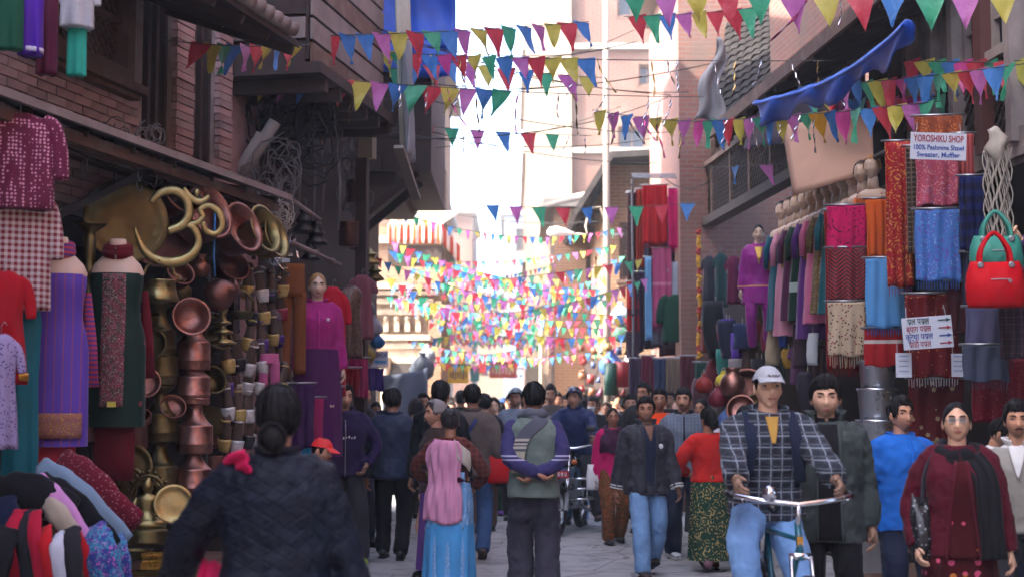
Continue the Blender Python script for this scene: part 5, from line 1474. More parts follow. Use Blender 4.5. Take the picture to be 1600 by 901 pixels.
for _k in range(16):
    _x = (640, 668, 700, 728, 745, 790, 815, 845, 872, 905, 925, 940, 968, 980, 1012, 1040)[_k]; _h, _c, _n = [('short', '#2b2f3a', 'man in slate'), ('part', '#7c2c3c', 'woman in rose'), ('short', '#4a4038', 'man in brown'), ('women', '#33505c', 'woman in teal'), ('short', '#6c6a66', 'man in grey'), ('short', '#1a1c22', 'man in black'), ('part', '#8a5a2c', 'woman in ochre'), ('short', '#39425a', 'man in blue')][_k % 8]
    CROWD.append(('%s deep in the crowd, %s from the left of the rearmost row' % (_n, ('first second third fourth fifth sixth seventh eighth ninth tenth eleventh twelfth thirteenth fourteenth fifteenth last'.split())[_k]), _x + 5, 22.0 + (_k * 5 % 7) * 1.1, 1.58 + .03 * (_k * 3 % 6), (0, 180, 10, -15, 175)[_k % 5], _h, _c, {}))
for _k in range(20):
    _x = (588, 625, 640, 668, 720, 748, 765, 782, 800, 822, 850, 870, 885, 912, 938, 962, 975, 995, 1045, 1085)[_k]; _h, _c, _n = [('short', '#23262e', 'man in charcoal'), ('short', '#5a4c40', 'man in tan'), ('part', '#5c2434', 'woman in wine'), ('short', '#3c4860', 'man in denim blue'), ('short', '#2f3a30', 'man in dark green'), ('women', '#6a5c62', 'woman in mauve'), ('short', '#17181c', 'man in black'), ('short', '#7a7672', 'man in pale grey')][(_k * 3) % 8]
    CROWD.append(('%s in the middle row of the crowd, %s from the left' % (_n, 'first second third fourth fifth sixth seventh eighth ninth tenth eleventh twelfth thirteenth fourteenth fifteenth sixteenth seventeenth eighteenth nineteenth last'.split()[_k]), _x, 20.2 + (_k * 7 % 9) * .65, 1.56 + .028 * (_k * 5 % 7), (0, 178, -12, 20, 184, 0)[_k % 6], _h, _c, {}))
_leg = ['#1d2230', '#2c2c33', '#3a4a66', '#27221f', '#4a3a34']
for i, (lab, px, D, H, yaw, hs, colr, ex) in enumerate(CROWD):
    st = .18 * (1 if i % 2 else -1)
    p = Person(px, D, lab, H, yaw, hs in ('women', 'part'), 1 + i % 2, bulk=ex.get('bulk', .012), feet=[(-.1, st, .085), (.1, -st, .085)], head=(RND.uniform(-14, 14), 0), group='people in the crowd', face=(D < 24 and abs(yaw) < 120),
               hands=[(-.25, RND.uniform(-.1, .05), .82), (.25, RND.uniform(-.1, .05), .82)])
    if D > 24: p.vox = .028
    p.hair(hs, vol=.02)
    c = cloth('crowd cloth %s' % colr, colr); p.top(c, .72 if hs == 'part' else .8, .028)
    if i % 3 == 0: p.collar(c, .05)
    if hs == 'part' and i % 2: p.skirt(cloth('crowd cloth %s' % _leg[i % 5], _leg[i % 5]), 1.0, .1, .22)
    else: p.trousers(cloth('crowd cloth %s' % _leg[i % 5], _leg[i % 5]))
    p.shoes(SHOE_BLK)
    if 'hood' in ex: p.hood(cloth('hood %s' % ex['hood'], ex['hood']), 1.7, .8)
    if 'mask' in ex:
        b = MB(); b.grid(lambda u, v: p.hp(head_pt((u - .5) * 1.7, 1.72 + v * .85, 0) * 1.06 + Vector((0, -.012 * (1 - abs(u - .5) * 2), 0))), 12, 6, 0, .003); b.build('face_mask', W_WHITE, p.root, True)
    if 'vest' in ex: p.wrap(cloth('vest %s' % ex['vest'], ex['vest']), 'jacket_panel', 1.2, 2.4, lambda u: (1.0, 1.38), .045, .004, 2)

# ------------------------------------------------------------------ bicycle under the cyclist
def wheel(b, c, R, axis, tyre=.02, spokes=18, rim=.014):
    """ring wheel about the x axis (rolls along y)"""
    c = Vector(c); n = 36
    pt = lambda a, r: c + Vector((0, r * cos(a), r * sin(a)))
    b.tube([pt(2 * pi * i / n, R) for i in range(n + 1)], tyre, 8, 0, False)
    b.tube([pt(2 * pi * i / n, R - tyre - .006) for i in range(n + 1)], rim, 6, 1, False)
    for i in range(spokes): b.tube([c + Vector((.02 * (-1) ** i, 0, 0)), pt(2 * pi * i / spokes, R - tyre)], .0018, 4, 1)
    b.tube([c - Vector((.05, 0, 0)), c + Vector((.05, 0, 0))], .018, 8, 1)
bk = thing('bicycle', 'old roadster bicycle with chrome handlebar ridden by the man in the cap', 'bicycle', (BX, BY, 0), radians(2))
TEAL = M('teal enamel', '#155a6a', .3, 0, .15, 6, coat=.3)
for y, nm in ((-.70, 'front_wheel'), (.48, 'rear_wheel')):
    b = MB(); wheel(b, (0, y, .345), .325, 0); b.build(nm, [RUBBER, CHROME], bk, True)
    b = MB(); b.grid(lambda u, v: Vector((.032 * sin((v - .5) * 2.4), y + (.372 + .012 * cos((v - .5) * 2.4)) * cos(-.25 + 2.6 * u), .345 + (.372 + .012 * cos((v - .5) * 2.4)) * sin(-.25 + 2.6 * u))), 22, 5, 0, .003); b.build('mudguard', BLACKP, bk, True)
b = MB()
for a, c, r in (((0, -.47, .84), (0, .05, .30), .016), ((0, -.45, .88), (0, .26, .86), .014), ((0, .05, .30), (0, .30, .93), .015), ((0, .05, .30), (0, .48, .345), .011), ((0, .28, .86), (0, .48, .345), .010), ((0, -.44, .96), (0, -.50, .78), .018)): b.tube([a, c], r, 8)
b.build('frame', TEAL, bk, True)
b = MB()
for sx in (-1, 1): b.tube([(sx * .05, -.50, .80), (sx * .055, -.58, .55), (sx * .055, -.70, .345)], .011, 7)
b.bar((-.06, -.50, .80), (.06, -.50, .80), .02, .03); b.build('fork', CHROME, bk, True)
b = MB(); b.tube([(-.31, -.25, 1.09), (-.29, -.36, 1.085), (-.22, -.43, 1.075), (-.1, -.46, 1.06), (0, -.47, 1.05), (.1, -.46, 1.06), (.22, -.43, 1.075), (.29, -.36, 1.085), (.31, -.25, 1.09)], .0125, 9)
b.tube([(0, -.47, 1.06), (0, -.44, .92)], .014, 8); b.build('handlebar', CHROME, bk, True)
for sx in (-1, 1):
    b = MB(); b.tube([(sx * .31, -.20, 1.092), (sx * .305, -.32, 1.088)], .018, 8); b.build('grip', BLACKP, bk, True)
    b = MB(); b.tube([(sx * .27, -.40, 1.07), (sx * .25, -.36, 1.05), (sx * .30, -.24, 1.055)], .005, 6); b.build('brake_lever', CHROME, bk, True)
b = MB(); b.lathe([(0, .04), (.025, .035), (.036, .015), (.038, 0), (.038, -.012)], 16, Matrix.Translation((-.145, -.475, 1.105)) @ Matrix.Rotation(.9, 4, 'X')); b.build('bell', CHROME, bk, True)
b = MB(); b.loft([[Vector((w * cos(2 * pi * j / 14), y, .99 + h * sin(2 * pi * j / 14))) for j in range(14)] for y, w, h in ((.10, .02, .015), (.2, .045, .03), (.32, .10, .04), (.42, .10, .035), (.44, .05, .02))]); b.build('saddle', SHOE_BLK, bk, True)
b = MB(); b.tube([(-.09, .05, .42), (-.06, .05, .42), (-.06, .05, .30), (.06, .05, .30), (.06, .05, .18), (.10, .05, .18)], .009, 6); b.build('crank', CHROME, bk, True)
b = MB(); b.lathe([(.085, -.004), (.085, .004)], 20, Matrix.Translation((.05, .05, .30)) @ Matrix.Rotation(pi / 2, 4, 'Y')); b.build('chain_ring', STEEL, bk)
b = MB(); b.box((0, -.485, .87), (.03, .012, .05)); b.build('head_badge', GOLD, bk)

# ------------------------------------------------------------------ motorcycle and rider
MX, MY = at(889, 630, 17.5).x, 17.5
mc = thing('motorcycle', 'motorcycle with chrome crash bars coming forward between the grey vest and magenta top', 'motorcycle', (MX, MY, 0), radians(-14))
for y, nm in ((-.62, 'front_wheel'), (.66, 'rear_wheel')):
    b = MB(); wheel(b, (0, y, .30), .255, 0, .05, 12, .02); b.build(nm, [RUBBER, CHROME], mc, True)
b = MB(); b.grid(lambda u, v: Vector((.06 * sin((v - .5) * 2.6), -.62 + (.32 + .02 * cos((v - .5) * 2.6)) * cos(.3 + 2.4 * u), .30 + (.32 + .02 * cos((v - .5) * 2.6)) * sin(.3 + 2.4 * u))), 18, 6, 0, .004); b.build('mudguard', BLACKP, mc, True)
b = MB()
for sx in (-1, 1): b.tube([(sx * .09, -.62, .30), (sx * .09, -.50, .66), (sx * .085, -.40, 1.0)], [.026, .026, .02], 8)
b.build('fork', CHROME, mc, True)
b = MB(); b.ell((0, -.52, .90), (.11, .10, .11), 14, 8); b.build('headlamp_shell', BLACKP, mc, True)
b = MB(); b.lathe([(0, .03), (.05, .025), (.09, .0)], 16, Matrix.Translation((0, -.60, .90)) @ Matrix.Rotation(pi / 2, 4, 'X')); b.build('headlamp', M('headlamp glass', '#c9ced4', .08, 0, .05, 4, spec=.8), mc, True)
b = MB(); b.box((0, -.60, .72), (.24, .012, .085)); npl = b.build('number_plate', M('red number plate', '#a5161b', .5, var=.08), mc)
b = MB()
for i in range(5): b.box((-.085 + i * .042, -.608, .72), (.022, .004, .045)); b.box((-.085 + i * .042, -.611, .72 + .008 * (-1) ** i), (.010, .004, .012), m=1)
b.build('plate_digits', [W_WHITE, M('red number plate', '#a5161b')], npl)
b = MB(); b.tube([(-.37, -.20, 1.06), (-.32, -.30, 1.05), (-.15, -.38, 1.02), (.15, -.38, 1.02), (.32, -.30, 1.05), (.37, -.20, 1.06)], .013, 8); b.build('handlebar', CHROME, mc, True)
for sx in (-1, 1):
    m_ = MB(); m_.tube([(sx * .28, -.32, 1.05), (sx * .33, -.36, 1.2)], .006, 6); m_.ell((sx * .35, -.37, 1.25), (.06, .015, .04), 12, 6); m_.build('mirror', BLACKP, mc, True)
    b = MB(); b.ell((sx * .16, -.48, .86), (.04, .03, .03), 10, 6); b.build('turn_signal', M('amber lens', '#b8601c', .2), mc, True)
    for k in range(3):
        b = MB(); z = .42 + k * .12; b.tube([(sx * .08, -.42, z), (sx * .26, -.40, z), (sx * .34, -.30, z), (sx * .34, -.12, z), (sx * .12, -.02, z)], .012, 7); b.build('crash_bar', CHROME, mc, True)
    b = MB(); b.tube([(sx * .30, -.40, .40), (sx * .30, -.40, .68)], .011, 7); b.build('crash_bar', CHROME, mc, True)
b = MB(); b.loft([[Vector((w * cos(2 * pi * j / 14), y, .88 + h * sin(2 * pi * j / 14))) for j in range(14)] for y, w, h in ((-.38, .04, .04), (-.28, .13, .10), (-.02, .15, .12), (.14, .08, .06))]); b.build('fuel_tank', M('black gloss tank', '#101014', .2, 0, .1, 4, coat=.5), mc, True)
b = MB(); b.loft([[Vector((w * cos(2 * pi * j / 14), y, .82 + h * sin(2 * pi * j / 14))) for j in range(14)] for y, w, h in ((.12, .08, .04), (.3, .14, .06), (.75, .13, .06), (.85, .06, .04))]); b.build('seat', SHOE_BLK, mc, True)
b = MB(); b.box((0, .0, .46), (.24, .36, .34)); b.tube([(.12, -.1, .36), (.16, .3, .25), (.17, .95, .30)], [.02, .03, .045], 8); b.build('engine', STEEL, mc)
p = Person(0, 0, 'motorcycle rider in navy jacket and dark blue helmet', 1.68, -14, skin=1, pos=(MX, MY), hip=(0, .36, .96), lean=4, bulk=.03, hands=[(-.36, -.20, 1.12), (.36, -.20, 1.12)], elbows=[(-1, .4, -.4), (1, .4, -.4)], feet=[(-.25, -.02, .42), (.42, .0, .085)], knees=[(-.6, -1, .3), (.8, -1, .2)])
p.helmet(M('navy gloss helmet', '#10163a', .25, 0, .1, 4, coat=.5), BLACKP); p.hair(vol=.006); NJ = cloth('navy padded shell', '#18244a', rough=.55); p.top(NJ, .88, .036, folds=.022); p.collar(NJ, .07, .085, .3); p.trousers(W_CHAR, knee=.09, ankle=.08); p.shoes(SHOE_BRN)
b = MB(); b.box(p.hp((0, -.123, .085)), (.05, .012, .02)); b.build('helmet_badge', M('blue badge', '#4a6ad0', .4), p.root)
# ------------------------------------------------------------------ goods for sale
BRASS = M('worn brass', '#8c7d52', .36, 1.0, .25, 7, .25, 30, dirt=('#6a552a', 9, .5))
BRASS_DK = M('tarnished brass', '#5e5436', .44, 1.0, .3, 7, .3, 25, dirt=('#3f3420', 7, .6))
COPPER = M('copper sheet', '#966a5e', .4, 1.0, .25, 6, .25, 26, dirt=('#5e342a', 7, .6))
COPPER_DK = M('old copper', '#7c544a', .44, 1.0, .3, 6, .3, 24, dirt=('#46261f', 6, .6))
ALU = M('beaten aluminium', '#b9bcc2', .32, 1.0, .12, 5, .2, 30)
MANN = M('mannequin plastic', '#c4a890', .45, 0, .06, 4)
GARM = 'garments hanging at the shops'
def LD(px): return 4.78 / ((800 - px) / 2222 + .235)
def RD(px): return 4.295 / ((px - 800) / 2222 + .09)
def mpp(D): return D / FPX                      # metres to a photo pixel at depth D

def hang(name, label, cat, px, py, D, rz, group=None):
    return thing(name, label, cat, at(px, py, D), radians(rz), group)
def fringe(parent, W, z, L, mat, n=None, y=0.0):
    n = n or max(6, int(W / .02)); b = MB(); r = random.Random(int(W * 1000))
    for i in range(n):
        x = -W / 2 + W * (i + .5) / n
        b.tube([(x, y, z), (x + r.uniform(-.006, .006), y + r.uniform(-.006, .006), z - L * r.uniform(.75, 1.1))], [.004, .003], 4)
    return b.build('fringe', mat, parent)
def shawl(label, px, py0, py1, wpx, D, mat, rz=-14, fr=None, name='shawl', cat='shawl', nf=3, amp=.018, flip=True, taper=.0, group='shawls and scarves on display', frl=.07, skew=0.0):
    W, H = wpx * mpp(D) / cos(radians(rz)), (py1 - py0) * mpp(D)
    o = hang(name, label, cat, px, py0, D, rz, group)
    sd = (px * 7 % 13) * .5
    b = MB(); b.grid(lambda u, v: ((u - .5) * W * (1 + taper * v) + skew * v + .012 * W * sin(v * 7 + sd), amp * sin(u * nf * 2 * pi + sd + v * 1.2) * (.35 + .65 * v) + amp * .5 * sin(u * nf * 4.7 + 2 * sd - v * 2), -v * H + .01 * sin(u * 9 + sd) * v), 26, 20, 0, .009)
    b.build('cloth', mat, o, True)
    b = MB(); b.tube([(-W / 2 - .03, .004, .012), (W / 2 + .03, .004, .012)], .010, 7); b.build('rail', STEEL, o, True)
    if fr: fringe(o, W * (1 + taper) * .97, -H, frl, fr)
    return o

def garment(name, label, cat, px, py0, py1, wpx, D, mat, kind='kurta', rz=-15, hem=None, group=GARM, sleeve=None, sl=.5, flare=.25, neckm=None, drop=None, thick=.10):
    """a dress, shirt or trousers on a hanger: a hollow cloth body with sleeves, hung from its shoulders"""
    W, H = wpx * mpp(D), (py1 - py0) * mpp(D)
    o = hang(name, label, cat, px, py0, D, rz, group); sd = (px * 3 % 17) * .4
    def tubez(x0, x1, w0, w1, z0, z1, t0, t1, nf, k=14, n=28, amp=.05):
        rings = []
        for i in range(k + 1):
            t = i / k; cx = x0 + (x1 - x0) * t; w = w0 + (w1 - w0) * t; th = t0 + (t1 - t0) * t
            rings.append([Vector((cx + w / 2 * cos(2 * pi * j / n) * (1 + amp * .5 * t * sin(j * 1.9 + sd)), th / 2 * sin(2 * pi * j / n) * (1 + amp * 4 * t * sin(nf * 2 * pi * j / n + sd)), z0 + (z1 - z0) * t)) for j in range(n)])
        return rings
    if kind == 'trousers':
        b = MB(); b.loft(tubez(0, 0, W * .82, W * .95, 0, -H * .3, thick * .7, thick, 3, 6)); b.build('waist', mat, o, True)
        for sx in (-1, 1):
            b = MB(); b.loft(tubez(sx * W * .24, sx * W * .28, W * .5, W * .42, -H * .26, -H, thick * .8, thick * .55, 2)); b.build('leg', mat, o, True)
    else:
        b = MB()
        pr = [(0, .34), (.03, .62), (.08, .84), (.2, .80), (.42, .74), (.7, .74 + flare * .6), (1, .74 + flare)] if kind == 'kurta' else [(0, .3), (.05, .66), (.12, .9), (.3, .88), (.6, .9), (1, .92)]
        rings = []
        for t, w in pr + []:
            rings.append((t, w))
        R = []
        for i in range(19):
            t = i / 18
            for (a, wa), (c, wc) in zip(rings, rings[1:]):
                if t <= c + 1e-6: w = wa + (wc - wa) * (t - a) / (c - a); break
            th = thick * (.5 + .5 * min(1, t * 6)) * (1 + .4 * t)
            R.append([Vector((W / 2 * w * cos(2 * pi * j / 32) * (1 + .03 * t * sin(j * 2.1 + sd)), th / 2 * sin(2 * pi * j / 32) * (1 + .35 * t * sin(5 * 2 * pi * j / 32 + sd)), -t * H + .004 * sin(j))) for j in range(32)])
        b.loft(R); b.build('body', mat, o, True)
        sm = sleeve if sleeve is not None else mat
        if sl:
            for sx in (-1, 1):
                b = MB(); x0 = sx * W * .40
                P, Rr = smoothpath([Vector((sx * W * .28, 0, -H * .07)), Vector((x0, 0, -H * .13)), Vector((sx * W * (.50), .0, -H * .13 - sl * W * .6)), Vector((sx * W * .53, -.01, -H * .13 - sl * W * 1.25))], [W * .10, W * .135, W * .12, W * .10], 4)
                b.tube(P, Rr, 12, squash=(.6, (0, 1, 0))); b.build('sleeve', sm, o, True)
        if neckm:
            b = MB(); b.grid(lambda u, v: ((u - .5) * W * .26 * (1 - .5 * v), -thick * .5 - .008 - .02 * sin(pi * u), -H * .02 - v * H * .3), 6, 8, 0, .004); b.build('neck_panel', neckm, o, True)
        if hem:
            b = MB(); w = W * pr[-1][1]; b.grid(lambda u, v: (w * .51 * cos(pi * (1 - u)), -thick * .72 * sin(pi * u) - .004, -H * (.90 + .07 * v)), 24, 2, 0, .003); b.build('hem_band', hem, o, True)
        b = MB(); b.tube([(-W * .33, 0, -.05), (0, 0, -.005), (W * .33, 0, -.05)], .007, 6); b.tube([(0, 0, 0), (0, 0, .05), (.015, 0, .07), (.03, 0, .05)], .003, 5); b.build('hanger', STEEL, o, True)
    return o

def vessel(name, label, prof, mat, loc, rot=(0, 0, 0), sc_=1.0, cat='pot', group=None, handle=None, n=28, extra=None):
    o = thing(name, label, cat, loc, 0, group); o.rotation_euler = rot
    if sc_ != 1.0: o.scale = (sc_,) * 3
    b = MB(); b.lathe(prof, n, caps=False); b.build('vessel_body', mat, o, True)
    if handle: b = MB(); b.tube(handle, .012, 8); b.build('handle', mat, o, True)
    if extra: b = MB(); extra(b); b.build('rim_band', mat, o, True)
    return o
POT = [(0, 0), (.07, .0), (.105, .03), (.125, .09), (.12, .15), (.09, .195), (.065, .22), (.062, .25), (.085, .275), (.078, .275), (.056, .25), (.055, .22), (.11, .12), (.06, .01), (0, .01)]
GAGRI = [(0, 0), (.108, 0), (.116, .004), (.118, .012), (.119, .06), (.122, .065), (.122, .075), (.119, .08), (.118, .19), (.117, .20), (.112, .206), (.102, .212), (.078, .24), (.058, .275), (.047, .31), (.046, .335), (.05, .355), (.085, .385), (.09, .392), (.09, .40), (.08, .40), (.04, .35), (.0, .34)]
PAN = [(0, 0), (.12, .0), (.155, .02), (.165, .09), (.18, .10), (.18, .107), (.158, .10), (.148, .03), (.11, .012), (0, .012)]
PLATE = [(0, .012), (.6, .012), (.75, .02), (.86, .06), (1.0, .10), (1.02, .11), (1.0, .125), (.84, .085), (.74, .045), (.6, .036), (.3, .05), (0, .055)]
DEEP = [(0, 0), (.10, 0), (.15, .04), (.165, .12), (.165, .20), (.18, .205), (.18, .215), (.155, .21), (.155, .12), (.14, .05), (.09, .015), (0, .015)]
def sack(b, s_, sd=0.0):
    R = []
    for i in range(10):
        t = i / 9; w = s_ * (.16, .12, .26, .40, .48, .52, .53, .50, .42, .2)[i]; R.append([Vector((w * cos(2 * pi * j / 18) * (1 + .10 * sin(3 * j + i + sd)), w * .7 * sin(2 * pi * j / 18) * (1 + .14 * sin(2 * j - i + sd)), s_ * (.25 - 1.15 * t) + .03 * s_ * sin(j * 1.7 + sd))) for j in range(18)])
    b.loft(R)
sprof = lambda p, k, kz=None: [(r * k, z * (kz or k)) for r, z in p]

# ---- top-left clothes hung over the canopy
TL = [('dark green trousers hanging at the top left corner', 18, -20, 82, 44, '#0f4a34', 'trousers'), ('maroon trousers hanging beside the violet skirt above the canopy', 76, -20, 122, 36, '#4a0f2e', 'trousers'), ('turquoise trousers hanging in front of the carved window', 121, 36, 122, 34, '#2ba08c', 'trousers')]
for lab, px, y0, y1, w, c, k in TL:
    garment('trousers', lab, 'trousers', px, y0, y1, w, LD(px) - .3, cloth('hung cloth ' + c, c, rough=.6), 'shirt', 15, sl=0, thick=.06)
garment('skirt', 'violet skirt with white lace hem at the top left', 'skirt', 50, -14, 91, 42, LD(50) - .35, cloth('violet cotton', '#4a1f94', rough=.6), 'shirt', 15, cloth('white lace', '#b9b6c4', P_spots('#6a5a9a', 60, .2)), sl=0)
garment('blouse', 'white knitted top over the turquoise trousers', 'top', 122, -30, 47, 58, LD(121) - .33, cloth('white crochet', '#b5bac0', P_spots('#8f969c', 55, .2)), 'shirt', 15, sl=.4)
# ---- shirts and dresses down the left edge
D = LD(45) - .25
garment('printed_shirt', 'pink and plum printed shirt hanging at the left edge under the canopy', 'shirt', 32, 178, 330, 120, D, cloth('plum print', '#5f2038', P_spots('#c48a9c', 46, .34, rnd=.3)), 'shirt', 22, sl=.55)
garment('checked_shirt', 'red and white gingham shirt hanging below the printed shirt', 'shirt', 34, 300, 486, 104, D + .1, cloth('red gingham', '#b8aaa4', P_gingham('#6f1c26', .036)), 'shirt', 24, sl=.62)
garment('kurta', 'crimson kurta with gold trim at the left edge', 'kurta', 6, 424, 600, 80, D - .15, cloth('crimson knit', '#94101c', P_bands([(-.8, -.70, '#b98d3c')])), 'kurta', 24, GOLD, sl=.5)
garment('kurta', 'teal kurta hanging long at the left behind the clothes pile', 'kurta', 38, 470, 772, 66, D + .2, cloth('teal silk', '#15606a', rough=.45), 'kurta', 22, sl=0, flare=.12)
garment('blouse', 'lilac floral blouse at the far left edge', 'blouse', 2, 522, 700, 60, D - .25, cloth('lilac floral', '#8c7fa0', P_spots('#3f2c5c', 60, .3)), 'kurta', 22, sl=.5)
def bust(label, px, py, D, rz, dress, trousm, scarfm, dl, tw, emb=None, hemb=None):
    o = thing('bust_mannequin', label, 'mannequin', at(px, py, D) - Vector((0, 0, 1.47)), radians(rz), 'bust mannequins')
    b = MB(); b.loft([[Vector((x, y + yc, z)) for x, y in [supere(2 * pi * j / 26, rx, ry) for j in range(26)]] for z, rx, ry, yc in [(q[0], q[1] * (1.12 if q[0] > 1.25 else 1.0), q[2], q[3]) for q in TORSO_F] + [(1.50, .055, .05, .01), (1.53, .052, .048, .01)]]); b.build('torso', MANN, o, True)
    b = MB(); R = []
    for i in range(21):
        t = i / 20; z = 1.30 - t * dl
        rx, ry, yc = torso_at(TORSO_F, z); e = .012 + .03 * max(0, t - .3); q = 1 if z > .84 else 1 - (.84 - z) * .12
        R.append([Vector((x * (1 + .012 * sin(j * 1.7 + t * 3)), (y + yc) * (1 + .05 * t * sin(j * 1.3)), z)) for j, (x, y) in enumerate([supere(2 * pi * j / 36, (rx + e) * q, (ry + e) * q) for j in range(36)])])
    b.loft(R, caps=False); b.build('dress', dress, o, True)
    if emb:
        b = MB(); b.grid(lambda u, v: ((u - .5) * .15, -torso_at(TORSO_F, 1.29 - v * (dl - .14))[1] - .022 - .03 * max(0, v - .3) + abs(u - .5) * .02, 1.29 - v * (dl - .14)), 6, 24, 0, .004); b.build('embroidery', emb, o, True)
    if hemb:
        b = MB(); b.grid(lambda u, v: ((u - .5) * .34, -.165 + .12 * (u - .5) ** 2 * 4 * .5, 1.30 - dl + .05 + .15 * v), 12, 4, 0, .004); b.build('hem_border', hemb, o, True)
    b = MB(); b.box((0, .02, 1.30 - dl - .12), (tw, .06, .30)); R = [[Vector((tw / 2 * cos(2 * pi * j / 24), .02 + .045 * sin(2 * pi * j / 24), 1.30 - dl + .05 - t * .40)) for j in range(24)] for t in (0, .3, .6, 1)]
    b = MB(); b.loft(R); b.build('folded_trousers', trousm, o, True)
    b = MB(); pts = [Vector((.07 * sin(a), -.075 * cos(a) + .012, 1.475 - .02 * cos(a))) for a in [2 * pi * i / 16 for i in range(17)]]
    b.tube(pts, .03, 9, caps=False); b.tube([q + Vector((0, -.006, -.032)) for q in pts], .034, 9, caps=False); b.tube([Vector((.17, .1, 1.2)), Vector((.19, .11, .9)), Vector((.20, .1, .62))], [.02, .04, .05], 9, squash=(.35, (0, 1, 0))); b.build('neck_scarf', scarfm, o, True)
    return o
bust('bust mannequin in violet striped dress with a striped neck scarf', 92, 386, LD(95), 12, cloth('violet stripe silk', '#5a3f9c', P_stripe('#8a4a6c', .05, .14), rough=.5), cloth('coral satin', '#c8384a', rough=.5), cloth('striped neck scarf', '#a33a52', P_stripe('#4a3a7c', .03, .4, 2)), 1.04, .25, None, cloth('gold brocade', '#8a5a4a', P_floral('#b08a4a', '#6a4a8c', 22, .5)))
bust('bust mannequin in dark green dress with embroidered front', 184, 388, LD(185), 8, cloth('dark green silk', '#122a20', P_spots('#7c3a42', 7, .13), rough=.55), cloth('wine satin', '#5c0a1c', rough=.5), cloth('wine neck scarf', '#5a0c18'), 1.00, .27, cloth('pink and white embroidery', '#4a3a34', P_floral('#a89a94', '#8c3448', 26, .6)), None)
tg = thing('paper_tag', 'small yellow price tag on the green dress hem', 'tag', at(174, 631, LD(185) - .22)); b = MB(); b.box((0, 0, 0), (.055, .006, .035)); b.build('paper', M('yellow paper', '#c9b94a', .8), tg)

# ---- pile of clothes on the table at bottom left
tb_ = thing('display_table', 'low table under the heap of clothes at bottom left', 'table', LF.w(-.6, -.15, 0), LF.rot)
b = MB(); b.box((0, 0, .62), (1.9, .8, .06)); b.build('table_top', WOOD, tb_)
for sx in (-1, 1):
    for sy in (-1, 1): b = MB(); b.box((sx * .88, sy * .34, .295), (.06, .06, .59)); b.build('leg', WOOD_DK, tb_)
PILE = [('black jersey', '#141418'), ('crimson jersey', '#9c1430'), ('lilac pink fleece', '#b77fae'), ('pale blue denim', '#6f8394'), ('cream knit', '#a39684'), ('black wool', '#101014'), ('wine dotted', '#5c0f22'), ('navy knit', '#131a30'), ('red cotton', '#a8161f'), ('white jersey', '#aeb0ba'), ('charcoal jersey', '#232327'), ('printed blue and pink', '#2a3c7c')]
r = random.Random(11)
_core = MB(); pc = at(85, 800, 7.9)
# (colour index, start px,py  end px,py, width px, depth)
PL = [(6, (95, 728), (205, 830), 60, 8.25), (3, (62, 735), (195, 848), 46, 8.05), (5, (60, 765), (172, 860), 60, 7.85), (0, (0, 775), (115, 800), 62, 7.75), (2, (58, 752), (150, 870), 34, 7.7), (4, (70, 795), (118, 840), 34, 7.65), (8, (100, 820), (150, 930), 36, 7.6), (1, (40, 800), (12, 935), 38, 7.5), (10, (48, 800), (52, 940), 36, 7.48), (1, (55, 800), (66, 920), 22, 7.42), (8, (72, 825), (82, 915), 22, 7.40), (9, (92, 835), (95, 912), 22, 7.38), (10, (108, 830), (118, 940), 40, 7.45), (7, (0, 790), (20, 900), 60, 7.6), (11, (140, 840), (172, 935), 70, 7.62), (11, (175, 850), (190, 930), 50, 7.9), (0, (10, 830), (-10, 940), 50, 7.4), (6, (150, 790), (215, 815), 40, 8.2)]
_dn = ['wine dotted sleeve at the back of the clothes heap', 'pale blue denim sleeve along the clothes heap', 'thick black sleeve curving over the clothes heap', 'black jersey lying flat across the clothes heap', 'lilac pink sleeve running down the clothes heap', 'cream knit tucked in the middle of the clothes heap', 'red cotton sleeve hanging on the right front of the heap', 'crimson sleeve hanging at the left front of the heap', 'charcoal body between two crimson sleeves', 'narrow crimson sleeve beside the charcoal body', 'narrow red sleeve left of the white sleeve', 'white sleeve hanging at the front of the heap', 'charcoal jersey right of the white sleeve', 'navy knit at the left edge of the heap', 'blue and pink print bunched at the front right of the heap', 'blue and pink print under the denim sleeve', 'black jersey at the bottom left corner', 'wine dotted fold beside the seated brass figure']
for i, (ci, a, c, w, D) in enumerate(PL):
    A, B = at(*a, D), at(*c, D - .12); nm, colr = PILE[ci]
    pat = {6: P_spots('#b08a8a', 60, .2), 11: P_floral('#b05a9c', '#3a8a9c', 18, .6)}.get(ci)
    m = cloth('heap ' + nm, colr, pat); W = w * mpp(D)
    mid = A.lerp(B, .45) + Vector((0, -.06, .06))
    P, Rr = smoothpath([A, mid, B], [W * .5, W * .52, W * .40], 7)
    b = MB(); n_ = 14
    rings = []
    for k, q in enumerate(P):
        t = k / (len(P) - 1); d = (P[min(k + 1, len(P) - 1)] - P[max(k - 1, 0)]).normalized(); sd_ = d.cross(Vector((0, 1, 0))).normalized(); up_ = sd_.cross(d)
        rings.append([q - P[0] + sd_ * Rr[k] * cos(2 * pi * j / n_) * (1 + .06 * sin(k * 1.7 + j)) + up_ * Rr[k] * .42 * sin(2 * pi * j / n_) * (1 + .25 * sin(j * 2.3 + k * .9 + i)) for j in range(n_)])
    b.loft(rings); o = b.build('heaped_garment', m, None, True, loc=P[0], label=_dn[i], cat='garment', group='garments heaped on the left table')

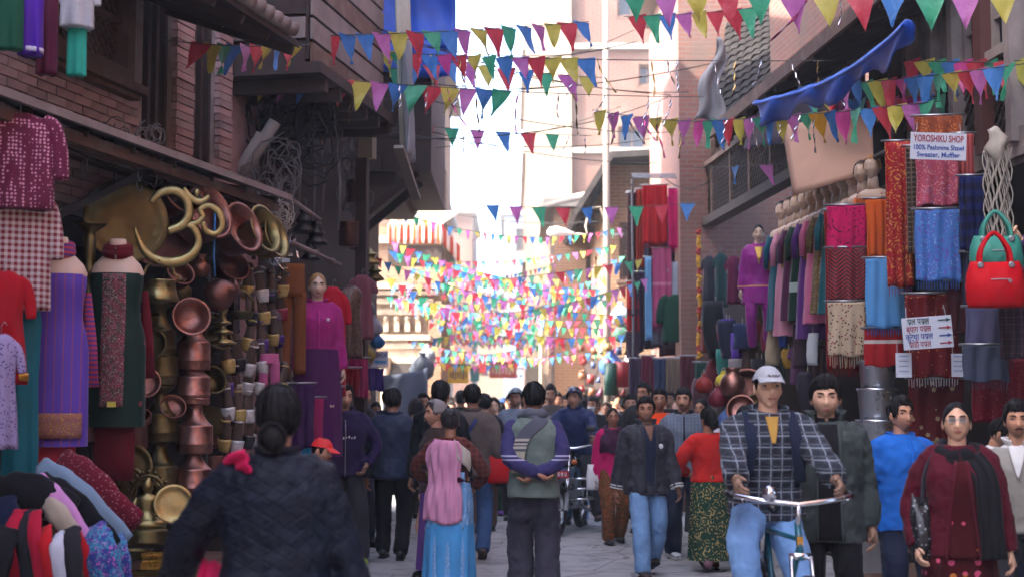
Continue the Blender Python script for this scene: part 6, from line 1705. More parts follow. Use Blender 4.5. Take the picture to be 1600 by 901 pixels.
# ---- brass and copper
def facing(px, py, D, tiltx=80, rz=20): return at(px, py, D), (radians(tiltx), 0, radians(rz))
def plat(label, px, py, D, R, mat, tx=82, rz=35, **kw):
    l, rt = facing(px, py, D, tx, rz); return vessel('metal_platter', label, [(q * R, z * R) for q, z in PLATE], mat, l, rt, cat='platter', n=40, **kw)
plat('huge dark brass platter hung above the green dress', 196, 346, 10.05, .30, BRASS_DK, 84, 30)
plat('second tarnished platter half hidden behind the huge one', 243, 356, 10.5, .30, COPPER_DK, 84, 40)
G_ = 'brass and copper ware at the left shop'
for lab, px, py, D, k, mat, rx, rz in (
        ('big copper cauldron hanging behind the curled brass symbol', 290, 352, 10.6, 1.25, COPPER, 70, 58), ('second copper cauldron with its base to the street', 345, 372, 11.0, 1.15, COPPER, 72, 62),
        ('copper cauldron nearest the canopy beneath the brass curl', 262, 318, 10.5, 1.0, COPPER_DK, 70, 50),
        ('brass cauldron right of the copper ones', 378, 372, 11.3, 1.12, BRASS, 74, 66), ('last brass cauldron in the hanging row', 398, 380, 11.55, 1.0, BRASS, 76, 70), ('low copper basin under the hanging cauldrons', 352, 432, 11.2, .75, COPPER_DK, 60, 40)):
    l, rt = facing(px, py, D, rx, rz); vessel('cauldron', lab, sprof(DEEP, k), mat, l, rt, group=G_)
vessel('cooking_pot', 'shiny brass pot with ring handle hanging below the curl', [(0, 0), (.135, 0), (.14, .012), (.125, .05), (.108, .125), (.118, .135), (.118, .145), (.1, .142), (.11, .06), (0, .02)], BRASS, at(248, 470, 9.85), (0, 0, .3), handle=[(-.118, 0, .14), (-.14, 0, .17), (-.10, 0, .19), (-.09, 0, .23), (-.05, 0, .28), (0, 0, .295), (.05, 0, .28), (.09, 0, .23), (.10, 0, .19), (.14, 0, .17), (.118, 0, .14)], group=G_)
l, rt = facing(297, 497, 10.15, 78, 24); vessel('copper_bowl', 'round copper bowl facing the street below the brass pot', [(0, -.05), (.07, -.045), (.11, -.01), (.13, .05), (.14, .052), (.14, .06), (.125, .058), (.10, .0), (.06, -.03), (0, -.035)], COPPER, l, rt, group=G_)
vessel('copper_jug', 'tilted copper jug hanging on a blue cord', sprof(POT, .95), COPPER_DK, at(322, 470, 10.5), (radians(-10), radians(62), 0), group=G_)
b = MB(); b.tube([at(336, 432, 10.5), at(334, 400, 10.5), at(336, 330, 10.5)], .008, 6); b.build('hanging_string', M('blue cord', '#2c6fa8', .7), None, True, label='blue cord holding the tilted copper jug', cat='cord')
vessel('brass_basket', 'small brass basket with a hooped handle beside the copper jug', [(0, 0), (.09, 0), (.10, .05), (.106, .06), (.1, .06), (.09, .012), (0, .012)], BRASS_DK, at(375, 498, 10.9), (0, 0, .4), cat='basket', handle=[(-.10, 0, .055), (-.10, 0, .14), (-.05, 0, .20), (0, 0, .22), (.05, 0, .20), (.10, 0, .14), (.10, 0, .055)], group=G_)
vessel('tiered_lamp', 'tiered brass oil lamp under the basket', [(0, 0), (.10, 0), (.10, .012), (.03, .04), (.03, .07), (.075, .08), (.078, .09), (.025, .11), (.022, .14), (.06, .15), (.062, .16), (.02, .18), (.02, .22), (.035, .235), (.02, .26), (0, .27)], BRASS, at(348, 537, 10.6), cat='lamp', group=G_)
for j, (px, D, mat, nm) in enumerate(((249, 10.25, BRASS_DK, 'tarnished brass'), (302, 10.35, COPPER, 'copper'))):
    for k in range(4):
        y = (772, 690, 602, 560)[k] if j == 0 else (776, 708, 632, 578)[k]
        pos = ('bottom', 'second', 'third', 'topmost')[k]
        vessel('water_jar', '%s water jar, %s of its stack by the shoes' % (nm, pos) if j else '%s water jar, %s of its stack behind the figures' % (nm, pos), sprof(GAGRI, 1.12 - .03 * k, 1.0), mat, at(px + jit(2), y, D + .02 * k), (0, 0, jit(1)), group='stacked water jars', n=30)
vessel('incense_stand', 'tall brass flared stand between the two bust mannequins', [(0, 0), (.075, 0), (.07, .02), (.03, .08), (.028, .14), (.05, .19), (.052, .23), (.03, .28), (.042, .36), (.045, .44), (.03, .47), (.10, .515), (.11, .53), (.10, .53), (0, .48)], BRASS_DK, at(138, 474, 9.35), cat='stand', group=G_)
plat('round dark engraved plate leaning beside the wine trousers', 203, 728, 9.75, .15, BRASS_DK, 80, 10, group=G_)
plat('decorated brass plate standing by the quilted sleeve', 271, 787, 9.35, .125, BRASS, 80, 15, group=G_)
plat('dark plate propped behind the seated figure', 188, 765, 9.6, .11, BRASS_DK, 80, 5, group=G_)
vessel('plate_stand', 'short brass stem under the decorated plate', [(0, 0), (.05, 0), (.05, .02), (.02, .05), (.018, .10), (.03, .13), (0, .14)], BRASS_DK, at(270, 862, 9.3), cat='stand', group=G_)
# om symbol (curled brass letter)
om = thing('brass_om_symbol', 'large curled brass om symbol hanging from the canopy', 'ornament', at(285, 355, 9.75), radians(14))
k = mpp(9.75)
def stroke(b, pts, rs):
    P, R = smoothpath([Vector(((x - 285) * k, 0, (355 - y) * k)) for x, y in pts], [q * k for q in rs], 5); b.tube(P, R, 10, squash=(.45, (0, 1, 0)))
b = MB(); stroke(b, [(236, 318), (250, 302), (272, 298), (290, 312), (294, 335), (284, 352), (262, 362)], [5, 7, 8, 8, 8, 8, 7]); b.build('upper_curl', BRASS, om, True)
b = MB(); stroke(b, [(286, 350), (302, 356), (310, 378), (300, 398), (276, 410), (248, 408), (226, 392), (212, 358)], [5, 6, 7, 8, 9, 8, 6, 2]); b.build('lower_curl', BRASS, om, True)
b = MB(); stroke(b, [(292, 350), (306, 348), (316, 338), (312, 326), (326, 320), (342, 332), (346, 352), (336, 364), (322, 360), (316, 346)], [4, 5, 5, 5, 5, 6, 6, 5, 5, 4]); b.build('tail_loop', BRASS, om, True)
b = MB(); stroke(b, [(286, 292), (296, 308), (312, 314), (326, 304)], [2, 6, 6, 3]); b.build('crescent', BRASS, om, True)
b = MB(); b.ell(((306 - 285) * k, 0, (355 - 300) * k), (.022, .012, .03), 10, 8); b.build('dot', BRASS, om, True)
# seated figure
bu = thing('seated_brass_figure', 'seated brass figure with arched halo among the pots', 'statue', at(229, 848, 9.45), radians(8)); 
b = MB(); b.lathe([(0, 0), (.15, 0), (.155, .02), (.13, .05), (.14, .08), (.12, .10), (0, .10)], 22); b.build('pedestal', BRASS_DK, bu, True)
b = MB(); b.loft([[Vector((x, y, z)) for x, y in [supere(2 * pi * j / 18, rx, ry) for j in range(18)]] for z, rx, ry in ((.10, .125, .085), (.13, .13, .085), (.155, .10, .07), (.17, .055, .045), (.23, .05, .04), (.28, .075, .042), (.305, .06, .035), (.32, .025, .025), (.335, .022, .024), (.35, .034, .036), (.385, .036, .04), (.41, .022, .024), (.43, .012, .014))])
for sx in (-1, 1): b.tube([(sx * .07, 0, .295), (sx * .095, -.02, .23), (sx * .05, -.07, .18)], [.022, .019, .014], 8)
b.build('figure', BRASS, bu, True)
b = MB(); b.tube([Vector((.13 * cos(a), .05, .22 + .22 * sin(a))) for a in [-.4 + (pi + .8) * i / 20 for i in range(21)]], .012, 8)
for i in range(13): a = (pi) * i / 12; b.ell((.155 * cos(a), .05, .22 + .245 * sin(a)), (.014, .01, .014), 7, 5)
b.build('halo', BRASS_DK, bu, True)
b = MB(); b.tube([at(205, 760, 9.6) + Vector((.09 * cos(a), 0, .12 * sin(a))) for a in [pi * i / 16 for i in range(17)]], .016, 8); b.build('arched_frame', BRASS_DK, None, True, label='empty arched brass frame left of the seated figure', cat='frame')
vessel('offering_bowl', 'small brass bowl in front of the seated figure', sprof(PAN, .55), BRASS_DK, at(215, 872, 9.2), group=G_)
tr = thing('brass_tray', 'brass tray holding gilt packets at the front of the metal stall', 'tray', at(262, 894, 9.15)); b = MB(); b.box((0, 0, 0), (.46, .28, .012)); b.box((0, -.14, .015), (.46, .012, .02)); b.build('tray_plate', BRASS_DK, tr)
for i in range(2):
    for q in range(6):
        b = MB(); b.box((0, 0, 0), (.15, .12, .014)); b.v = [(x + .004 * sin(z * 900 + x * 40), y, z + .004 * sin(x * 50 + q)) for x, y, z in b.v]
        b.build('gilt_packet', M('gilt foil', '#b0863c', .3, .9, .25, 14, .5, 40), None, loc=at(243 + i * 42, 889, 9.13) + Vector((jit(.006), jit(.01), .012 + q * .0165)), rot=(0, 0, jit(.12)), label='flat gilt packet, %s in the %s pile on the brass tray' % (('bottom', 'second', 'third', 'fourth', 'fifth', 'topmost')[q], ('left', 'right')[i]), cat='packet', group='gilt packets on the brass tray')
bn = thing('stall_bench', 'wooden bench carrying the brassware at the left shop', 'bench', LF.w(1.9, .22, 0), LF.rot)
b = MB(); b.box((0, 0, .37), (2.9, .55, .05)); b.build('bench_top', WOOD, bn)
for sx in (-1.3, 0, 1.3): b = MB(); b.box((sx, 0, .17), (.08, .5, .34)); b.build('trestle', WOOD_DK, bn)
b = MB(); b.box((0, .2, .70), (2.2, .24, .04)); b.build('upper_shelf', WOOD, bn)
for px, py, mat, lab, sk in ((120, 690, COPPER_DK, 'dark copper box-shaped vessel between the hanging trousers', 1.0), (205, 700, COPPER_DK, 'copper jar in shadow beside the dark green dress', 1.0), (335, 700, COPPER_DK, 'dark copper drum beside the copper jars', 1.3), (335, 745, COPPER, 'squat copper drum under the dark one', 1.3)):
    vessel('metal_drum', lab, [(0, 0), (.11 * sk, 0), (.115 * sk, .01), (.112 * sk, .16), (.12 * sk, .17), (.11 * sk, .175), (0, .16)], mat, at(px, py, LD(px) + .45), group=G_)
b = MB(); b.box((0, 0, 0), (.19, .02, .2), Matrix.Rotation(.2, 3, 'Y')); b.build('brass_plaque', BRASS_DK, None, loc=at(331, 655, 10.9), label='square brass plaque hanging beside the sandals', cat='plaque')
r = random.Random(17)
for i, (px, py) in enumerate(((228, 505), (238, 540), (330, 540), (322, 600), (350, 610), (225, 600), (272, 440), (312, 432), (338, 660), (222, 655), (268, 640), (352, 700), (284, 470), (325, 505))):
    D = LD(px) + r.uniform(.12, .3); pf, m = r.choice((POT, PAN, DEEP)), r.choice((BRASS_DK, COPPER_DK, BRASS_DK, COPPER)); l, rt = facing(px, py, D, r.choice((75, 10, 60)), r.uniform(-10, 50))
    vessel('small_vessel', 'small %s vessel among the jars, %s of the loose ones' % ('copper' if m in (COPPER, COPPER_DK) else 'brass', 'first second third fourth fifth sixth seventh eighth ninth tenth eleventh twelfth thirteenth last'.split()[i]), sprof(pf, r.uniform(.4, .65)), m, l, rt, group='loose vessels among the jars', n=20)
# dark hanging bells and lamps further in
for i, (px, py, s_, lab) in enumerate(((476, 352, 1.0, 'dark metal bell lamp hanging under the broken batten'), (494, 370, .9, 'dark bell lamp right of the larger one'), (486, 394, .8, 'lowest of the dark bell lamps under the batten'))):
    vessel('bell_lamp', lab, [(0, .34), (.012, .33), (.02, .3), (.03, .28), (.02, .26), (.06, .22), (.065, .2), (.04, .19), (.09, .13), (.095, .1), (.06, .09), (.12, .03), (.125, 0), (.11, 0), (0, .04)], M('dark bell metal', '#3c3a3a', .4, .9, .25, 6), at(px, py + 12, 13.6), sc_=s_, cat='bell', group='dark bell lamps')
for i, (px, py, D, m, lab) in enumerate(((556, 318, 15.8, COPPER_DK, 'copper can hanging high at the corner of the sooty house'), (562, 392, 15.6, BRASS, 'brass tiered lamp hanging beyond the bamboo pole'), (578, 415, 15.9, BRASS, 'brass bowl lamp below the tiered lamp'), (545, 385, 15.2, COPPER_DK, 'copper tray lying against the dark wall'), (585, 440, 16.3, BRASS_DK, 'dull brass bell near the shop sign'))):
    vessel('hanging_vessel', lab, [(0, .2), (.02, .19), (.03, .16), (.085, .13), (.09, .12), (.05, .10), (.11, .04), (.115, .02), (.03, 0), (0, 0)] if i in (1, 2, 4) else [(0, 0), (.10, 0), (.11, .01), (.11, .25), (.115, .26), (.10, .255), (0, .02)], m, at(px, py, D), sc_=1.0, group='metalware hanging beyond the pole')

# ---- sandals
def shoe_mesh(name, colr, metal=0.0):
    b = MB()
    out = [(-.010, -.115), (.018, -.113), (.028, -.09), (.024, -.04), (.030, .02), (.040, .07), (.030, .105), (.0, .122), (-.030, .105), (-.040, .07), (-.032, .02), (-.026, -.04), (-.028, -.09)]
    b.prism([(x, -z) for x, z in out], -.008, .004, m=1)
    def f(u, v):
        a = (u - .5) * pi; yy = .035 + v * .08; w = .040 * (1 - .45 * max(0, v - .3)); return Vector((w * sin(a), -.008 - .035 * cos(a) * (1 - .75 * v ** 2), -yy))
    b.grid(f, 10, 6, 0, .004)
    b.tube([Vector((.026 * sin(a), -.012 - .03 * cos(a), .075)) for a in [-pi / 2 + pi * i / 8 for i in range(9)]], .006, 6)
    b.box((0, .015, .095), (.035, .03, .035), m=1)
    return b.mesh(name, [M('sandal ' + colr, colr, .3, metal, .15, 20), M('brown insole', '#54443a', .7)], True)
SM = [(shoe_mesh('sandal', c, m), n) for c, m, n in (('#c4c4c0', .2, 'silver'), ('#b39a5a', .2, 'gold'), ('#4a2c78', 0, 'purple'), ('#1b1a1c', 0, 'black'), ('#8a2038', 0, 'red'), ('#a89a88', 0, 'beige'))]
SLOTS = []
for ci, cx in enumerate((352, 371, 390, 409, 424, 438)):
    for ri, cy in enumerate((440, 478, 516, 554, 592, 632, 672)):
        if (ci < 2 and ri < 3) or (ci > 3 and ri > 4): continue
        SLOTS.append((ci, ri, cx, cy))
_cw = ('first', 'second', 'third', 'fourth', 'fifth', 'sixth'); _rw = ('top', 'second', 'third', 'fourth', 'fifth', 'sixth', 'lowest')
r = random.Random(4)
for ci, ri, cx, cy in SLOTS:
    me, nm = SM[r.choice((0, 0, 1, 1, 2, 3, 3, 4, 5))]
    D = LD(cx) - .02 + r.uniform(-.04, .04)
    link('sandal', me, loc=at(cx + r.uniform(-4, 4), cy + r.uniform(-6, 6), D), rot=(r.uniform(-.15, .25), r.uniform(-.2, .2), r.uniform(-.3, .7)), scale=1.3, label='%s sandal hung toe down in the %s column, %s row by the metal jars' % (nm, _cw[ci], _rw[ri]), cat='sandal', group='sandals hung beside the metalware')
rk = thing('sandal_rack', 'dark wire rack the sandals hang on between jars and mannequin', 'rack', LF.w(LF.x_at(398, .1), .12, 0), LF.rot)
for i in range(7): b = MB(); b.tube([(-.85 + .28 * i, 0, .7), (-.85 + .28 * i, 0, 2.6)], .008, 6); b.build('upright', STEEL, rk)
for i in range(7): b = MB(); b.tube([(-.9, -.006, .95 + i * .26), (.9, -.006, .95 + i * .26)], .006, 6); b.build('cross_wire', STEEL, rk)
# foil packets glittering under the pole
r = random.Random(9); b = MB()
for i in range(70):
    c = at(430 + r.gauss(0, 14), 395 + r.gauss(0, 16), 11.9); R_ = Matrix.Rotation(r.uniform(0, 6), 3, (r.random(), r.random(), r.random() + .01)); b.box(c, (.07, .003, .035), R_)
b.build('foil_cluster', M('crinkled foil', '#c9cbd0', .16, 1, .1, 9, .6, 20), None, label='glittering cluster of foil packets tied under the bamboo pole', cat='foil', kind='stuff')

# ---- mannequin with cardigan, and clothes beyond the sandals
def mannequin(label, px, py_top, D, H, yaw, wig, **kw):
    z = at(px, py_top, D).z
    p = Person(px, D, label, H, yaw, True, 0, z0=z - H, cat='mannequin', **kw)
    p.root.name = 'mannequin'; p.bodyo.data.materials[0] = MANN
    if wig: p.hair('part', wig, vol=.012)
    return p
MAG = cloth('magenta ribbed knit', '#8c1c62', P_stripe('#a02a74', .022, .4), bump=.5, bs=60)
p = mannequin('blond mannequin in a magenta buttoned cardigan', 494, 428, 12.85, 1.66, 14, M('blond wig', '#8a6a3c', .6), hands=[(-.24, -.02, .80), (.24, -.02, .80)])
p.top(MAG, .74, .026, 1.0, 'cardigan', flare=.08, folds=.014); p.collar(MAG, .05, .075, .6, flare=.035); p.placket(MAG, .03, .76, 1.36, .036, 'button_band'); p.skirt(cloth('plum long skirt', '#4a1a4c'), 1.0, .02, .25, .05)
b = MB(); b.ell((.085, -.15, 1.27), (.016, .006, .016), 10, 6); b.build('badge', W_WHITE, p.root, True)
garment('trousers', 'ochre trousers hanging left of the blond mannequin', 'trousers', 458, 412, 585, 44, 12.3, cloth('ochre corduroy', '#6e3f1c'), 'trousers', 16)
garment('leggings', 'pink leggings below the sandals', 'leggings', 421, 552, 606, 34, 11.6, cloth('pink jersey', '#a8557c'), 'trousers', 16)
garment('cardigan', 'red cardigan half hidden behind the magenta one', 'cardigan', 520, 448, 618, 48, 13.4, cloth('scarlet knit', '#a01024'), 'shirt', 14, sl=.6)
garment('dress', 'brown sequinned dress right of the blond mannequin', 'dress', 547, 446, 560, 44, 14.2, M('brown sequins', '#4a342a', .4, .3, .3, 20, .6, 60, P_spots('#a8957c', 70, .22)), 'kurta', 14, sl=0)
garment('dress', 'dusty pink dress hanging by the brass lamps', 'dress', 566, 430, 530, 40, 15.0, cloth('dusty pink', '#7d4a52'), 'kurta', 12, sl=.3)
shawl('turquoise and magenta towel hanging behind the red cap', 487, 622, 712, 36, 12.6, cloth('turquoise towel', '#1f86b0', P_stripe('#8c2050', .20, .55)), 16, None, 'towel', 'towel', group=None)
for i, (px, y0, y1, w, D, c, lab) in enumerate(((470, 600, 700, 40, 12.4, '#3a1a44', 'plum cloth hanging under the ochre trousers'), (515, 605, 660, 40, 13.2, '#4a1c48', 'violet cloth below the magenta cardigan'), (560, 560, 620, 30, 15.0, '#8c2450', 'pink cloth hanging near the shop sign'), (582, 575, 610, 34, 16.4, '#3a2468', 'blue-violet cloth under the shop sign'), (548, 575, 620, 26, 14.6, '#7a1420', 'red cloth behind the purple hoodie'), (440, 600, 700, 30, 12.1, '#141418', 'black cloth hanging below the sandals'))):
    shawl(lab, px, y0, y1, w, D, cloth('hung cloth ' + c, c), 14, None, 'hanging_cloth', 'cloth', group='cloths hanging on the left')
for i, (px, py, D, s_, c, lab) in enumerate(((572, 470, 15.5, .16, '#5f6a70', 'grey pouch hanging beside the brown sequinned dress'), (584, 500, 16, .16, '#8d8f98', 'pale patterned pouch near the shop sign'), (590, 525, 16.5, .13, '#1f5c8c', 'small blue pouch above the shop sign'), (575, 545, 15.8, .13, '#8a7a3c', 'mustard pouch left of the shop sign'), (660, 560, 22, .3, '#5d646c', 'dark grey sack hanging beside the grey tarpaulin'), (668, 545, 23, .22, '#9aa0a6', 'pale sack above the dark grey one'))):
    o = thing('hanging_pouch', lab, 'pouch', at(px, py, D), .2, 'pouches hanging on the left'); b = MB(); sack(b, s_ * 1.2, i); b.build('pouch_body', cloth('pouch ' + c, c, rough=.5), o, True); b = MB(); b.tube([(-s_ * .2, 0, 0), (0, 0, s_ * .5), (s_ * .2, 0, 0)], .006, 6); b.build('cord', ROPE, o)

# ---- right: row of dress mannequins under the tan awning
RAIL_A, RAIL_B = at(1384, 238, 12.2), at(1216, 330, 15.6)
rl = MB(); rl.tube([RAIL_A + Vector((.2, -1.2, .0)), RAIL_A, RAIL_B], .03, 8); rl.build('display_rail', WOOD_DK, None, True, label='dark pole carrying the row of mannequin heads on the right', cat='rail')
DR = [('orange-skirted', '#b0552a', 'coral'), ('dove grey', '#6f6a70', 'grey'), ('deep wine', '#4a1020', 'wine'), ('bottle green', '#123a2c', 'green'), ('teal sequinned', '#14525a', 'teal'), ('gold and brown', '#5e4a2c', 'gold'), ('rose pink', '#b05a7c', 'rose'), ('violet', '#4f2468', 'violet'), ('dark green', '#0d2e24', 'dark'), ('plum', '#4a1c3c', 'plum'), ('pale pink', '#b87c90', 'pink'), ('peacock blue', '#0f4a5c', 'peacock')]
HW = [M('orange wig', '#a8702c', .6), M('brown wig', '#4a3424', .6), M('black wig', '#17120f', .5)]
for i in range(12):
    t = i / 11; D = 12.5 + 2.9 * t; px = 1363 - (1363 - 1222) * (t ** .9); py = 262 + (330 - 262) * t ** .9
    nm, c, _ = DR[i]
    o = thing('dress_mannequin', 'mannequin head with %s dress, %s in the row under the tan awning' % (nm, ('nearest', 'second', 'third', 'fourth', 'fifth', 'sixth', 'seventh', 'eighth', 'ninth', 'tenth', 'eleventh', 'farthest')[i]), 'mannequin', at(px, py, D), radians(-38), 'dress mannequins under the tan awning')
    s_ = .9
    b = MB(); b.loft([[head_pt(2 * pi * j / 26, pi * q / 22) * s_ for j in range(26)] for q in range(1, 22)]); b.tube([(0, .01, -.08), (0, .01, -.2)], [.045, .055], 12); b.ell((0, .01, -.27), (.16, .085, .09), 18, 8); b.build('head', MANN, o, True)
    b = MB(); b.loft([[head_pt(2 * pi * j / 26, .02 + q * .17 * (1.0 if abs(((2 * pi * j / 26 + pi) % (2 * pi)) - pi) < 1.2 else 1.9), .012) * s_ for j in range(26)] for q in range(6)], caps=False); b.build('wig', HW[i % 3], o, True)
    b = MB(); H = (500 - 335) * mpp(D) * RND.uniform(.85, 1.15); R = []
    for q in range(15):
        tt = q / 14; w = (.17, .185, .165, .15, .16, .17, .18, .19, .20, .21, .215, .22, .225, .23, .235)[q] * .9; R.append([Vector((w * cos(2 * pi * j / 30) * (1 + .03 * sin(j * 2 + q)), .01 + w * .5 * sin(2 * pi * j / 30) * (1 + .3 * tt * sin(5 * 2 * pi * j / 30 + i)), -.24 - tt * H)) for j in range(30)])
    b.loft(R, caps=False)
    pt = {4: P_spots('#3c8a8c', 60, .2), 5: P_spots('#b99a4c', 50, .24), 6: None, 8: P_bands([(-.95, -.85, '#9aa8a0')]), 3: P_bands([(-1.0, -.93, '#b0a070')])}.get(i)
    b.build('dress', cloth('row dress ' + nm, c, pt, rough=.55), o, True)
    if i % 3 == 1:
        b = MB(); b.grid(lambda u, v: ((u - .5) * .12, -.10 - .01 * sin(pi * u), -.30 - v * .35), 5, 8, 0, .004); b.build('yoke', GOLD, o, True)
    for sx in (-1, 1):
        b = MB(); b.tube([(sx * .14, .01, -.27), (sx * .2, 0, -.42), (sx * .20, -.01, -.62)], [.04, .036, .03], 10); b.build('sleeve', cloth('row dress ' + nm, c), o, True)
# magenta mannequin
MG2 = cloth('magenta silk', '#7c1a70', P_bands([(.86, .875, '#b98d3c')]), rough=.5)
p = mannequin('mannequin in magenta tunic with gold neckline hung on the dark balcony', 1189, 352, 16.0, 1.42, -10, HAIR, hands=[(-.25, -.03, .80), (.25, -.03, .80)])
p.top(MG2, .62, .022, 1.0, 'tunic', flare=.14, folds=.012); p.neck_scarf(cloth('magenta scarf', '#8a2070'), .07, .02, 1.44); p.vneck(M('gold beadwork', '#a8843c', .4, .5, .3, 40, .6, 60), 1.16, .12, .034, 'beaded_neckline', 1.40, .01); p.trousers(MG2)

# ---- right: shawls
PK = cloth('pink rose shawl', '#b01050', P_floral('#5c0a2c', '#d0306c', 7, .4)); ZG = M('red and black zigzag', '#7c0f1c', .8, pat=lambda t, c: t.mix(t.line(t.math('ADD', t.xyz()[2], t.math('MULTIPLY', t.math('PINGPONG', t.xyz()[0], .09), .8)), .034, .45), c, srgb('#1a0a10')))
LEO = cloth('beige spotted shawl', '#a8957c', P_spots('#3a2824', 34, .30, '#7a3440')); 
shawl('hot pink rose-patterned shawl on the tall right rack', 1322, 322, 392, 58, 12.3, PK, -12, cloth('pink fringe', '#b01050'))
shawl('red and black zigzag shawl under the pink rose one', 1322, 388, 470, 58, 12.28, ZG, -12, cloth('red fringe', '#94161f'))
shawl('beige spotted shawl with long fringe at the rack bottom', 1322, 472, 556, 56, 12.25, LEO, -12, cloth('beige fringe', '#9a8a74'), frl=.10)
shawl('dark red shawl behind the beige spotted one', 1322, 330, 578, 66, 12.45, cloth('dark red wool', '#7a0c14'), -12, cloth('red fringe', '#94161f'))
shawl('plain orange shawl beside the pink rose one', 1370, 312, 402, 32, 12.0, cloth('orange wool', '#b8511c'), -12, cloth('magenta fringe', '#8c2048'))
shawl('sky blue shawl below the orange one', 1382, 404, 512, 58, 11.9, cloth('sky blue wool', '#4f86b8'), -12, cloth('blue fringe', '#2f5a94'))
shawl('red shawl with white edge below the sky blue one', 1380, 514, 572, 58, 11.95, cloth('red and white wool', '#8c1218', P_bands([(-.12, -.09, '#b0a8a0')])), -12, None)
shawl('long red embroidered shawl hanging from the upper rail', 1402, 222, 452, 38, 11.5, cloth('red embroidered silk', '#8c1020', P_floral('#b8863c', '#2e5a3c', 10, .36), rough=.5), -14, cloth('mauve fringe', '#7a4a70'))
shawl('pink paisley shawl hanging under the white shop sign', 1463, 246, 322, 62, 10.9, cloth('pink paisley', '#a8485c', P_floral('#c08a8c', '#6a5a8c', 12, .5), rough=.6), -12, cloth('crimson fringe', '#8c1a34'))
shawl('blue paisley shawl below the pink paisley one', 1464, 328, 440, 66, 10.88, cloth('blue paisley', '#3f6aa8', P_floral('#5a4a94', '#7c9ac0', 8, .5), rough=.6), -12, cloth('blue fringe', '#2f5a94'))
shawl('navy striped shawl right of the blue paisley one', 1518, 276, 392, 36, 10.6, cloth('navy stripe', '#141c4c', P_stripe('#0c1030', .10, .5, 2)), -12, None)
shawl('narrow brown checked scarf beside the red embroidered shawl', 1424, 230, 400, 18, 11.3, cloth('brown check', '#4a3a30', P_plaid('#2e241f', '#7a6a58', .04, .2)), -14, cloth('brown fringe', '#4a3a30'))
shawl('dark red sequinned cloth behind the lettered arrow sign', 1455, 460, 590, 78, 11.25, cloth('dark red sequinned', '#5c0a14', P_spots('#a8843c', 26, .14), rough=.5), -12, cloth('white fringe', '#a9a4a8'))
shawl('second dark red flowered cloth behind the blue polo shirt', 1462, 592, 690, 80, 11.4, cloth('dark red flowered', '#4a0a12', P_spots('#8a7a5c', 12, .22), rough=.6), -12, None)
shawl('grey-violet shawl below the red handbag', 1545, 480, 560, 70, 10.2, cloth('grey violet wool', '#4a4a66'), -12, cloth('grey fringe', '#3c3c4a'))
shawl('slate shawl under the grey-violet one', 1540, 540, 595, 66, 10.15, cloth('slate wool', '#3a4254'), -12, cloth('grey fringe', '#3c3c4a'))
shawl('crimson cloth behind the waistcoat at the right edge', 1560, 560, 660, 80, 10.5, cloth('crimson net', '#5c0c20', P_spots('#7a3a44', 40, .25)), -12, None)
shawl('rust printed shawl folded above the white shop sign', 1465, 182, 230, 70, 10.98, cloth('rust print', '#7a3a24', P_floral('#b06a3c', '#4a2018', 12, .5)), -12, None)
shawl('dark plaid shawl at the right edge below the net bag', 1585, 470, 560, 46, 9.9, cloth('dark plaid', '#3a1620', P_plaid('#26242c', '#4a4450', .05, .12)), -12, None)
shawl('pink cloth hanging behind the net bag', 1505, 210, 300, 30, 10.9, cloth('brick pink cloth', '#9c4a44', P_stripe('#6a2430', .03, .3)), -12, None)
for i, (px, y0, y1, w, c, lab) in enumerate(((1420, 300, 470, 26, '#16161c', 'black shawl between the red embroidered and pink paisley ones'), (1500, 440, 520, 40, '#3a1018', 'dark wine cloth right of the arrow sign'), (1525, 395, 480, 40, '#1c2030', 'dark blue cloth behind the handbags'), (1590, 380, 470, 40, '#5c1c38', 'plum cloth at the right edge behind the handbags'))):
    shawl(lab, px, y0, y1, w, RD(px) + .35, cloth('hung cloth ' + c, c), -12, None)
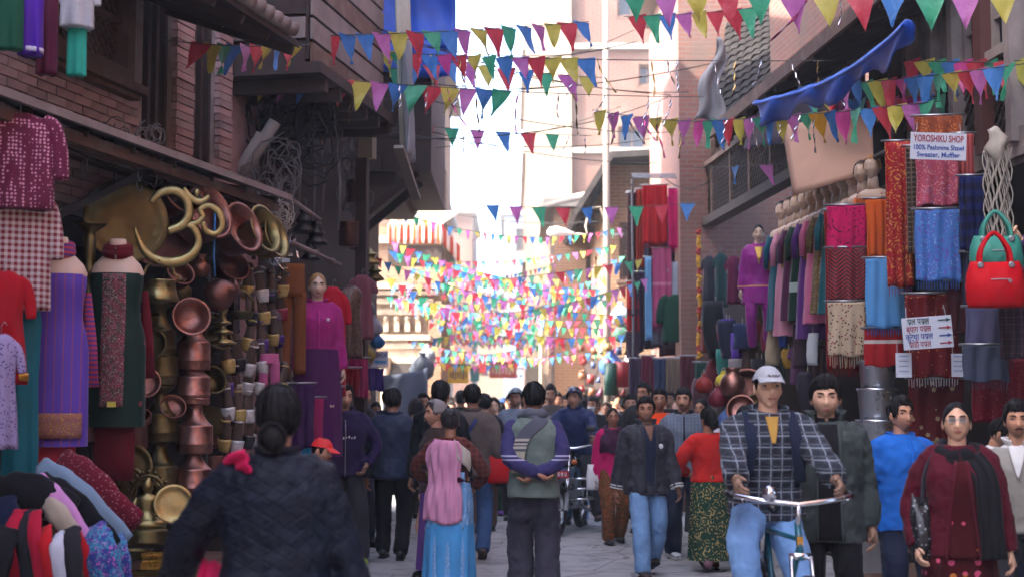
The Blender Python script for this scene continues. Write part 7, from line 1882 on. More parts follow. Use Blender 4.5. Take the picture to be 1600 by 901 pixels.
# net bag
nb = hang('net_bag', 'pale knotted net bag hanging above the handbags', 'bag', 1558, 226, 10.0, -10)
b = MB()
for i in range(9):
    for sgn in (1, -1): b.tube([(-.085 + .021 * i + sgn * .02 * sin(t * 14 + i), .03 * sin(i), -.02 - t * .78) for t in [q / 14 for q in range(15)]], .0045, 4)
b.build('netting', ROPE, nb); b = MB(); b.ell((0, 0, .0), (.07, .05, .13), 14, 9); b.v = [(x + .02 * sin(z * 40) + .012 * sin(y * 90), y, z + .01 * sin(x * 90)) for x, y, z in b.v]; b.build('gathered_top', ROPE, nb, True)
def handbag(label, px, py, D, W, H, mat, rz=-8):
    o = hang('handbag', label, 'handbag', px, py, D, rz); b = MB(); R = []
    for i in range(13):
        t = i / 12; w = W * (.30 + .20 * sin(pi * min(1, .12 + .62 * t)) ** .6) ; th = .11 * sin(pi * (.10 + .62 * t)); R.append([Vector((w * cos(2 * pi * j / 28) * (1 + .02 * sin(j * 3 + i)), th * sin(2 * pi * j / 28) * (1 + .12 * sin(j * 2.2 + i * .8)), -t * H - .05 * W * (1 - t) * (1 - abs(cos(2 * pi * j / 28))))) for j in range(28)])
    b.loft(R); b.build('bag_body', mat, o, True)
    for sy in (-1, 1): b = MB(); P, _ = smoothpath([Vector((-W * .26, sy * .05, -.02)), Vector((-W * .22, sy * .03, H * .28)), Vector((0, 0, H * .62)), Vector((W * .22, sy * .03, H * .28)), Vector((W * .26, sy * .05, -.02))], [1] * 5, 6); b.tube(P, .014, 8, squash=(.6, (0, 1, 0))); b.build('handle', mat, o, True)
    b = MB(); b.tube([(-W * .12, -.105, -H * .42), (W * .2, -.105, -H * .42)], .004, 5); b.lathe([(.012, -.003), (.012, .003)], 12, Matrix.Translation((W * .2, -.112, -H * .46)) @ Matrix.Rotation(pi / 2, 4, 'X')); b.build('zip', STEEL, o)
    for sx in (-1, 1): b = MB(); b.lathe([(.016, -.004), (.022, 0), (.016, .004)], 12, Matrix.Translation((sx * W * .26, -.055, -.03)) @ Matrix.Rotation(pi / 2, 4, 'X')); b.build('ring', STEEL, o)
    return o
handbag('bright red handbag hanging in front of the teal one', 1554, 408, 9.5, .385, .31, M('red leatherette', '#b0101c', .55, 0, .12, 5, .5, 25, spec=.06), -8)
handbag('teal green handbag hanging behind the red one', 1556, 368, 9.75, .36, .27, M('teal leatherette', '#2f7a6a', .55, 0, .12, 5, .5, 25, spec=.25), -8)

# ---- far right-hand panel of shawls and knitwear
D = 21.0
FP = [('dark plaid shawl at the street edge of the far rack', 990, 302, 480, 20, cloth('dark brown plaid', '#33161c', P_plaid('#241418', '#5a3038', .08, .14)), .1), ('rust red shawl on the far rack', 1000, 296, 420, 12, cloth('rust wool', '#8c2c1c'), .05), ('red fringed shawl high on the far rack', 1023, 290, 382, 38, cloth('red wool', '#9a1018', P_stripe('#b0202a', .06, .2)), -.1), ('magenta fringed shawl high on the far rack', 1063, 295, 388, 38, cloth('magenta wool', '#8a1f6a', P_stripe('#9c3080', .05, .2)), -.1), ('rose pink shawl under the red fringed one', 1034, 388, 512, 30, cloth('rose wool', '#a84a70', P_bands([(-.55, -.5, '#c07a94')])), -.05), ('light blue scarf hanging on the far rack', 1013, 402, 532, 10, cloth('light blue wool', '#6fa0c4'), -.1), ('grey fringed shawl at the bottom of the far rack', 1034, 500, 538, 38, cloth('grey wool', '#55525a'), 0), ('grey-blue shawl on the far rack behind the red one', 1004, 300, 425, 18, cloth('slate blue wool', '#59687a'), .08), ('dark navy patterned shawl low on the far rack', 1004, 425, 545, 22, cloth('navy pattern', '#1a1c2c', P_plaid('#2c1a28', '#4a3a4c', .06, .15)), .02), ('crimson shawl low at the street edge of the far rack', 990, 440, 520, 22, cloth('crimson wool', '#9c1418', P_bands([(-.5, -.4, '#5a0a10')])), .05), ('dull mauve shawl at the bottom edge of the far rack', 988, 518, 560, 20, cloth('mauve wool', '#4a3844'), .05), ('dark wine cloth low behind the green sweater', 1060, 500, 556, 60, cloth('wine cloth', '#3a0f18'), .3)]
for lab, px, y0, y1, w, m, dd in FP: shawl(lab, px, y0, y1, w, D + dd, m, -6, m if 'fringed' in lab else None)
for i, (px, w, c) in enumerate(((993, 22, '#2c2430'), (1018, 30, '#4a1420'), (1048, 32, '#1f2c48'), (1076, 30, '#3c1a3a'), (1100, 24, '#24403c'))):
    shawl('long dark shawl at the back of the far rack, %s from the street' % 'first second third fourth last'.split()[i], px, 300 + 4 * i, 552 - 6 * i, w, D + .35, cloth('hung cloth ' + c, c), -6, None)
garment('t_shirt', 'pale grey t-shirt on the far rack', 'shirt', 1066, 408, 466, 40, D - .05, cloth('pale grey jersey', '#8d95a0'), 'shirt', -6, sl=.2)
garment('sweater', 'dark green sweater hanging with crossed sleeves on the far rack', 'sweater', 1060, 460, 534, 56, D - .12, cloth('bottle green knit', '#123c2c', bump=.5), 'shirt', -6, sl=.5)
rk = thing('scarf_rack', 'metal frame rack holding the far shawls', 'rack', at(1035, 280, D)); 
for i in range(3): b = MB(); b.tube([(-.45, -.15 + .15 * i, .05 * i), (.5, -.15 + .15 * i, .05 * i)], .012, 6); b.build('bar', STEEL, rk)
for sx in (-.45, .5): b = MB(); b.tube([(sx, 0, 0), (sx, 0, -3.9)], .018, 7); b.build('upright', STEEL, rk)
gl = hang('marigold_garland', 'yellow and red garland hanging beside the far rack', 'garland', 1091, 360, 20.4, 0); b = MB(); r = random.Random(2)
for i in range(60): b.ell((r.uniform(-.02, .02), r.uniform(-.02, .02), -i * .031), (.035, .035, .022), 7, 5, m=0 if (i // 3) % 3 else 1)
b.build('flower_string', [M('marigold', '#b8861c', .8), M('red flower', '#94201c', .8)], gl, True)
# ---- bundles, bags and umbrellas under the right balcony
r = random.Random(21)
BUN = [(1118, 470, 40, 90, '#17191f', 'black jacket hanging in the dark right stall'), (1140, 500, 40, 60, '#1a2036', 'navy jacket hanging left of the magenta mannequin'), (1135, 498, 26, 22, '#4a2490', 'violet folded umbrella in the right stall'), (1124, 505, 14, 26, '#8a1c2c', 'red folded umbrella beside the violet one'), (1160, 505, 34, 40, '#16264c', 'dark blue bag under the magenta tunic'), (1178, 500, 20, 36, '#7c1c26', 'rolled red cloth under the magenta tunic'), (1150, 520, 20, 40, '#5a3aa0', 'bright violet pouch in the right stall'), (1208, 510, 24, 60, '#9a8a70', 'cream furry stole hanging behind the cyclist'), (1196, 505, 14, 44, '#701c30', 'wine scarf beside the cream stole'), (1222, 512, 16, 30, '#1c3c8c', 'blue pouch right of the cream stole'), (1250, 505, 26, 70, '#3c2c38', 'dark patterned trousers in the dress row'), (1232, 545, 20, 30, '#8a6a24', 'mustard bag above the cyclist'), (1130, 545, 24, 50, '#2f7a70', 'turquoise scarf low in the right stall'), (1120, 560, 34, 60, '#5c1620', 'dark red bag low in the right stall'), (1150, 560, 30, 40, '#7c7478', 'grey scarf low in the right stall'), (1190, 560, 30, 40, '#1e1e24', 'black bag low behind the cyclist'), (1098, 590, 30, 60, '#4a2c34', 'brown bag beside the copper pots'), (1262, 580, 30, 60, '#26222c', 'dark bag above the olive jacket'), (1270, 520, 18, 50, '#b0b4b8', 'white card tag hanging in the dress row')]
for px, py, w, h, c, lab in BUN:
    D = RD(px) - .05 + r.uniform(-.1, .15); W, H = w * mpp(D), h * mpp(D)
    o = hang('hanging_bundle', lab, 'bundle', px, py, D, r.uniform(-30, 10), 'goods bundled in the right stall')
    b = MB(); R = []; sd = r.uniform(0, 6); tp = r.uniform(.3, .8)
    for i in range(10):
        t = i / 9; ww = W / 2 * (tp + (1 - tp) * sin(pi * (.15 + .7 * t))); R.append([Vector((ww * cos(2 * pi * j / 16) * (1 + .1 * sin(j * 2 + i + sd)) + .1 * W * sin(t * 4 + sd), ww * .6 * sin(2 * pi * j / 16) * (1 + .2 * sin(3 * j + sd)), -t * H)) for j in range(16)])
    b.loft(R); b.build('bundle_cloth', cloth('bundle ' + c, c, rough=.6), o, True)
    b = MB(); b.tube([(0, 0, 0), (0, 0, .06)], .005, 5); b.build('tie', ROPE, o)
for px, py, D, k, m, lab in ((1145, 618, 13.9, 1.0, COPPER, 'copper jug hanging behind the red knit top'), (1170, 612, 14.0, 1.15, COPPER_DK, 'brown metal pan turned to the street behind the cyclist'), (1160, 642, 13.8, .8, COPPER, 'small copper pan left of the cyclist\'s cap'), (1190, 640, 13.9, .9, BRASS_DK, 'dull brass pan behind the cyclist\'s shoulder')):
    pan = 'pan' in lab; l, rt = facing(px, py, D, 75, -20) if pan else (at(px, py, D), (0, 0, 0)); vessel('metal_pan' if pan else 'copper_jug', lab, sprof(PAN if pan else POT, k), m, l, rt, group='metalware in the right stall')
for i, (px, py, w, c, lab) in enumerate(((1100, 590, 26, '#7c2c28', 'red and white ball bag hanging by the copper jug'), (1122, 610, 28, '#6c1c2c', 'crimson bag behind the red knit top'), (1140, 640, 34, '#5f7ab0', 'pale blue plastic bundle behind the red knit top'), (1130, 585, 24, '#b0a02c', 'yellow pouch near the copper jug'))):
    D = 14.0 + i * .05; o = thing('hanging_pouch', lab, 'pouch', at(px, py, D), 0, 'pouches in the right stall'); s_ = w * mpp(D); b = MB(); sack(b, s_, i); b.build('pouch_body', cloth('pouch ' + c, c, rough=.45), o, True); b = MB(); b.tube([(-s_ * .2, 0, 0), (0, 0, s_ * .5), (s_ * .2, 0, 0)], .005, 5); b.build('cord', ROPE, o)
MORE = [(1108, 400, 470, 22, '#2a2c34', 'charcoal shirt high in the right stall beside the garland'), (1126, 395, 480, 22, '#1c3a3c', 'dark teal kurta high in the right stall'), (1146, 400, 475, 24, '#5a1c3c', 'plum kurta left of the magenta mannequin'), (1164, 405, 470, 18, '#3a4a6a', 'dull blue shirt touching the magenta mannequin'), (1212, 400, 480, 22, '#7a4a24', 'brown kurta right of the magenta mannequin'), (1104, 480, 550, 22, '#6a2a24', 'brick red shirt low beside the garland'), (1170, 530, 590, 26, '#44302c', 'brown jacket low in the right stall'), (1215, 530, 590, 24, '#2c3c34', 'dark green jacket above the cyclist'), (1245, 540, 600, 24, '#5c3a5c', 'mauve kurta above the cyclist'), (1280, 540, 610, 26, '#3a2024', 'dark wine kurta above the olive jacket')]
for px, y0, y1, w, c, lab in MORE: garment('hanging_garment', lab, 'garment', px, y0, y1, w, RD(px) + .25, cloth('hung cloth ' + c, c), 'kurta', -22, sl=.4)
for i, (px, y0, y1, w, c) in enumerate(((992, 560, 620, 20, '#3a2c3c'), (1012, 556, 615, 20, '#5c2030'), (1032, 560, 618, 20, '#2c3850'), (1052, 560, 612, 22, '#6a5a4c'), (1074, 556, 620, 22, '#4a1c24'), (1094, 566, 624, 18, '#24443c'))):
    shawl('folded cloth under the far rack, %s from the left' % 'first second third fourth fifth last'.split()[i], px, y0, y1, w, 20.6 - i * .25, cloth('hung cloth ' + c, c), -10, None, 'folded_cloth', 'cloth', group='cloths under the far rack')
# aluminium pots
AP = lambda R, H: [(0, 0), (R * .86, 0), (R * .9, H * .03), (R, H * .9), (R * 1.06, H * .93), (R * 1.06, H), (R * .97, H), (R * .95, H * .9), (0, H * .85)]
z_ = .0; xx = at(1372, 640, 12.2)
for i, (R, H, lab) in enumerate(((.21, .34, 'large aluminium pot at the bottom of the stack behind the blue polo'), (.185, .30, 'second aluminium pot in the stack behind the blue polo'), (.17, .27, 'third aluminium pot in the stack behind the blue polo'), (.155, .24, 'topmost aluminium pot in the stack behind the blue polo'))):
    vessel('aluminium_pot', lab, AP(R, H), ALU, (xx.x, 12.2, .78 + z_), group='stacked aluminium pots'); z_ += H * .985
st_ = thing('pot_stand', 'wooden crate stand under the aluminium pots', 'stand', (xx.x, 12.2, 0))
b = MB(); b.box((0, 0, .755), (.6, .5, .05)); b.build('stand_top', WOOD, st_)
for sx in (-1, 1): b = MB(); b.box((sx * .26, 0, .36), (.05, .46, .73)); b.build('side_board', WOOD_DK, st_)
for k in range(3): b = MB(); b.box((0, -.235, .15 + k * .25), (.58, .02, .16)); b.build('slat', WOOD, st_)
vessel('milk_can', 'small aluminium milk can in front of the stacked pots', [(0, 0), (.07, 0), (.075, .01), (.075, .15), (.045, .2), (.045, .23), (.058, .235), (.058, .27), (0, .275)], ALU, (xx.x + .06, 11.85, .78), cat='can')
vessel('steel_mug', 'tall steel mug on the shelf behind the olive jacket', [(0, 0), (.05, 0), (.055, .2), (.058, .205), (.05, .2), (0, .02)], ALU, at(1307, 660, 12.6), cat='mug')
# stall counters on the right
for x0, x1, y, h, lab in ((1.2, 3.4, .45, .72, 'plank counter under the shawls on the right'), (4.2, 8.6, .55, .62, 'low plank counter in the dark right stall'), (-1.2, .8, .5, 1.32, 'high bench at the right edge of the shawl stall')):
    o = thing('stall_counter', lab, 'counter', matrix=RF.mat((x0 + x1) / 2, y, 0)); b = MB(); b.box((0, 0, h), (x1 - x0, .6, .06)); b.build('counter_top', WOOD, o)
    for k in range(4):
        b = MB(); b.box((0, -.27, h * (.14 + .22 * k)), (x1 - x0, .03, h * .19)); b.build('front_plank', WOOD_DK if k % 2 else WOOD, o)
b = MB(); b.box((0, 0, .09), (.3, .25, .18)); b.build('red_box', cloth('red carton', '#8c2430'), None, loc=at(1350, 838, 10.6), label='red carton on the ground behind the olive jacket', cat='box')
b = MB(); b.box((0, 0, .14), (.22, .2, .30)); b.build('grey_box', M('grey carton', '#77767a', .8), None, loc=at(1360, 890, 10.2), label='grey carton standing on the ground left of the blue polo', cat='box')
b = MB(); b.box((0, 0, .2), (.16, .2, .40)); b.build('wooden_box', M('tan plywood', '#8a6434', .8), None, loc=(at(512, 880, 9.6).x, 9.6, 0), label='tan wooden box on the ground behind the quilted jacket', cat='box')

# ---- trinket stall further down on the right
r = random.Random(31)
TC = [('#7a2a28', 'red'), ('#8f7748', 'gold'), ('#2c4a3c', 'green'), ('#44567c', 'blue'), ('#8a5a3c', 'orange'), ('#85858a', 'silver'), ('#6e3c54', 'pink')]
k = 0
for row, (py, zlab) in enumerate(((548, 'top row'), (570, 'second row'), (592, 'third row'), (612, 'bottom row'))):
    for q in range(6):
        px = 912 + q * 13 + r.uniform(-3, 3); D = 25.5 - q * .55; c, nm = TC[r.randrange(7)]; s_ = r.uniform(.045, .075)
        me = MB(); t = k % 3
        if t == 0: me.lathe([(q_ * s_ / .125, z * s_ / .125) for q_, z in POT], 14)
        elif t == 1: me.box((0, 0, 0), (s_ * 1.7, s_, s_ * 2.2))
        else: me.lathe([(0, s_), (s_ * .3, s_ * .9), (s_ * .5, 0), (s_ * .9, -s_), (0, -s_ * .9)], 12)
        me.build('trinket', M('trinket ' + nm, c, .4, .5 if nm in ('gold', 'silver') else 0, .25, 12), None, True, loc=at(px, py, D), rot=(r.uniform(-.3, .3), r.uniform(-.3, .3), 0), label='small %s trinket in the %s, %s from the left, at the far right stall' % (nm, zlab, ('first', 'second', 'third', 'fourth', 'fifth', 'sixth')[q]), cat='trinket', group='trinkets at the far right stall'); k += 1
o = thing('trinket_stand', 'stepped wooden stand behind the trinkets on the far right', 'stand', at(945, 630, 25.2) - Vector((0, 0, 1.55)), radians(-60))
for i in range(4): b = MB(); b.box((0, .1 + .12 * i, 1.0 + .28 * i), (3.4, .3, .04)); b.build('shelf', WOOD_DK, o)
b = MB(); b.box((0, .7, 1.2), (3.4, .05, 2.4)); b.build('back_board', WOOD_DK, o)
for i, (px, py, w, h, c, lab) in enumerate(((955, 592, 22, 50, '#0f4a3c', 'tall green tin at the far right stall'), (972, 585, 24, 40, '#8c1c24', 'red striped drum at the far right stall'))):
    D = 22.5; vessel('tin_drum', lab, [(0, 0), (w * mpp(D) / 2, 0), (w * mpp(D) / 2, h * mpp(D)), (0, h * mpp(D))], M('drum ' + c, c, .4, 0, .2, 8), at(px, py + h / 2, D), cat='drum')
for i, (px, py, w, c, lab) in enumerate(((970, 480, 26, '#8c9cae', 'pale blue plastic bundle hanging past the far rack'), (972, 510, 22, '#3a5a4c', 'dark green bundle hanging past the far rack'), (955, 555, 30, '#3c5c9c', 'blue plastic sheet bunched above the trinkets'), (980, 560, 16, '#b0a8a8', 'white strip hanging by the red drum'))):
    D = 24; o = thing('hanging_bundle', lab, 'bundle', at(px, py, D), 0, 'bundles past the far rack'); s_ = w * mpp(D); b = MB(); sack(b, s_ * 1.2, i); b.build('bundle_cloth', cloth('bundle ' + c, c, rough=.5), o, True); b = MB(); b.tube([(0, 0, s_ * .6), (0, 0, s_)], .008, 5); b.build('tie', ROPE, o)

# ---- signs
SIGN_W = M('white sign board', '#b9bec8', .5, var=.05)
INK_R = M('red sign ink', '#8c1a2c', .6, var=.05); INK_B = M('blue sign ink', '#24408c', .6, var=.05); INK_G = M('dark green sign ink', '#23403a', .6, var=.05); INK_C = M('cyan sign ink', '#3f9cc8', .6, var=.05)
def lettering(parent, s, x, z, size, mat, name='lettering', y=-.009, bold=.0, wmax=None):
    c = bpy.data.curves.new(name, 'FONT'); c.body = s; c.size = size; c.align_x = 'CENTER'; c.align_y = 'CENTER'; c.extrude = .0015; c.offset = bold
    t = bpy.data.objects.new('tmp', c); COL.objects.link(t)
    dg = bpy.context.evaluated_depsgraph_get(); me = bpy.data.meshes.new_from_object(t.evaluated_get(dg)); bpy.data.objects.remove(t)
    me.materials.clear(); me.materials.append(mat)
    if wmax and len(me.vertices):
        xs = [v.co.x for v in me.vertices]; w = max(xs) - min(xs); k = wmax / w
        for v in me.vertices: v.co.x *= k
    o = link(name, me, parent, loc=(x, y, z), rot=(pi / 2, 0, 0)); return o
def sign(label, px, py, D, w, h, rz, roll, name='shop_sign'):
    o = thing(name, label, 'sign', at(px, py, D)); o.rotation_euler = (0, radians(roll), radians(rz))
    b = MB(); b.box((0, 0, 0), (w, .012, h)); b.build('board', SIGN_W, o); b = MB()
    for sx in (-1, 1): b.tube([(sx * w * .4, 0, h / 2), (sx * w * .38, .02, h / 2 + .08)], .003, 5)
    b.build('hanging_wire', STEEL, o); return o
k = mpp(10.6)
o = sign('white sign with red and blue shop lettering hanging over the shawls', 1466, 229, 10.6, 86 * k, 43 * k, -6, 3)
lettering(o, 'YOROSHIKU SHOP', 0, 11.5 * k, 15 * k, INK_R, bold=.0012, wmax=77 * k); lettering(o, '100% Pashmina Shawl', 0, -2.5 * k, 11 * k, INK_B, bold=.0008, wmax=77 * k); lettering(o, 'Sweater, Muffler', 0, -14 * k, 11 * k, INK_B, bold=.0008, wmax=66 * k)
k = mpp(10.7)
o = sign('white direction sign in four lines of Devanagari with arrows', 1449, 519, 10.7, 76 * k, 50 * k, -6, -4)
for i, (s, m) in enumerate((('सल पसल', INK_G), ('ब्याग पसल', INK_R), ('कुर्था पसल', INK_B), ('साडी पसल', INK_R))):
    z = (18 - 12 * i) * k
    lettering(o, s, -13 * k, z, 13 * k, m, bold=.0006, wmax=(34 + (i % 3) * 4) * k)
    b = MB(); b.box((24 * k, -.009, z), (13 * k, .003, 2.0 * k)); b.prism([(30 * k, z - 3.2 * k), (37 * k, z), (30 * k, z + 3.2 * k)], -.0105, -.0075); b.build('arrow', m, o)
for px, w, h, lab in ((1412, 24, 38, 'small white notice left of the fringed red cloth'), (1497, 20, 36, 'small white notice right of the fringed red cloth')):
    o = sign(lab, px, 570, 10.9, w * mpp(10.9), h * mpp(10.9), -6, 0, 'paper_notice')
    for i in range(4): b = MB(); b.box((0, -.008, (.10 - i * .055) * h / 38 * .7), (.07, .003, .010)); b.build('faint_line', M('faint print', '#7f8ca8', .7), o)
k = mpp(16.6)
o = sign('small white sign reading SHOP with a cyan arrow on the left', 593, 560, 16.6, 27 * k, 24 * k, 6, 0)
lettering(o, 'E SHOP', 0, 5 * k, 9 * k, INK_B, bold=.001, wmax=24 * k); b = MB(); b.box((3 * k, -.009, -5 * k), (15 * k, .003, 4 * k)); b.prism([(-3 * k, -9 * k), (-10 * k, -5 * k), (-3 * k, -1 * k)], -.0105, -.0075); b.build('arrow', INK_C, o)
b = MB(); b.box((-11.5 * k, -.009, -5 * k), (2 * k, .003, 8 * k)); b.build('mark', INK_R, o)
# far boards
def board(label, px, py, D, w, h, mat, text=None, ink=None):
    o = thing('sign_board', label, 'sign', at(px, py, D)); b = MB(); b.box((0, 0, 0), (w * mpp(D), .08, h * mpp(D))); b.build('board', mat, o)
    b = MB(); b.box((0, .0, h * mpp(D) / 2 + .03), (w * mpp(D) + .1, .12, .06)); b.build('frame_top', WOOD_DK, o)
    if ink:
        for i in range(7): b = MB(); b.box(((i - 3) * w * mpp(D) * .125, -.045, 0), (w * mpp(D) * (.07 + .02 * (i % 2)), .01, h * mpp(D) * (.35 + .1 * (i % 3)))); b.build('letter_block', ink, o)
board('red signboard low over the distant street', 786, 578, 46, 42, 24, M('red board', '#a83424', .6), ink=M('pale letter', '#b89a84', .7))
board('small crimson board left of the red signboard', 756, 572, 48, 12, 18, M('crimson board', '#94101c', .6))
board('bright yellow board by the shrine corner', 716, 585, 32, 32, 26, M('yellow board', '#c9a81c', .6), ink=M('brown letter', '#5c3c1c', .7))
board('pale green board hanging beyond the yellow one', 722, 560, 40, 10, 16, M('lime board', '#9ab83c', .6))
board('blue board on the far left row', 742, 586, 44, 14, 18, M('teal board', '#2c7a7a', .6))
vessel('traffic_bollard', 'pale pipe post standing in the distant street', [(0, 0), (.05, 0), (.05, 3.2), (0, 3.25)], CONC_PALE, (at(846, 600, 30).x, 30, 0), cat='post')
# ------------------------------------------------------------------ bunting
def flag_mat(name, c):
    t = NT(name); col = srgb(c)
    base = t.mix(t.ramp(t.noise(14, 3), .35, .7), col, tuple(min(1, q * 1.18 + .02) for q in col))
    t.put(t.b.inputs['Base Color'], base); t.b.inputs['Roughness'].default_value = .32
    t.l(t.bump(t.noise(22, 3, .6, dist=1.0), .5, .02), t.b.inputs['Normal'])
    tr = t.n('BsdfTranslucent'); t.put(tr.inputs[0], base); mx = t.n('MixShader'); mx.inputs[0].default_value = .5
    t.l(t.b.outputs[0], mx.inputs[1]); t.l(tr.outputs[0], mx.inputs[2]); t.l(mx.outputs[0], t.out.inputs[0])
    return t.mat
FC = {'y': ('yellow', '#c2b850'), 'p': ('pink', '#bd6cae'), 'b': ('blue', '#4381c6'), 'g': ('green', '#41aa80'), 'r': ('red', '#c43a4a'), 'm': ('magenta', '#c0408a'), 'o': ('amber', '#b8881c')}
FMAT = {k: flag_mat('%s plastic flag' % n, c) for k, (n, c) in FC.items()}
FMESH = {}
def flag_mesh(c, var):
    if (c, var) in FMESH: return FMESH[(c, var)]
    r = random.Random(hash((c, var)) & 1023 if False else ord(c) * 7 + var); W, H = .2, .245; b = MB(); n = 6
    sk = (-.055, .0, .06, -.09, .03, .085)[var % 6]; cu = r.uniform(-.05, .05); ph = r.uniform(0, 6); tip = r.uniform(-.03, .03)
    vs = []; fs = []
    for j in range(n + 1):
        v = j / n; w = W * (1 - v)
        for i in range(5):
            u = i / 4 - .5
            vs.append((u * w + sk * v + cu * v * v * .5, .025 * sin(v * 5 + ph + u * 3) * v + cu * v * u, .006 - v * H + tip * v * v))
    fs = [(j * 5 + i, j * 5 + i + 1, (j + 1) * 5 + i + 1, (j + 1) * 5 + i) for j in range(n) for i in range(4)]
    b.add(vs, fs); FMESH[(c, var)] = b.mesh('flag', FMAT[c], True); return FMESH[(c, var)]
TINS = M('silver tinsel foil', '#c4c4c8', .14, 1.0, .15, 12, .5, 30); TINP = M('pink tinsel foil', '#b04a7c', .16, 1.0, .15, 12, .5, 30); TING = M('gold tinsel foil', '#a8905c', .16, 1.0, .15, 12, .5, 30)
TMESH = []
for i in range(6):
    r = random.Random(i + 50); b = MB(); L = r.uniform(.22, .42); n = 12; sw = r.uniform(-.35, .35)
    b.grid(lambda u, v: (sw * L * v * v + (u - .5) * .022 * cos(v * 9 + i), (u - .5) * .022 * sin(v * 9 + i) + .01 * sin(v * 6), -v * L), 2, n, 0, .0008)
    TMESH.append(b.mesh('tinsel', (TINS, TINS, TINP, TINS, TING, TINS)[i], True))
CORD = M('bunting cord', '#3a3836', .7)
def bunting(label, A, B, sag, cols, pitch, f0=0.0, f1=1.0, tins=(), var=None, scale=1.0, joined=False, group='strings of bunting across the street', seed=0, gap=0.0):
    A, B = Vector(A), Vector(B); r = random.Random(seed + int(A.z * 100)); L = (B - A).length
    o = thing('bunting_string', label, 'bunting', A, 0, group)
    cur = lambda t: (B - A) * t + Vector((0, 0, -4 * sag * t * (1 - t)))
    b = MB(); b.tube([cur(i / 16) for i in range(17)], .0045 if not joined else .006, 4); b.build('cord', CORD, o)
    d = (B - A); rz = atan2(d.y, d.x); n = max(1, int(L * (f1 - f0) / pitch)); jm = {}
    for i in range(n):
        if gap and r.random() < gap: continue
        t = f0 + (f1 - f0) * (i + .5) / n; c = cols[i % len(cols)]; v = r.choice(var) if var else r.randrange(6)
        p = cur(t); tw = r.uniform(-.25, .25) + rz; s = scale * r.uniform(.92, 1.1) * (1.0 if joined else 1.1)
        if joined:
            j = jm.setdefault(c, MB()); w = .1 * s * cos(tw - rz); sk = r.uniform(-.07, .07); j.add([p + Vector((-w, r.uniform(-.02, .02), 0)), p + Vector((w, r.uniform(-.02, .02), 0)), p + Vector((sk, r.uniform(-.05, .05), -.24 * s))], [(0, 1, 2)])
        else: link('flag', flag_mesh(c, v), o, loc=p, rot=(r.uniform(-.25, .25), 0, tw), scale=(s, s, s))
    for c, j in jm.items(): j.build('flag_row', FMAT[c], o, kind='stuff')
    for t in tins:
        k = r.randrange(6); link('tinsel', TMESH[k], o, loc=cur(t), rot=(r.uniform(-.3, .3), r.uniform(-.5, .5), r.uniform(0, 6)), scale=(scale,) * 3)
    return o
def B_(label, p0, p1, D0, D1, sag, cols, wpx, px0=None, px1=None, tins=(), var=None, **kw):
    A, B = at(*p0, D0), at(*p1, D1); Dm = (D0 + D1) / 2
    f0 = 0 if px0 is None else (px0 - p0[0]) / (p1[0] - p0[0]); f1 = 1 if px1 is None else (px1 - p0[0]) / (p1[0] - p0[0])
    return bunting(label, A, B, sag, cols, wpx * mpp(Dm), f0, f1, [(q - p0[0]) / (p1[0] - p0[0]) for q in tins], var, seed=p0[0], **kw)
L_ = (0, 3); R_ = (2, 5); N_ = (1, 4, 2)
B_('bunting string running from the left lattice bays across the top of the sky gap', (236, 58), (920, 34), 12.0, 14.6, .05, 'rbbpyrgbpyrgbpy', 30, 470, 918, (243, 250, 262, 272, 300, 306, 335, 338, 372, 377, 401, 405), R_, scale=.98)
B_('short bunting hanging in front of the tiled eave on the left', (250, 62), (482, 70), 10.4, 12.0, .03, 'rygbpryb', 26, 300, 470, (), L_, scale=.8)
B_('lowest near bunting crossing from the sooty house to the sky gap', (398, 113), (1100, 152), 12.8, 15.0, .05, 'ypbgr', 29.5, 402, 770, (420, 540, 600, 640, 672, 690, 720, 785, 848, 872, 925, 1000, 1020, 1040), L_)
B_('bunting string passing from the blue sheeting to the right-hand windows', (590, 82), (1420, 94), 15.2, 12.4, .04, 'ygrbmrygbpryyb', 29, 592, 968, (690, 742, 975, 1060, 1085, 1100, 1150, 1185, 1222, 1262, 1300, 1340), R_)
B_('bunting continuing along the right-hand windows to the frame edge', (1414, 94), (1640, 92), 12.0, 10.4, .02, 'rygbmrg', 31, 1416, 1630, (), N_)
B_('bunting in front of the tall cream block, second below the top', (696, 92), (945, 122), 16.0, 15.4, .03, 'pyrbgpy', 31, 715, 935, (730, 900), N_)
B_('bunting sloping past the gabled brick house to the tarps', (925, 172), (1088, 190), 16.0, 14.6, .02, 'ypbpy', 33, 928, 1082, (960, 985, 1010, 1030, 1060), N_, scale=1.05)
B_('bunting strung below the blue tarpaulin over the dresses', (1084, 190), (1470, 158), 14.6, 11.2, .02, 'mgbrypgbypgob', 31, 1086, 1462, (1150, 1195, 1240, 1275, 1300), N_)
B_('faded sparse bunting low across the sky gap', (560, 186), (925, 212), 17.5, 18.5, .04, 'pbrgpbrgp', 38, 562, 880, (716, 887, 915), N_, scale=.92)
B_('bunting slanting up from the blue tarpaulin to the right windows', (1248, 136), (1600, 100), 13.4, 10.4, .02, 'bgyrpbgyrmb', 32, 1250, 1590, (1320,), N_)
B_('short bright bunting behind the others near the tan awning', (1292, 156), (1500, 148), 13.8, 11.8, .015, 'rmbgrom', 28, 1294, 1480, (), N_)
B_('big near bunting along the top right of the picture', (960, -20), (1640, -14), 10.6, 9.4, .03, 'gpyrgpyrbgpy', 52, 968, 1600, (1285, 1330), N_, scale=1.0)
B_('bunting climbing right from the sky gap beside the lamp post', (975, 26), (1200, 10), 15.0, 13.6, .02, 'rgbpyr', 33, 985, 1185, (), R_, scale=1.05)
B_('single yellow flag string at the top left under the tiled eave', (335, -6), (420, -20), 10.6, 11.2, .02, 'yr', 42, 345, 395, (392,), L_, scale=1.1)
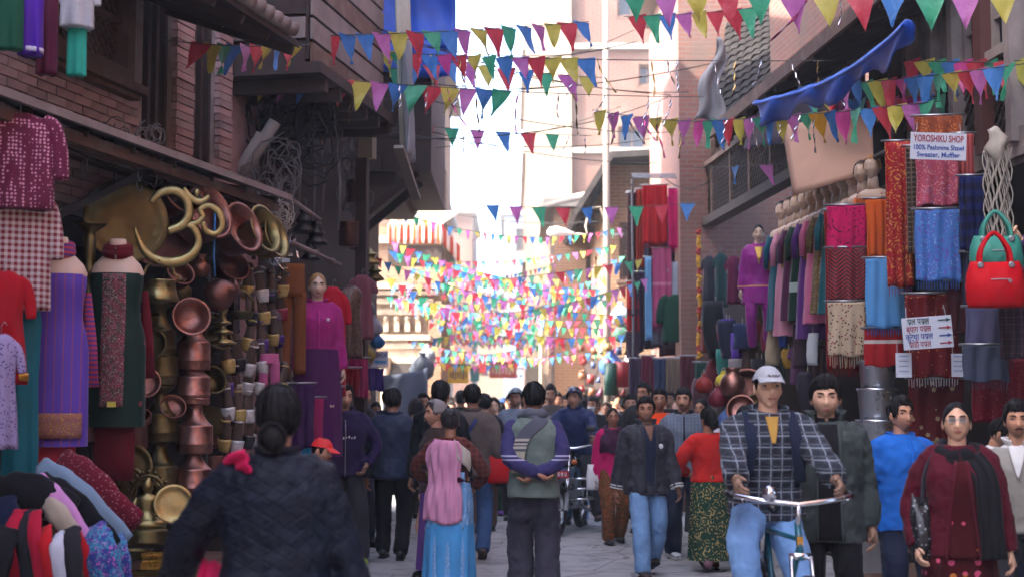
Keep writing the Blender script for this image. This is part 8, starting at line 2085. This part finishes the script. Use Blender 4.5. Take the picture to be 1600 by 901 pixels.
B_('sparse bunting at the height of the street lamp', (750, 320), (1100, 316), 20.5, 19.0, .06, 'bpgrbpgrb', 40, 752, 1095, (), N_, scale=.95)
B_('bunting of mixed colours just behind the blue sheeting gap', (600, 108), (720, 96), 16.4, 16.6, .02, 'gbrbg', 28, 605, 715, (), N_, scale=.9)
B_('thin bunting behind the gabled house eave with few flags left', (1085, 262), (1330, 244), 16.6, 14.5, .03, 'bpgr', 60, 1130, 1330, (), N_, scale=.8)
# the massed strings further down the street
r = random.Random(77); PAL = 'rbgpyrbgyp'
Ds = [21.3 + .43 * i for i in range(26)] + [33 + 1.6 * i for i in range(20)]
for i in range(46):
    D = Ds[i] + r.uniform(-.2, .2)
    xl = -2.0 - max(0, D - 30) * .03; xr = 1.9 if D < 26 else (1.65 if D < 32 else 1.0 if D < 54 else 1.4)
    zc = (3.45 + .55 * sin(i * 2.4) + r.uniform(-.3, .25)) if i < 26 else 3.9 + .2 * sin(i * 1.7) + r.uniform(-.4, .3) - max(0, D - 40) * .012
    far = D > 40
    w = ('first second third fourth fifth sixth seventh eighth ninth tenth eleventh twelfth thirteenth fourteenth fifteenth sixteenth seventeenth eighteenth nineteenth twentieth'.split() + ['twenty-' + q for q in 'first second third fourth fifth sixth seventh eighth ninth'.split()] + ['thirtieth'] + ['thirty-' + q for q in 'first second third fourth fifth sixth seventh eighth ninth'.split()] + ['fortieth'] + ['forty-' + q for q in 'first second third fourth fifth sixth'.split()])[i]
    q = r.uniform(-2.2, 2.2)
    bunting('massed bunting over the crowd, %s string counting away from the camera' % w, (xl, D + q, zc + r.uniform(-.5, .5)), (xr, D - q, zc + r.uniform(-.5, .5)), r.uniform(.05, .4), PAL[i % 5:] + PAL[:i % 5], r.uniform(.13, .18), 0, 1, [r.random() for _ in range(7 if not far else 4)], None, r.uniform(.5, .72), far, 'massed bunting down the street', i)
# overhead wires
for i, (a, c, Da, Dc, lab) in enumerate(((( -20, 165), (430, 330), 8.0, 12.3, 'thin wire along the left canopy edge'), ((700, 140), (1110, 100), 22, 18, 'black cable crossing the sky gap to the tiled roof'), ((560, 60), (1070, 150), 17, 22, 'slack cable from the black house to the brick gable'), ((690, 330), (945, 345), 28, 26, 'low cable running to the street lamp'), ((1040, 280), (1110, 282), 20.5, 19.5, 'short wire above the far scarf rack'))):
    A, B = at(*a, Da), at(*c, Dc); b = MB(); b.tube([A.lerp(B, t) - Vector((0, 0, .5 * t * (1 - t))) for t in [q / 12 for q in range(13)]], .008, 5); b.build('overhead_wire', RUBBER, None, True, label=lab, cat='wire', group='overhead wires')
for i in range(10):
    A, B = at(RND.uniform(430, 600), 20 + i * 24, RND.uniform(13, 17)), at(RND.uniform(940, 1150), RND.uniform(20, 300), RND.uniform(17, 26)); b = MB(); b.tube([A.lerp(B, t) - Vector((0, 0, RND.uniform(.6, .62) * 1.6 * t * (1 - t))) for t in [q / 12 for q in range(13)]], .006, 4); b.build('overhead_wire', RUBBER, None, True, label='thin wire across the sky gap, %s of the slack ones from its left end down' % 'first second third fourth fifth sixth seventh eighth ninth tenth'.split()[i], cat='wire', group='wires across the sky gap')
b = MB(); r = random.Random(5)
for i in range(110):
    y = r.uniform(12.5, 34); b.box((r.uniform(-1.6, 2.4), y, .006), (r.uniform(.01, .05), r.uniform(.01, .06), .006), Matrix.Rotation(r.uniform(0, 3), 3, 'Z'), m=r.randrange(3))
b.build('litter', [M('paper scrap', '#8d8a84', .9), M('leaf scrap', '#4a3c2c', .9), M('foil scrap', '#77706a', .5)], None, label='scraps of paper and dirt scattered on the road', cat='litter', kind='stuff')
# ------------------------------------------------------------------ dusty air
hz = MB(); hz.box((0, 58, 10.0), (60, 128, 22.0))
_ht = NT('dusty air'); _ht.t.nodes.remove(_ht.b)
_pv = _ht.n('VolumePrincipled'); _pv.inputs['Color'].default_value = (1.0, .97, .93, 1); _pv.inputs['Density'].default_value = .0024; _pv.inputs['Anisotropy'].default_value = .25
_ht.l(_pv.outputs[0], _ht.out.inputs['Volume'])
hz.build('haze', _ht.mat, kind='stuff')
